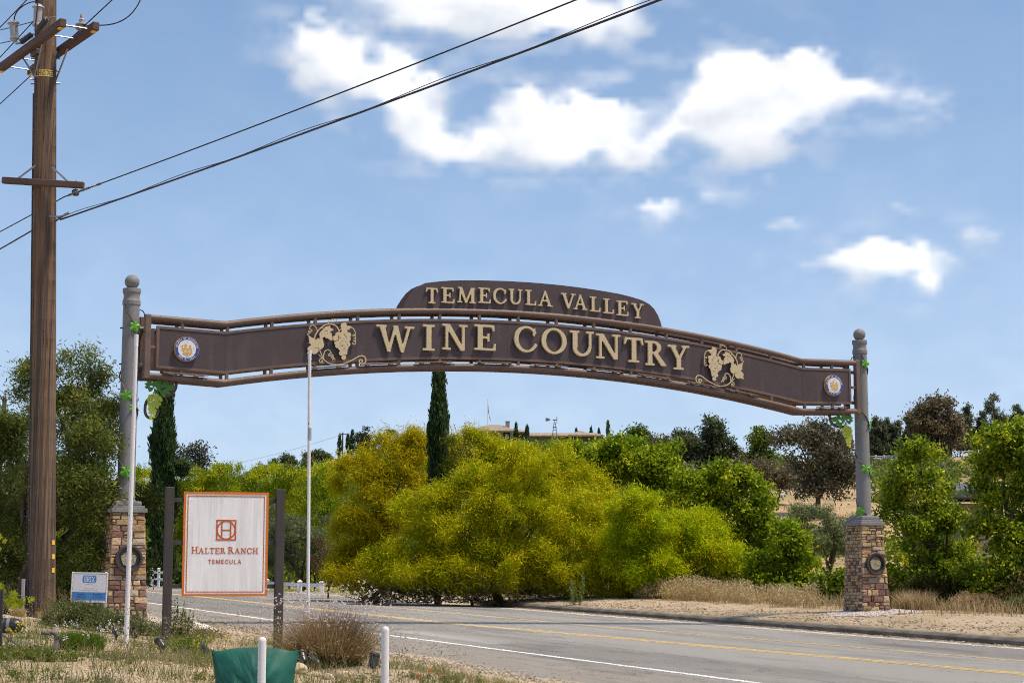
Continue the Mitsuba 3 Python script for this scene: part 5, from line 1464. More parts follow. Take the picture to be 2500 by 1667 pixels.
mat('pole_timber', type='bumpmap', arbitrary=proc(lambda p, n, uv: noise(dr.atan2(p.y - 33.5, p.x + 8.8) * 55, 1, p.z * 1.1) * .012, .004), scale=1.0, bsdf={'type': 'principled', 'base_color': proc(pole_wood), 'roughness': .9, 'specular': .15})
paint('arm_timber', proc(lambda p, n, uv: mix((.12, .07, .058), (.065, .043, .038), fbm(p.x * 5 + p.y * 4, p.y * 2, p.z * 18, 4))), .85)
paint('insulator_grey', (.33, .33, .34), .4)
paint('insulator_dark', (.055, .05, .055), .5)
paint('steel', (.30, .30, .31), .45, metal=.7)
paint('sign_yellow', (.62, .47, .12), .6)
paint('tag_yellow', (.80, .50, .03), .4)
paint('ink_black', (.02, .02, .025), .6)
paint('wire_black', (.018, .020, .03), .5)

PB = np.array([-8.71, 33.5, gz(-8.71, 33.5)])


def pole_axis(z):
    return np.array([-8.71 - .030 * (z - 1.0), 33.5, z])


def pole_r(z):
    return .243 - .0034 * (z - 1)


up = thing('utility_pole', 'tall weathered brown wooden utility pole with crossarms at the left of the photo', 'utility pole')
zs = np.linspace(PB[2] - .4, 15.2, 40)
put('pole', tube([pole_axis(z) for z in zs], [pole_r(z) for z in zs], 36), 'pole_timber', up, True)
AD = rot([.56, -.828, 0])
AQ = np.array([AD[1], -AD[0], 0])       # towards the left and the camera
RA = np.stack([AD, -AQ, ZZ], 1)
c11 = pole_axis(11.9)
for s, sh in ((1, -.05), (-1, .10)):
    arm = put('crossarm', bx(c11 + AQ * s * .29 + AD * sh, (3.62, .13, .16), .012, RA), 'arm_timber', up, 15)
    for e in (-1.55, 1.6):
        put('end_bolt', tube([c11 + AQ * s * .29 + AD * (e + sh) - ZZ * .1, c11 + AQ * s * .29 + AD * (e + sh) + ZZ * .11], .014, 6), 'steel', arm)
    put('crossarm_plate', bx(c11 + AQ * s * .29 + AD * (1.70 + sh) - ZZ * .082, (.14, .10, .012), 0, RA), 'tag_yellow', arm, False)
    put('crossarm_plate', bx(c11 + AQ * s * .29 + AD * (-1.70 + sh) - ZZ * .082, (.14, .10, .012), 0, RA), 'tag_yellow', arm, False)
for e in (-1.6, -.9, .9, 1.62):
    put('spacer_rod', tube([c11 + AQ * .32 + AD * e, c11 - AQ * .32 + AD * (e + .04)], .013, 6), 'steel', up)
for s in (-1, 1):
    put('arm_brace', tube([c11 + AQ * s * .25 - AD * .55 - ZZ * .09, pole_axis(11.3) + AQ * s * pole_r(11)], .018, 6), 'steel', up)
    put('arm_brace', tube([c11 + AQ * s * .25 + AD * .55 - ZZ * .09, pole_axis(11.3) + AQ * s * pole_r(11)], .018, 6), 'steel', up)
put('gain_plate', bx(c11 - ZZ * .12, (.30, .50, .12), .02, RA), 'insulator_dark', up, 20)
for z in (11.75, 11.5, 11.25):
    put('through_bolt', tube([pole_axis(z) - AQ * .30 + AD * .0, pole_axis(z) + AQ * .30], .014, 6), 'steel', up)
    put('through_bolt', tube([pole_axis(z - .05) - np.array([.28, 0, 0]), pole_axis(z - .05) + np.array([.29, 0, 0])], .013, 6), 'steel', up)
# lower arm
c93 = pole_axis(9.18) + np.array([.05, -.30, 0])
LX = rot([1.56, 0, -.10])
RL_ = np.stack([LX, [0, 1, 0], np.cross(LX, [0, 1, 0])], 1)
put('crossarm', bx(c93, (1.56, .11, .12), .01, RL_), 'arm_timber', up, 15)
for s in (-1, 1):
    put('arm_brace', bx(c93 + LX * s * .33 + ZZ * .17 + np.array([0, -.03, 0]), (.44, .012, .035), 0, np.stack([rot(LX * 1 * s - ZZ * .85), [0, 1, 0], np.cross(rot(LX * s - ZZ * .85), [0, 1, 0])], 1)), 'steel', up, False)
hv = []
bz = 11.36
th = np.linspace(-2.35, -.62, 18)
V = np.array([pole_axis(z) + (pole_r(z) + .004) * np.array([math.cos(t), math.sin(t), 0]) for t in th for z in (bz - .065, bz + .065)])
F = np.vstack([[[2 * i, 2 * i + 2, 2 * i + 3], [2 * i, 2 * i + 3, 2 * i + 1]] for i in range(17)])
band = put('warning_band', trimesh.Trimesh(V, F, process=False), 'sign_yellow', up, True, label='yellow HIGH VOLTAGE band round the pole')
for i, chh in enumerate('HIGH VOLTAGE'):
    if chh == ' ':
        continue
    t = -2.28 + i * .142
    m = meshkit.text_mesh(chh, .095, .003, bold=False)
    m.apply_translation([-m.bounds[:, 0].mean(), 0, 0])
    m.apply_scale([.62, 1, 1])
    d = np.array([math.cos(t), math.sin(t), 0])
    hv.append(moved(m, frame(pole_axis(bz) + d * (pole_r(bz) + .0045) - ZZ * .047, np.array([-d[1], d[0], 0]), ZZ, d)))
put('lettering', cat_(hv), 'ink_black', band, False)
for z in (2.40, 2.14, 1.89):
    t = -.42
    d = np.array([math.cos(t), math.sin(t), 0])
    put('reflector_tag', bx(pole_axis(z) + d * (pole_r(z) + .006), (.012, .075, .085), .002, np.stack([d, [-d[1], d[0], 0], ZZ], 1)), 'tag_yellow', up, False)
put('conduit', tube([pole_axis(1.0) + [-.25, -.05, 0], pole_axis(4.5) + [-.235, -.05, 0], pole_axis(11) + [-.215, -.03, 0]], .02, 7), 'insulator_dark', up)
for z in np.arange(2.2, 10.5, .62):
    put('staple', bx(pole_axis(z) + [-.25 + .0035 * z, -.05, 0], (.03, .07, .015)), 'steel', up, False)


def pot(c, h, r, tilt):
    prof = [(.001, -h * .62), (r * .55, -h * .60), (r * .62, -h * .5), (r * 1.1, -h * .46), (r * 1.1, -h * .40), (r * .92, -h * .36), (r * .98, h * .36), (r * 1.35, h * .40), (r * 1.3, h * .44), (r * .8, h * .54), (.001, h * .6)]
    m = lathe(prof, 16)
    m.apply_transform(trimesh.transformations.rotation_matrix(tilt, [0, 1, 0]))
    m.apply_translation(c)
    return m


def ribbed(a, b, r, k=7):
    a, b = np.array(a, float), np.array(b, float)
    pts, rad = [], []
    for i in range(k * 2 + 1):
        pts.append(a + (b - a) * i / (k * 2))
        rad.append(r if i % 2 else r * .78)
    return tube(pts, rad, 12)


cut = thing('lightning_arrester', 'grey pot-shaped device hanging beside the pole top, right one', 'insulator')
put('body', pot([-9.10, 33.1, 12.42], .42, .085, .02), 'insulator_grey', cut, 40)
put('strap', tube([[-9.08, 33.0, 12.7], [-9.09, 32.99, 12.4], [-9.12, 33.0, 12.1]], .012, 6), 'ink_black', cut)
cut = thing('lightning_arrester', 'grey pot-shaped device left of the pole, tilted and lower', 'insulator')
put('body', pot([-9.66, 33.5, 12.26], .36, .085, -.12), 'insulator_grey', cut, 40)
put('bracket', tube([[-9.62, 33.5, 12.0], [-9.45, 33.5, 12.02]], .02, 6), 'steel', cut)
ins = thing('strain_insulator', 'dark ribbed insulator left of the pole', 'insulator')
put('shed', ribbed([-9.52, 33.5, 12.03], [-9.30, 33.45, 12.17], .062), 'insulator_dark', ins, 30)
put('clevis', tube([[-9.30, 33.45, 12.17], [-9.12, 33.4, 12.15]], .018, 6), 'steel', ins)
ins = thing('strain_insulator', 'dark ribbed insulator above the front crossarm', 'insulator')
put('shed', ribbed([-9.03, 32.95, 12.12], [-8.83, 32.75, 12.26], .062), 'insulator_dark', ins, 30)
put('clevis', tube([[-8.83, 32.75, 12.26], [-8.64, 32.6, 12.25]], .018, 6), 'steel', ins)
ins = thing('pin_insulator', 'grey two-disc insulator on the rear crossarm', 'insulator')
po = c11 - AQ * .29 + AD * 1.15
put('shed', lathe([(.001, .36), (.03, .35), (.04, .30), (.035, .27), (.06, .24), (.05, .20), (.055, .17), (.115, .15), (.118, .135), (.05, .125), (.05, .10), (.112, .075), (.115, .06), (.03, .05), (.02, .0)], 18, po + ZZ * .08), 'insulator_grey', ins, 40)


def wire(label, pts, rad, n=60, name='power_line', m='wire_black'):
    return put(name, tube(curve(pts, n), rad, 6), m, None, True, label=label, cat='cable')


def sag(a, b, s, k=9, t0=0.0, t1=1.0):
    a, b = np.array(a, float), np.array(b, float)
    return [a + (b - a) * t - ZZ * s * 4 * t * (1 - t) for t in np.linspace(t0, t1, k)]


wire('upper of the two long wires running from the lower crossarm over the road', sag([-8.54, 33.35, 8.94], [22.5, -2.5, 11.0], .45), .0115, 60)
ch_ = cat_([trimesh.creation.torus(.020, .006, 10, 5, transform=frame(np.array([-8.54, 33.35, 8.94]) + (np.array([22.5, -2.5, 11.0]) - [-8.54, 33.35, 8.94]) * t - ZZ * .45 * 4 * t * (1 - t), *np.linalg.qr(np.random.default_rng(int(t * 5000)).normal(size=(3, 3)))[0])) for t in np.linspace(.004, .030, 26)])
put('wire_grip', ch_, 'steel', None, True, label='spiral metal grip at the pole end of the upper long wire', cat='wire grip')
wire('lower of the two long wires running from the pole over the road', sag([-8.58, 33.3, 8.49], [22.0, -3.5, 9.85], .38), .0155, 60)
wire('thin wire twisted along the lower of the two long wires', [p + np.array([0, 0, .022 * math.sin(i * 2.1)]) for i, p in enumerate(sag([-8.58, 33.3, 8.52], [22.0, -3.5, 9.88], .38, 40))], .006, 160)
wire('upper wire leaving the pole to the left under the lower crossarm', sag([-8.54, 33.35, 8.94], [-30, 64.5, 10], .5), .0115)
wire('lower wire leaving the pole to the left', sag([-8.95, 33.6, 8.49], [-30, 65.8, 9.4], .5), .0155)
wire('phase wire running behind the rear crossarm at the top left', sag([2.0, 15.0, 12.2], [-26, 64, 12.4], .2), .012)
wire('phase wire ending at the pots beside the pole top', sag([-9.23, 33.32, 12.4], [-27, 65, 13], .2), .012)
wire('highest phase wire in the top left corner', sag([5, 8.6, 12.9], [-27, 63.2, 12.9], .2), .012)
wire('slack jumper wire curving up from the right end of the rear crossarm', [c11 - AQ * .29 + AD * 1.75 + ZZ * .06, (-7.19, 31.89, 11.95), (-6.85, 31.4, 12.02), (-6.62, 30.87, 12.12), (-6.4, 30.3, 12.5)], .012, name='jumper_wire')
wire('short jumper wire arching between the two grey pots', [(-9.66, 33.5, 12.44), (-9.62, 33.48, 12.62), (-9.45, 33.4, 12.74), (-9.18, 33.15, 12.72)], .012, name='jumper_wire')
wire('thin horizontal wire reaching the right grey pot', [(-9.2, 33.2, 12.35), (-9.9, 33.6, 12.32), (-12.5, 35, 12.4)], .008, name='jumper_wire')
wire('thin horizontal wire reaching the left grey pot', [(-9.6, 33.5, 12.08), (-10.2, 33.8, 12.06), (-12.5, 35, 12.2)], .008, name='jumper_wire')
wire('short tie between the upper crossarms and the right edge of the pole', [c11 + AQ * .29 + AD * 1.5 + ZZ * .05, c11 + AD * 1.55 + ZZ * .02, c11 - AQ * .29 + AD * 1.6 + ZZ * .06], .011, name='jumper_wire')
k = thing('cable_clamp', 'dark block clamp hanging from the right end of the lower crossarm', 'cable clamp')
put('block', bx(c93 + LX * .62 - ZZ * .15, (.13, .10, .12), .025), 'insulator_dark', k, 20)
put('hanger', tube([c93 + LX * .62 - ZZ * .1, c93 + LX * .62 + ZZ * .09], .012, 6), 'steel', k)
k = thing('cable_clamp', 'metal clevis where the lower long wire meets the pole', 'cable clamp')
put('clevis', tube(curve([(-8.78, 33.28, 8.55), (-8.66, 33.24, 8.53), (-8.46, 33.10, 8.53), (-8.36, 33.02, 8.57)], 10), .022, 7), 'steel', k)
put('grip', ribbed([-8.40, 33.05, 8.56], [-8.68, 33.28, 8.45], .02, 4), 'insulator_dark', k, 30)
mp = thing('marker_post', 'flat grey marker post standing against the left side of the utility pole', 'post')
put('post', bx([-8.99, 33.15, 1.28], (.06, .03, .9), .004), 'insulator_grey', mp, 20)

# ------------------------------------------------------------------ the ranch sign
def board_white(p, n, uv):
    x = p.x * .970 + p.y * .243
    g = fbm(x * 16, 1.0, p.z * .9, 4)
    f = noise(x * 90, 3.0, p.z * 2.5)
    b = fbm(x * 2.0, 7.0, p.z * .5, 3)
    return mix((.84, .84, .85), (.77, .765, .78), smoothstep(.42, .62, g)) * (.93 + .10 * f) * (.94 + .12 * b)


mat('weathered_board', type='twosided', bsdf={'type': 'bumpmap', 'arbitrary': proc(lambda p, n, uv: noise((p.x * .970 + p.y * .243) * 70, 3.0, p.z * 2.0) * .003, .002), 'scale': 1.0, 'bsdf': {'type': 'principled', 'base_color': proc(board_white), 'roughness': .75, 'specular': .3}})
paint('sign_orange', (.62, .17, .02), .6)
paint('sign_rust', (.50, .115, .03), .6)
paint('post_stain', proc(lambda p, n, uv: mix((.060, .052, .050), (.038, .033, .032), fbm(p.x * 20, p.y * 20, p.z * 1.5, 4)) * (.85 + .3 * noise(p.x * 60, p.y * 60, p.z * 3))), .75)
SX = rot([1.2, .30, 0])
SN = np.array([SX[1], -SX[0], 0])
SO = np.array([-4.80, 26.2, 2.97])          # top left corner of the face
TS = frame(SO, SX, ZZ, SN)
SW, SH = 1.237, 1.515


def on_sign(shape, depth, lift):
    return moved(moved(extrude(shape, depth), frame([0, 0, lift], [1, 0, 0], [0, 1, 0], [0, 0, 1])), TS)


rs = thing('ranch_sign', 'white wooden roadside sign with orange border and lettering HALTER RANCH between two dark posts'.replace('HALTER RANCH ', ''), 'sign')
full = rect(0, -SH, SW, 0)
put('panel', on_sign(full.buffer(-.004, join_style=2), .055, -.056), 'weathered_board', rs, 20)
put('orange_border', on_sign(full.difference(full.buffer(-.032, join_style=2)), .066, -.060), 'sign_orange', rs, 20)
put('inner_line', on_sign(full.buffer(-.056, join_style=2).difference(full.buffer(-.068, join_style=2)), .006, -.0005), 'sign_rust', rs, False)
U = SW / 1175


def SP(x, y):
    return (x - 105) * U, -(y - 45) * U * 1.008


lx0, ly0 = SP(557, 427)
lx1, ly1 = SP(835, 712)
cxl, cyl_ = (lx0 + lx1) / 2, (ly0 + ly1) / 2
sq = rect(lx0, ly1, lx1, ly0)
R0 = (lx1 - lx0) / 2
tk = .021
circ = Point(cxl, cyl_).buffer(R0 - .006, 32)
ringp = circ.difference(Point(cxl, cyl_).buffer(R0 - .006 - tk, 32))
bars = unary_union([rect(cxl - .074, -3, cxl - .053, 3), rect(cxl + .055, -3, cxl + .076, 3), rect(cxl - .06, cyl_ - .009, cxl + .06, cyl_ + .009)]).intersection(circ)
put('logo', on_sign(unary_union([sq.difference(sq.buffer(-tk, join_style=2)), ringp, bars]), .006, -.0005), 'sign_rust', rs, False, label='square orange emblem with a letter H in a ring')
line_, xcur = [], 0.0
for wd in (('HALTER', 0), ('RANCH', 1)):
    for i, ch in enumerate(wd[0]):
        g = glyph(ch, .135, .06, .045)
        h = .0945 if i == 0 else .080
        g = affinity.scale(g, h, h, origin=(0, 0))
        x0, _, x1, _ = g.bounds
        g = affinity.translate(g, xcur - x0, 0)
        line_.append(g.buffer(.0012))
        xcur += (x1 - x0) + (.012 if i else .010)
    xcur += .028
tot = unary_union(line_)
x0, y0, x1, y1 = tot.bounds
ta, tb = SP(225, 890)
tc, td = SP(1145, 890)
kx = (tc - ta) / (x1 - x0)
for g in line_:
    put('letter', on_sign(affinity.translate(affinity.scale(affinity.translate(g, -x0, 0), kx, 1, origin=(0, 0)), ta, tb), .006, -.0005), 'sign_rust', rs, False)
ta, tb = SP(455, 1027)
tc, td = SP(912, 1027)
xs, wsum = [0.0], []
for ch in 'TEMECULA':
    b_ = meshkit.text_mesh(ch, .055, .006, bold=True).bounds
    wsum.append(b_[1, 0] - b_[0, 0])
gap = ((tc - ta) - sum(wsum)) / 7
for w_ in wsum:
    xs.append(xs[-1] + w_ + gap)
for i, ch in enumerate('TEMECULA'):
    m = meshkit.text_mesh(ch, .055, .006, bold=True)
    m.apply_translation([-m.bounds[0, 0], 0, -.0005])
    m.apply_translation([ta + xs[i], tb, 0])
    put('small_letter', moved(m, TS), 'sign_rust', rs, False)
RS = np.stack([SX, -SN, ZZ], 1)
for u0 in (-.205, SW + .175):
    p = SO + SX * u0 - SN * .03
    zb = gz(p[0], p[1]) - .3
    zt = 3.035 if u0 < 0 else 3.02
    put('post', bx([p[0], p[1], (zb + zt) / 2], (.128, .128, zt - zb), .008, RS), 'post_stain', rs, 20)
for v in (-.125, -.745, -1.375):
    for a, b in ((-.14, 0.004), (SW - .004, SW + .11)):
        put('rail', bx(SO + SX * (a + b) / 2 + ZZ * v - SN * .035, (b - a, .05, .062), .004, RS), 'post_stain', rs, 20)

# ------------------------------------------------------------------ the small blue and white board
paint('board_blue', (.045, .20, .52), .5)
paint('board_face', (.62, .62, .66), .5)
BXd = rot([.64, .05, -.015])
BN = rot(np.array([BXd[1], -BXd[0], 0]))
BO = np.array([-8.06, 33.0, 1.853])
TB = frame(BO, BXd, np.cross(BN, BXd), BN)
BWd, BH = .645, .535


def on_board(shape, depth, lift):
    return moved(moved(extrude(shape, depth), frame([0, 0, lift], [1, 0, 0], [0, 1, 0], [0, 0, 1])), TB)


bs = thing('roadside_board', 'small blue and white board on white legs in front of the left stone pier', 'sign')
fb_ = rect(0, -BH, BWd, 0)
put('panel', on_board(fb_, .02, -.02), 'board_face', bs, 20)
put('frame', on_board(fb_.buffer(.004, join_style=2).difference(fb_.buffer(-.014, join_style=2)), .035, -.028), 'white_paint', bs, 20)
put('border_line', on_board(fb_.buffer(-.018, join_style=2).difference(fb_.buffer(-.0215, join_style=2)), .002, -.0003), 'seal_blue', bs, False)
put('blue_band', on_board(rect(.020, -.505, BWd - .020, -.355), .003, -.0003), 'board_blue', bs, False)
lg = Polygon([(.203, -.052), (.432, -.052), (.442, -.085), (.445, -.12), (.442, -.155), (.432, -.185), (.203, -.185), (.193, -.155), (.190, -.12), (.193, -.085)])
lgk = put('badge', on_board(lg, .004, -.0003), 'board_blue', bs, False, label='blue rounded badge with the word BRIX')
m = meshkit.text_mesh('BRIX', .100, .003, bold=False)
m.apply_translation([-m.bounds[0, 0], 0, .0036])
m.apply_scale([.185 / (m.bounds[1, 0] - m.bounds[0, 0]), 1, 1])
m.apply_translation([.226, -.172, 0])
put('lettering', moved(m, TB), 'white_paint', lgk, False)
for txt, xc, y, h, w, mm in (('vineyards', .318, -.222, .016, .13, 'ink_black'), ('Vineyard & Winemaking', .318, -.298, .014, .175, 'ink_black'), ('Consulting - Management - Development', .318, -.332, .013, .31, 'ink_black'), ('Vineyards', .175, -.412, .030, .13, 'ink_black'), ('714.912.6752', .180, -.462, .030, .175, 'ink_black'), ('Winemaking', .475, -.412, .030, .155, 'ink_black'), ('951.595.2000', .475, -.462, .030, .18, 'ink_black')):
    m = meshkit.text_mesh(txt, h, .002, bold=h > .02)
    m.apply_translation([-m.bounds[:, 0].mean(), 0, 0])
    m.apply_scale([w / (m.bounds[1, 0] - m.bounds[0, 0]), 1, 1])
    m.apply_translation([xc, y, .003 if y < -.36 else -.0003])
    put('text_line', moved(m, TB), mm, bs, False)
for u0 in (.012, BWd - .036):
    p = BO + BXd * u0 - BN * .035
    put('leg', bx([p[0], p[1], (.7 + 1.86) / 2], (.036, .036, 1.16), .003), 'white_paint', bs, False)

# ------------------------------------------------------------------ poles, stakes, cover, pipework
def chipped(p, n, uv):
    a = noise(p.x * 30, p.y * 30, p.z * 14)
    b = noise(p.x * 9, p.y * 9, p.z * 5 + 3)
    k = smoothstep(.80, .83, a * .6 + b * .4)
    s = fbm(p.x * 5, p.y * 5, p.z * 2, 3)
    return mix(mix((.74, .73, .75), (.64, .63, .64), s), (.10, .10, .11), k)


paint('chipped_white', proc(chipped), .5)
for lab, x, y, zt, r0, r1, dx in (('slim white pole standing before the left grey column', -5.33, 25.0, 5.12, .036, .026, .02), ('slim white pole standing alone in the middle left of the photo', -3.72, 33.0, 5.95, .031, .030, -.05)):
    t = thing('white_pole', lab, 'pole')
    zb = gz(x, y)
    put('tube', tube([[x, y, zb - .2], [x + dx, y, zt - .15]], [r0, r1], 14), 'chipped_white', t, 40)
    put('sleeve', tube([[x + dx, y, zt - .17], [x + dx, y, zt]], [r1 * 1.12, r1 * 1.12], 14), 'chipped_white', t, 40)
    if x > -5:
        put('clamp', tube([[x + dx * .6, y, 4.28], [x + dx * .6, y, 4.5]], [.038, .036], 10), 'insulator_grey', t, 40)
for lab, x, y, zt in (('white rounded bollard standing in front of the green cover', -2.47, 17.9, 1.10), ('white rounded bollard with grey chips beside the flowering bush, at the road edge', -1.33, 19.0, 1.18)):
    zb = gz(x, y)
    put('bollard', lathe([(.041, zb - .3), (.0405, zt - .045), (.038, zt - .022), (.028, zt - .006), (.014, zt), (.001, zt + .001)], 24, (x, y, 0)), 'chipped_white', None, 40, label=lab, cat='bollard')


def cover_color(p, n, uv):
    a = fbm(p.x * 7, p.y * 7, p.z * 7, 4)
    return mix((.007, .085, .066), (.013, .12, .09), smoothstep(.3, .7, a))


paint('green_canvas', proc(cover_color), .55, spec=.35)
nu, nv = 70, 56
uu, vv = np.meshgrid(np.linspace(-1, 1, nu), np.linspace(0, 1, nv), indexing='ij')
half = .455 - .065 * vv - .03 * np.sin(vv * 3.1) * .6
X = uu * half
Z = .955 - .66 * vv - .02 * (1 - uu ** 2) * 0 + .02 * (1 - np.abs(uu)) * (1 - vv) - .022 * np.exp(-((np.abs(uu) - .8) / .2) ** 2) * (1 - vv)
th_ = .20 * np.clip(1 - np.abs(uu) ** 2.6, 0, 1) ** .6 * np.clip(np.sin(np.clip(vv * 1.35, 0, 1) * np.pi / 2), 0, 1) ** .8
wr = meshkit.fbm(np.stack([X * 7 + vv * 2.5 * np.sign(uu), Z * 2.2, X * 0], -1), 4, seed=4) - .5
fold = .018 * np.sin((uu * 1.9 + vv * 3.0 * np.sign(uu + 1e-9)) * 7) * vv * (1 - np.abs(uu)) ** .5
front = -(th_ + .075 * wr * np.clip(th_ * 8, 0, 1) + fold * np.clip(th_ * 8, 0, 1))
back = th_ * .9
Vv, Ff = [], []
for yy, sgn in ((front, 1), (back, -1)):
    b0 = len(Vv)
    Vv += list(np.stack([X - 2.66, yy + 18.75, Z], -1).reshape(-1, 3))
    i, j = np.meshgrid(np.arange(nu - 1), np.arange(nv - 1), indexing='ij')
    a = (i * nv + j).ravel() + b0
    f = np.vstack([np.stack([a, a + nv + 1, a + nv], 1), np.stack([a, a + 1, a + nv + 1], 1)])
    Ff.append(f if sgn > 0 else f[:, ::-1])
put('insulated_cover', trimesh.Trimesh(np.array(Vv), np.vstack(Ff), process=False), 'green_canvas', None, True, label='dark green padded canvas cover behind the left bollard', cat='pipe cover')

paint('old_pipe', proc(lambda p, n, uv: mix((.085, .075, .068), (.16, .15, .14), smoothstep(.45, .7, fbm(p.x * 25, p.y * 25, p.z * 14, 4)))), .7)
paint('black_plastic', (.022, .024, .028), .35)
pp = thing('pipe_riser', 'bent grey pipe riser with elbow standing in the weeds', 'pipe')
gzp = gz(-5.54, 22.0)
put('riser', tube([[-5.54, 22, gzp - .02], [-5.54, 22, 1.0]], .026, 12), 'old_pipe', pp, 40)
put('elbow', tube(curve([(-5.54, 22, .97), (-5.545, 22, 1.015), (-5.575, 22, 1.035), (-5.61, 22, 1.03)], 10), .031, 12), 'old_pipe', pp, 40)
put('coupling', ribbed([-5.60, 22, 1.032], [-5.72, 21.97, 1.045], .033, 4), 'old_pipe', pp, 30)
put('base_collar', tube([[-5.54, 22, gzp - .01], [-5.54, 22, gzp + .10]], .034, 12), 'steel', pp, 40)
put('ground_pipe', tube([[-5.5, 22, gzp + .02], [-6.05, 22.02, gzp + .03], [-6.4, 22.1, gzp + .02]], .026, 10), 'old_pipe', pp, 40)
put('valve_lever', tube([[-5.51, 21.95, .995], [-5.45, 21.93, .87]], [.009, .011], 6), 'black_plastic', pp)
tk_ = thing('filter_tank', 'black cylindrical tank with a silver strap at the left edge', 'tank')
ax = [(.001, 0), (.05, .004), (.075, .03), (.088, .09), (.089, .62), (.07, .66), (.001, .67)]
m = lathe(ax, 26)
m.apply_transform(frame([-5.70, 21.0, 1.145], [0, 0, 1], [0, 1, 0], [-1, 0, 0]))
put('body', m, 'black_plastic', tk_, 40)
put('strap', moved(lathe([(.090, .12), (.094, .121), (.094, .155), (.090, .156)], 26), frame([-5.70, 21.0, 1.145], [0, 0, 1], [0, 1, 0], [-1, 0, 0])), 'steel', tk_, 40)
put('valve', cat_([tube([[-5.70, 21, 1.145], [-5.655, 21, 1.145]], .016, 8), bx([-5.66, 21, 1.135], (.02, .03, .05), .004)]), 'old_pipe', tk_, 30)
put('support', bx([-5.95, 21.0, .83], (.05, .05, .5)), 'old_pipe', tk_, False)
bp = thing('trellis_stake', 'thin black stake at the very left edge', 'stake')
put('stake', bx([-5.80, 20.5, 1.03], (.034, .034, 1.06), .003), 'black_plastic', bp, False)
st = thing('brace_rod', 'slanting grey metal rod at the left edge leaning to the ground pipe', 'rod')
put('rod', tube([[-5.93, 20.75, 1.10], [-5.68, 21.3, gz(-5.68, 21.3) + .02]], [.017, .014], 8), 'steel', st, 40)


def spot(label, x, y, yaw, tiltd, s=1.0):
    t = thing('ground_spotlight', label, 'spotlight')
    z = gz(x, y)
    put('stake', tube([[x, y, z - .05], [x, y, z + .07 * s]], .014, 7), 'black_plastic', t)
    put('bracket', bx([x, y, z + .075 * s], (.05, .03, .03), .004, Rz(yaw)), 'black_plastic', t, 20)
    h = lathe([(.001, -.075), (.030, -.072), (.045, -.05), (.052, .05), (.062, .055), (.062, .085), (.054, .085), (.052, .062), (.001, .06)], 18)
    h.apply_scale(s)
    h.apply_transform(trimesh.transformations.rotation_matrix(tiltd, [1, 0, 0]))
    h.apply_transform(trimesh.transformations.rotation_matrix(yaw, [0, 0, 1]))
    h.apply_translation([x, y, z + .135 * s])
    put('head', h, 'black_plastic', t, 30)
    fin = cat_([bx([0, 0, -.05 + i * .022], (.115, .02, .006)) for i in range(4)])
    fin.apply_scale(s)
    fin.apply_transform(trimesh.transformations.rotation_matrix(tiltd, [1, 0, 0]))
    fin.apply_transform(trimesh.transformations.rotation_matrix(yaw, [0, 0, 1]))
    fin.apply_translation([x, y, z + .135 * s])
    put('cooling_fin', fin, 'black_plastic', t, False)


spot('black ground spotlight left of the foot of the left white pole', -5.69, 26.0, .6, -1.0, .85)
spot('black ground spotlight right of the foot of the left white pole', -5.43, 26.0, -.2, .5, .9)
spot('black ground spotlight below the left post of the ranch sign', -4.38, 22.6, .9, -.9, .95)
spot('black ground spotlight half behind the left corner of the green cover', -3.81, 22.4, 1.9, -.9, 1.0)
spot('black ground spotlight under the flowering bush, left one of the twin heads', -2.54, 22.0, .5, -.8, 1.05)
spot('black ground spotlight under the flowering bush, right one of the twin heads', -2.38, 21.9, .9, -1.2, .95)
spot('black ground spotlight just left of the chipped bollard', -1.68, 22.0, -.3, -.5, 1.1)

# white painted kerb nose and gravel
sl = [(-7.95, 45.3), (-7.25, 42.0), (-6.96, 41.2), (-5.84, 36.9), (-4.95, 32.4), (-4.70, 30.6), (-4.80, 30.2), (-4.99, 30.5), (-5.32, 31.3), (-5.72, 32.9), (-6.15, 35.3), (-6.80, 39.2), (-7.30, 41.5), (-8.05, 45.2)]
pl = Polygon(sl).buffer(.12).buffer(-.12)
m = trimesh.creation.extrude_polygon(pl.segmentize(.4), .24, engine='earcut')
zt = np.array([float(zroad(12.1, qr(x, y)[1])) + .10 for x, y, z in m.vertices])
m.vertices[:, 2] = zt - .24 + m.vertices[:, 2]
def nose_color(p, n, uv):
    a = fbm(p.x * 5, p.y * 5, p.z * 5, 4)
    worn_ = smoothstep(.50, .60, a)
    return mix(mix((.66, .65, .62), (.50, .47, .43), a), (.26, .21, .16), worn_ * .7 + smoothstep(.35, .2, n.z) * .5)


paint('white_wash', proc(nose_color), .85)
put('white_kerb_nose', m, 'white_wash', None, 20, label='white painted concrete kerb nose beside the ranch sign', cat='kerb', kind='structure')


def pebbles(name, label, pts, s0, s1, cols, seed):
    r = np.random.default_rng(seed)
    base = trimesh.creation.icosahedron()
    n = len(pts)
    bv, bf = base.vertices, base.faces
    S = r.uniform(s0, s1, (n, 1, 1)) * r.uniform(.6, 1.2, (n, 1, 3)) * np.array([1, 1, .7])
    V = bv[None] * S * (1 + .25 * r.normal(size=(n, 12, 1)))
    a = r.random(n) * 6.28
    c, s = np.cos(a)[:, None], np.sin(a)[:, None]
    V = np.stack([V[..., 0] * c - V[..., 1] * s, V[..., 0] * s + V[..., 1] * c, V[..., 2]], -1) + pts[:, None]
    F = (bf[None] + np.arange(n)[:, None, None] * 12).reshape(-1, 3)
    cc = np.asarray(cols)[r.integers(0, len(cols), n)] * r.uniform(.8, 1.15, (n, 1))
    return put(name, (V.reshape(-1, 3), F), 'stone_matte', None, False, color=np.clip(np.repeat(cc, 12, 0), 0, 1), kind='stuff', label=label)


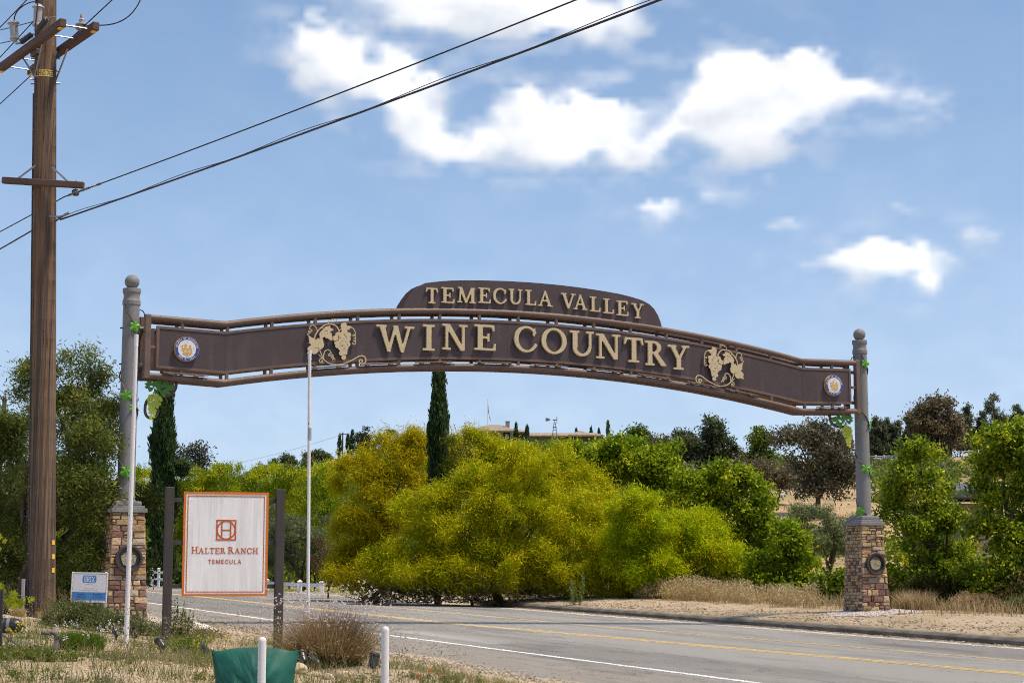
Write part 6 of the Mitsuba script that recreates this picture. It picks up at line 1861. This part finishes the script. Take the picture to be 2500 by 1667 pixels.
mat('stone_matte', type='principled', base_color={'type': 'mesh_attribute', 'name': 'vertex_color'}, roughness=.95, specular=.2)
r = np.random.default_rng(401)
WHITE = [(.46, .42, .40), (.54, .50, .49), (.36, .31, .28), (.50, .44, .41)]


def ellipse_pts(cx, cy, rx, ry, n, rnd, ang=0.0):
    t = rnd.random(n) * 6.283
    q = np.sqrt(rnd.random(n)) * (1 + .06 * np.sin(5 * t))
    x, y = q * np.cos(t) * rx, q * np.sin(t) * ry
    c, s = math.cos(ang), math.sin(ang)
    X, Y = cx + x * c - y * s, cy + x * s + y * c
    return np.stack([X, Y, ground_z(X, Y) + .012], -1)


pebbles('white_gravel', 'white gravel round the foot of the right stone pier', ellipse_pts(9.95, 49.6, 1.3, 1.15, 8000, r, .5), .018, .042, WHITE, 402)
pebbles('white_gravel_strip', 'white gravel at the foot of the left stone pier', ellipse_pts(-8.3, 40.6, 1.5, .75, 5000, r, -.3), .018, .04, WHITE, 403)
x = r.uniform(-7.5, 0.4, 2600)
y = r.uniform(15, 27.5, 2600)
okk = qr(x, y)[0] < 9.0
pts = np.stack([x, y, ground_z(x, y) + .004], -1)[okk]
pebbles('gravel', 'scattered small stones in the sandy foreground', pts, .008, .028, [(.42, .34, .25), (.50, .43, .34), (.36, .27, .18), (.56, .50, .43)], 404)
s_ = r.uniform(16, 60, 6000)
q_ = np.where(r.random(6000) < .55, 25.2 + np.abs(r.normal(size=6000)) * 1.1, 24.75 - np.abs(r.normal(size=6000)) * .12)
X, Y = xy(q_, s_)
Zp = np.where(q_ < 24.86, zroad(q_, s_) + .006, ground_z(X, Y) + .006)
pebbles('verge_gravel', 'loose grit and crumbs along the far kerb', np.stack([X, Y, Zp], -1), .010, .035, [(.34, .28, .20), (.24, .20, .15), (.42, .37, .30), (.18, .16, .13)], 406)
s_ = r.uniform(14, 45, 3500)
q_ = 9.45 + np.abs(r.normal(size=3500)) * .35
X, Y = xy(q_, s_)
pebbles('shoulder_gravel', 'loose grit on the near road shoulder', np.stack([X, Y, zroad(q_, s_) + .006], -1), .006, .022, [(.34, .28, .20), (.22, .20, .17), (.42, .37, .30)], 407)
paint('rock_tan', proc(lambda p, n, uv: mix((.52, .43, .31), (.36, .28, .19), smoothstep(.35, .65, fbm(p.x * 12, p.y * 12, p.z * 12, 4)))), .95)
for i, (x, y, s) in enumerate([(-2.50, 21.2, .085), (-2.80, 22.1, .075), (-2.28, 21.0, .06), (-1.98, 21.3, .07), (-1.75, 21.1, .055), (-2.62, 22.7, .07), (-1.55, 21.6, .06), (-2.1, 20.7, .05)]):
    m = trimesh.creation.icosphere(subdivisions=3)
    d = m.vertices.copy()
    f = meshkit.fbm(d * 1.6 + i * 7.3, 4, seed=i)
    m.vertices = d * (.7 + .75 * f)[:, None] * s * np.array([1.3, 1.0, .85])
    m.apply_translation([x, y, gz(x, y) + s * .35])
    lab = ['pale tan rock under the flowering bush, nearest the twin spotlights', 'pale rock left of the flowering bush', 'flat tan rock below the twin spotlights', 'tan rock right of the twin spotlights', 'small tan rock left of the bollard spotlight', 'pale rock at the left root of the flowering bush', 'tan rock between flowering bush and chipped bollard', 'smallest rock at the bottom under the flowering bush'][i]
    put('rock', m, 'rock_tan', None, True, label=lab, cat='rock', group='rocks below the flowering bush')

# ------------------------------------------------------------------ grasses and weeds
def blades(P, H, lean, W, C, r, seg=3, droop=.35):
    """Grass blades: roots P, heights H, sideways lean, widths W; each a bent strip."""
    n = len(P)
    a = r.random(n) * 6.283
    d = np.stack([np.cos(a), np.sin(a), np.zeros(n)], 1)
    s = np.stack([-np.sin(a), np.cos(a), np.zeros(n)], 1)
    b = r.random(n) * 6.283
    s = s * np.cos(b)[:, None] + d * np.sin(b)[:, None]
    H = np.broadcast_to(H, (n,))[:, None]
    lean = np.broadcast_to(lean, (n,))[:, None]
    W = np.broadcast_to(W, (n,))[:, None]
    rows = []
    for k in range(seg + 1):
        t = k / seg
        c = P + d * lean * H * t ** 1.7 + ZZ * H * (t - droop * lean * t ** 2)
        w = W * (1 - t) ** .7 * .5 if k < seg else W * 0
        rows.append(c + s * w)
        if k < seg:
            rows.append(c - s * w)
    V = np.stack(rows, 1)
    m = V.shape[1]
    F = []
    for k in range(seg):
        o = 2 * k
        if k < seg - 1:
            F += [[o, o + 1, o + 3], [o, o + 3, o + 2]]
        else:
            F += [[o, o + 1, o + 2]]
    F = (np.array(F)[None] + np.arange(n)[:, None, None] * m).reshape(-1, 3)
    return V.reshape(-1, 3), F, np.repeat(np.clip(C, 0, 1), m, axis=0)


def pick(cols, n, r, j=.15):
    cols = np.asarray(cols, float)
    t = r.random(n) * (len(cols) - 1)
    a = np.clip(t.astype(int), 0, len(cols) - 2)
    return (cols[a] + (cols[a + 1] - cols[a]) * (t - a)[:, None]) * (1 + j * r.normal(size=(n, 1)))


STRAW = [(.34, .25, .13), (.46, .36, .20), (.52, .43, .27), (.30, .19, .09)]
GREENW = [(.10, .15, .02), (.17, .22, .04), (.25, .28, .07)]
SAGE = [(.15, .18, .07), (.22, .25, .12), (.29, .30, .16)]


def scatter(n, x0, x1, y0, y1, r, qmax=9.0, qmin=-99, patch=None):
    x = r.uniform(x0, x1, n)
    y = r.uniform(y0, y1, n)
    q = qr(x, y)[0]
    k = (q < qmax + .35 * np.sin(y * 1.3)) & (q > qmin)
    if patch is not None:
        f = meshkit.fbm(np.stack([x * patch[0], y * patch[0], x * 0], -1), 3, seed=patch[2])
        k &= f + .10 * r.normal(size=n) > patch[1]
    x, y = x[k], y[k]
    return np.stack([x, y, ground_z(x, y) - .01], -1)


r = np.random.default_rng(501)
# the dirt track at the left stays bare
def off_track(P):
    t = 27.4 - .42 * (P[:, 0] + 7.0)
    return P[(np.abs(P[:, 1] - t) > 1.0 + .3 * np.sin(P[:, 0] * 3)) | (P[:, 0] > -3.9)]


P = off_track(scatter(34000, -8.5, .2, 14.5, 33, r, 8.6, patch=(.8, .53, 12)))
n = len(P)
g1 = blades(P, r.uniform(.05, .26, n), r.uniform(.2, .9, n), .006, pick(STRAW, n, r), r)
P = off_track(scatter(44000, -8.5, .2, 14.5, 30, r, 8.4, patch=(1.1, .52, 33)))
n = len(P)
g2 = blades(P, r.uniform(.04, .22, n), r.uniform(.2, .9, n), .009, pick(SAGE + GREENW + GREENW[:2], n, r), r)
put_leaves('dry_grass', [g1, g2], kind='stuff', label='thin dry grass and weeds over the sandy foreground')
P = off_track(scatter(1300, -7.5, -.5, 18.5, 28, r, 8.0, patch=(.8, .47, 12)))
n = len(P)
g = blades(P, r.uniform(.25, .55, n), r.uniform(.1, .5, n), .006, pick(SAGE + [(.36, .27, .15)], n, r), r, 4)
hd = P + np.stack([r.normal(size=n) * .05, r.normal(size=n) * .05, r.uniform(.25, .5, n)], 1)
hh = leaf_quads(np.repeat(hd, 5, 0) + r.normal(size=(n * 5, 3)) * [.03, .03, .05], r.normal(size=(n * 5, 3)) + [0, 0, .8], .035, .012, pick(STRAW + SAGE, n * 5, r), r)
put_leaves('seeding_grass', [g, hh], kind='stuff', label='taller seeding stalks among the dry grass')
# straw along the far verge
P = scatter(30000, -.5, 17, 46, 62, r, 99, 27.6, patch=(.6, .42, 7))
q, rr0 = qr(P[:, 0], P[:, 1])
dens = np.exp(-((q - 29.4) / 1.5) ** 2)
P = P[(r.random(len(P)) < dens * .6) & ~((np.abs(P[:, 0] - 9.9) < 1.7) & (np.abs(P[:, 1] - 49.8) < 1.6))]
n = len(P)
hgt = .18 + .55 * meshkit.fbm(P * .9, 2, seed=3) * r.random(n)
va = blades(P, hgt * 1.3, r.uniform(.1, .6, n), .016, pick(STRAW, n, r), r)
put_leaves('verge_grass', [va], kind='stuff', label='dry straw coloured grass along the far verge')
P = scatter(26000, -1.0, 9.0, 48, 64, r, 99, 28.2, patch=(1.1, .50, 21))
P = P[qr(P[:, 0], P[:, 1])[0] < 31.0 + .8 * np.sin(P[:, 1])]
n = len(P)
hgt = r.uniform(.25, .95, n) * (.42 + .75 * meshkit.fbm(P * .7, 2, seed=8))
va = blades(P, hgt, r.uniform(.15, .6, n), .014, pick([(.44, .33, .15), (.54, .43, .23), (.62, .53, .33)], n, r), r, 4)
hd = np.repeat(P, 7, 0) + np.stack([r.normal(size=n * 7) * .10, r.normal(size=n * 7) * .10, np.repeat(hgt, 7) * r.uniform(.55, .95, n * 7)], 1)
vb = leaf_quads(hd, r.normal(size=(n * 7, 3)) + [0, 0, 1.2], .10, .028, pick([(.48, .38, .20), (.62, .53, .33), (.42, .30, .14)], n * 7, r), r)
put_leaves('tall_straw', [va, vb], kind='stuff', label='tall pale seeding grass between the kerb and the yellow trees')
P = scatter(16000, -3, 17.5, 50, 72, r, 99, 30.0, patch=(.5, .40, 17))
P = P[qr(P[:, 0], P[:, 1])[0] < 36]
n = len(P)
put_leaves('undergrowth', [blades(P, r.uniform(.15, .5, n), r.uniform(.2, .9, n), .03, pick([(.10, .11, .03), (.22, .19, .08), (.32, .25, .13), (.13, .16, .04)], n, r), r)], kind='stuff', label='low dry undergrowth below the trees across the road')


def clump_plant(name, label, x, y, n, h, spread, cols, w, seed, cat='plant', lean=(.1, .8), seg=4, droop=.3, extra=None):
    r = np.random.default_rng(seed)
    a, q = r.random(n) * 6.283, np.sqrt(r.random(n)) * spread
    P = np.stack([x + np.cos(a) * q, y + np.sin(a) * q, np.zeros(n)], 1)
    P[:, 2] = ground_z(P[:, 0], P[:, 1]) - .02
    t = thing(name, label, cat)
    put_leaves('leaves', [blades(P, h * r.uniform(.5, 1.1, n), r.uniform(*lean, n), w, pick(cols, n, r), r, seg, droop)] + (extra(r, P) if extra else []), t)
    return t


BRIGHT = [(.07, .14, .012), (.13, .22, .018), (.20, .29, .03)]
clump_plant('rosemary_clump', 'bright green spiky clump right of the bent pipe', -5.30, 22.3, 2600, .27, .25, BRIGHT, .010, 510, lean=(.1, .7))
clump_plant('spiky_plant', 'green spiky plant at the foot of the left sign post', -4.22, 23.6, 800, .32, .20, BRIGHT, .012, 511, lean=(.2, 1.0))


def leafy_weed(name, label, x, y, w, h, n, cols, leaf, seed, cat='weed', flowers=None):
    r = np.random.default_rng(seed)
    g = gz(x, y)
    t = thing(name, label, cat)
    m = max(6, n // 40)
    a, q = r.random(m) * 6.283, np.sqrt(r.random(m)) * w * .5
    R0 = np.stack([x + np.cos(a) * q, y + np.sin(a) * q, np.full(m, g - .02)], 1)
    top = R0 + np.stack([np.cos(a) * w * .5 * r.random(m), np.sin(a) * w * .5 * r.random(m), h * r.uniform(.4, 1.05, m)], 1)
    put('stems', cat_([tube(curve([p, (p + q_) / 2 + r.normal(size=3) * .02, q_], 5), [.005, .004, .0035, .003, .002], 4) for p, q_ in zip(R0, top)]), 'weed_stem', t, True)
    i = r.integers(0, m, n)
    u = r.uniform(.15, 1.0, n)
    P = R0[i] + (top - R0)[i] * u[:, None] + r.normal(size=(n, 3)) * w * .06
    D = r.normal(size=(n, 3)) + [0, 0, .4]
    put_leaves('leaves', [leaf_quads(P, D, leaf * r.uniform(.6, 1.3, n), leaf * .38, pick(cols, n, r), r)], t)
    if flowers:
        fc, fn, fs = flowers
        i = r.integers(0, m, fn)
        P = top[i] + r.normal(size=(fn, 3)) * [.03, .03, .02]
        put_leaves('flowers', [leaf_quads(np.repeat(P, 3, 0), r.normal(size=(fn * 3, 3)), fs, fs * .7, np.repeat(np.array([fc]), fn * 3, 0) * (1 + .1 * r.normal(size=(fn * 3, 1))), r)], t, kind='stuff')
    return t


mat('weed_stem', type='twosided', bsdf={'type': 'principled', 'base_color': rgb(.16, .15, .06), 'roughness': .9})
leafy_weed('broadleaf_weed', 'leafy green weed in the bottom left corner', -5.5, 20.0, .5, .16, 1200, GREENW, .05, 520, flowers=((.75, .6, .02), 14, .03))
leafy_weed('broadleaf_weed', 'leafy green weed just right of the bottom left corner', -5.1, 19.9, .45, .15, 1000, GREENW, .05, 521, flowers=((.75, .6, .02), 8, .03))
leafy_weed('mustard_weed', 'yellow flowering weed around the slanting rod', -5.78, 20.6, .3, .40, 300, GREENW, .03, 522, flowers=((.80, .62, .02), 40, .03))
leafy_weed('mustard_weed', 'thin yellow flowering weed leaning over the left corner of the green cover', -3.42, 20.2, .35, .42, 260, [(.22, .28, .04), (.32, .36, .06)], .03, 523, flowers=((.80, .68, .04), 30, .025))
leafy_weed('tall_weed', 'tall green stalk weed in front of the road, left of the ranch sign panel', -5.38, 29.0, .16, .72, 900, [(.12, .17, .04), (.20, .25, .07)], .05, 524)
leafy_weed('tall_weed', 'second green stalk weed right beside the taller one', -5.22, 29.0, .14, .55, 600, [(.12, .17, .04), (.20, .25, .07)], .05, 525)
leafy_weed('poppy_weed', 'small green weed with orange flowers at the bottom edge right of the chipped bollard', -.92, 20.8, .3, .16, 420, GREENW, .03, 526, flowers=((.75, .22, .02), 8, .045))
leafy_weed('low_weed', 'small green weed at the bottom edge on the road side', -.55, 20.9, .45, .17, 520, GREENW, .035, 527)
leafy_weed('low_weed', 'small green weed at the bottom edge between both bollards', -1.75, 20.0, .4, .15, 420, GREENW, .03, 528)
leafy_weed('dock_weed', 'brown dry seed stalks at the foot of the utility pole', -8.15, 32.6, .4, .62, 1500, [(.26, .16, .08), (.36, .25, .13)], .03, 529)
leafy_weed('reed_weed', 'tall dry weed stalks at the foot of the yellow trees', 2.2, 61.5, .5, 1.3, 500, [(.16, .22, .07), (.24, .28, .10)], .10, 530)
leafy_weed('vine_weed', 'reddish low weed mat beside the white kerb nose', -5.85, 31.5, 1.1, .12, 2600, [(.22, .11, .06), (.30, .17, .09), (.18, .13, .06)], .05, 531)

# sagebrush in front of the pole and pier
def fine_bush(name, label, blobs, y, n, cols, seed, leaf=(.10, .012), clump=.16, base=None, cat='shrub', droop=-.8):
    r = np.random.default_rng(seed)
    B = far_blobs(blobs, y, .9)
    t = thing(name, label, cat)
    b = base if base is not None else base_at(blobs[0][0], y)
    put('stems', cat_([tube(curve([b + [r.normal() * .1, r.normal() * .1, -.05], (b + q_[:3]) / 2 + r.normal(size=3) * .05, np.array(q_[:3]) + r.normal(size=3) * .4 * np.array(q_[3:])], 6), np.linspace(.010, .003, 6), 4) for q_ in B for _ in range(10)]), 'weed_stem', t, True)
    put_leaves('leaves', [crown(B, n, clump, leaf[0], leaf[1], cols, r, droop=droop, out=.8, inner=.35, ragged=.7)], t)
    return t


SG = [(.12, .15, .05), (.19, .22, .09), (.27, .29, .14)]
fine_bush('sage_bush', 'bushy grey green weed between the utility pole and the small board', [(-7.35, 1.05, .42, .26), (-6.95, .97, .42, .22), (-7.7, .97, .3, .2), (-6.6, .90, .32, .15)], 30.6, 15000, SG, 540)
fine_bush('sage_bush', 'low grey green weed mat in front of the left stone pier', [(-6.2, .82, .45, .10), (-5.6, .76, .4, .09), (-6.8, .85, .3, .10)], 30.2, 7000, SG, 541)
fine_bush('sage_bush', 'grey green weed left of the utility pole foot', [(-9.4, 1.25, .45, .25), (-10.2, 1.3, .5, .3)], 33.6, 7000, SG, 542)
for i, (x, z, y, lab) in enumerate([(12.9, 1.05, 50.8, 'dry brown weed right of the right stone pier'), (14.3, 1.0, 50.2, 'grey green weed at the right edge of the far verge'), (15.4, .95, 49.6, 'dry weed farthest right on the far verge')]):
    fine_bush('verge_weed', lab, [(x, z, .55, .3), (x + .5, z - .05, .45, .22)], y, 4500, [SG, [(.32, .22, .12), (.42, .31, .18)]][i == 0] if i != 2 else [(.25, .21, .10), (.33, .27, .14)], 545 + i, leaf=(.16, .02))
clump_plant('straw_clump', 'brown dry grass clump right behind the right stone pier', 11.4, 51.2, 900, .7, .5, STRAW, .016, 549, lean=(.2, .9))
for i, (x, y) in enumerate([(-8.95, 32.7), (-8.35, 32.4), (-8.0, 32.9)]):
    clump_plant('straw_clump', ['straw tuft left of the utility pole foot', 'straw tuft right of the utility pole foot', 'straw tuft between utility pole and sage bush'][i], x, y, 240, .24, .14, [(.50, .36, .16), (.58, .44, .22)], .010, 550 + i)

# grapevine shoots at the left edge
r = np.random.default_rng(560)
t = thing('grapevine', 'yellow green grapevine leaves on the left edge below eye level', 'vine')
for (x, z, s) in [(-6.80, 1.44, .07), (-6.72, 1.40, .08), (-6.62, 1.42, .075), (-6.55, 1.38, .085), (-6.47, 1.40, .07), (-6.42, 1.42, .055), (-6.68, 1.50, .07), (-6.78, 1.54, .08), (-6.86, 1.60, .07), (-6.60, 1.34, .06), (-6.36, 1.44, .04), (-6.84, 2.25, .06), (-6.78, 2.20, .045), (-6.86, 2.10, .05), (-6.82, 1.86, .05), (-6.88, 1.98, .05), (-6.90, 1.35, .09), (-6.98, 1.50, .09)]:
    m = vine_leaf(s, r)
    N_ = rot(np.array([0, -1, .3]) + r.normal(size=3) * .45)
    X = rot(np.cross(ZZ + r.normal(size=3) * .5, N_))
    m = moved(m, frame([x, 24 + r.normal() * .08, z], X, np.cross(N_, X), N_))
    c = np.tile(np.array([.36, .42, .03]) * r.uniform(.8, 1.15), (len(m.vertices), 1))
    key = newkey(t + '__leaf')
    scene[key] = mikit.ply(m, 'leaf', smooth=True, color=c)
put('shoot', cat_([tube(curve([(-7.0, 24, 1.0), (-6.85, 24, 1.42), (-6.36, 24, 1.43)], 10), .006, 5), tube(curve([(-7.0, 24, 1.3), (-6.9, 24, 1.8), (-6.84, 24, 2.3)], 10), .006, 5)]), 'weed_stem', t, True)

# the flowering bush
r = np.random.default_rng(570)
gx, gy = -2.32, 23.0
gb = gz(gx, gy)
t = thing('gaura_bush', 'wide brown and green bush with small pinkish white flowers on thin wands', 'bush')
n = 5200
a, q = r.random(n) * 6.283, np.sqrt(r.random(n)) * .34
P = np.stack([gx + np.cos(a) * q, gy + np.sin(a) * q, np.full(n, gb - .03)], 1)
BRN = [(.16, .095, .045), (.26, .17, .085), (.34, .24, .13), (.20, .15, .06)]
out = np.stack([np.cos(a), np.sin(a), np.zeros(n)], 1)


def arching(P, out, H, spread, W, C, r, seg=6, curl=.5):
    n = len(P)
    s = unit(np.cross(out + r.normal(size=(n, 3)) * .6, ZZ + r.normal(size=(n, 3)) * .3))
    rows = []
    jit = r.normal(size=(n, 3)) * .10
    for k in range(seg + 1):
        u = k / seg
        c = P + out * (spread[:, None] * u ** 1.25) + ZZ * (H[:, None] * (u - curl * u ** 3 * (spread / H)[:, None] * .4)) + jit * (u * u) * H[:, None]
        w = (W * (1 - .7 * u) * .5)
        rows += [c + s * w, c - s * w]
    V = np.stack(rows, 1)
    F = []
    for k in range(seg):
        o = 2 * k
        F += [[o, o + 1, o + 3], [o, o + 3, o + 2]]
    m = V.shape[1]
    F = (np.array(F)[None] + np.arange(n)[:, None, None] * m).reshape(-1, 3)
    return (V.reshape(-1, 3), F, np.repeat(np.clip(C, 0, 1), m, axis=0)), rows[-1]


H = r.uniform(.30, .72, n)
st1, _ = arching(P, out, H, r.uniform(.05, .42, n) * (.5 + q / .34), .006, pick(BRN, n, r), r)
put_leaves('stems', [st1], t)
n2 = 3800
a2, q2 = r.random(n2) * 6.283, np.sqrt(r.random(n2)) * .42
P2_ = np.stack([gx + np.cos(a2) * q2, gy + np.sin(a2) * q2, gb + r.uniform(.0, .34, n2)], 1)
put_leaves('leaves', [leaf_quads(P2_, r.normal(size=(n2, 3)) + [0, 0, .7], r.uniform(.04, .09, n2), .014, pick([(.08, .10, .02), (.13, .15, .03), (.20, .16, .06)], n2, r), r)], t)
n3 = 330
a3 = r.random(n3) * 6.283
o3 = np.stack([np.cos(a3), np.sin(a3), np.zeros(n3)], 1)
P3 = np.stack([gx + np.cos(a3) * .2, gy + np.sin(a3) * .2, np.full(n3, gb + .2)], 1)
wands, tips = arching(P3, o3, r.uniform(.45, .85, n3), r.uniform(.1, .62, n3), .0035, pick([(.30, .18, .12), (.36, .26, .14)], n3, r), r)
put_leaves('wands', [wands], t)
k = 3
fl = np.repeat(tips, k, 0) + r.normal(size=(n3 * k, 3)) * [.02, .02, .05] - ZZ * .02
fl = fl[r.random(len(fl)) < .33]
fl4 = np.repeat(fl, 4, 0) + r.normal(size=(len(fl) * 4, 3)) * .007
put_leaves('flowers', [leaf_quads(fl4, r.normal(size=(len(fl4), 3)), .026, .017, pick([(.82, .76, .76), (.84, .80, .80), (.74, .56, .56)], len(fl4), r, .06), r)], t, kind='stuff', label='small pinkish white flowers')
# a few stray wands in front of the sign
n4 = 46
x4 = r.uniform(-4.2, -2.9, n4)
P4 = np.stack([x4, 23.4 + r.normal(size=n4) * .5, np.zeros(n4)], 1)
P4[:, 2] = ground_z(P4[:, 0], P4[:, 1])
a4 = r.random(n4) * 6.283
w4, tip4 = arching(P4, np.stack([np.cos(a4), np.sin(a4), a4 * 0], 1), r.uniform(.3, .8, n4), r.uniform(.05, .25, n4), .0035, pick([(.30, .22, .12)], n4, r) if False else np.tile([.30, .22, .12], (n4, 1)), r)
f4 = np.repeat(tip4, 8, 0) + r.normal(size=(n4 * 8, 3)) * [.012, .012, .03]
t = thing('gaura_stalks', 'sparse white flowering stalks between the ranch sign posts and the green cover', 'flowers')
put_leaves('wands', [w4], t)
put_leaves('flowers', [leaf_quads(f4, r.normal(size=(len(f4), 3)), .024, .016, pick([(.80, .72, .72), (.70, .5, .5)], len(f4), r, .06), r)], t, kind='stuff')
# white flowers dotted left of the sign
n5 = 26
P5 = np.stack([r.uniform(-6.0, -4.7, n5), r.uniform(21.2, 23.6, n5), np.zeros(n5)], 1)
P5[:, 2] = ground_z(P5[:, 0], P5[:, 1]) + r.uniform(.18, .34, n5)
f5 = np.repeat(P5, 7, 0) + r.normal(size=(n5 * 7, 3)) * .016
t = thing('white_wildflowers', 'white wildflowers in the grass around the bright green clump', 'flowers')
put_leaves('flowers', [leaf_quads(f5, r.normal(size=(len(f5), 3)), .028, .018, np.tile([.80, .76, .78], (len(f5), 1)), r)], t, kind='stuff')
put_leaves('stems', [blades(P5 - ZZ * .3, .3, .1, .004, np.tile([.2, .22, .08], (n5, 1)), r)], t)
# low green mats dotted over the soil
rm = np.random.default_rng(590)
mats = [(-5.9, 21.4), (-4.75, 21.0), (-4.3, 20.2), (-3.6, 21.6), (-3.9, 24.6), (-4.9, 24.8), (-6.1, 25.2), (-3.3, 19.4), (-4.9, 18.6), (-1.6, 20.6), (-1.1, 21.6), (-5.5, 23.6), (-3.1, 24.6), (-4.2, 18.4), (-2.0, 18.6), (-5.9, 19.1)]
where = ['at the left edge under the black tank', 'below the bright green clump', 'below the left sign post in the foreground', 'left of the green cover', 'right of the left sign post', 'left of the left sign post', 'behind the slanting rod', 'at the bottom left of the green cover', 'at the bottom edge left of centre of the weeds', 'between the two bollards', 'right of the chipped bollard', 'behind the bright green clump', 'between the sign posts', 'at the bottom edge between corner weeds and green cover', 'at the bottom edge right of the left bollard', 'in the bottom left corner']
for (x, y), wh in zip(mats, where):
    leafy_weed('ground_weed', 'low green weed mat ' + wh, x, y, rm.uniform(.3, .55), rm.uniform(.08, .16), int(rm.uniform(350, 700)), [GREENW, SAGE][int(rm.integers(0, 2))], .034, 600 + int(rm.integers(0, 9999)), flowers=((.80, .66, .05), 6, .022) if rm.random() < .4 else None)
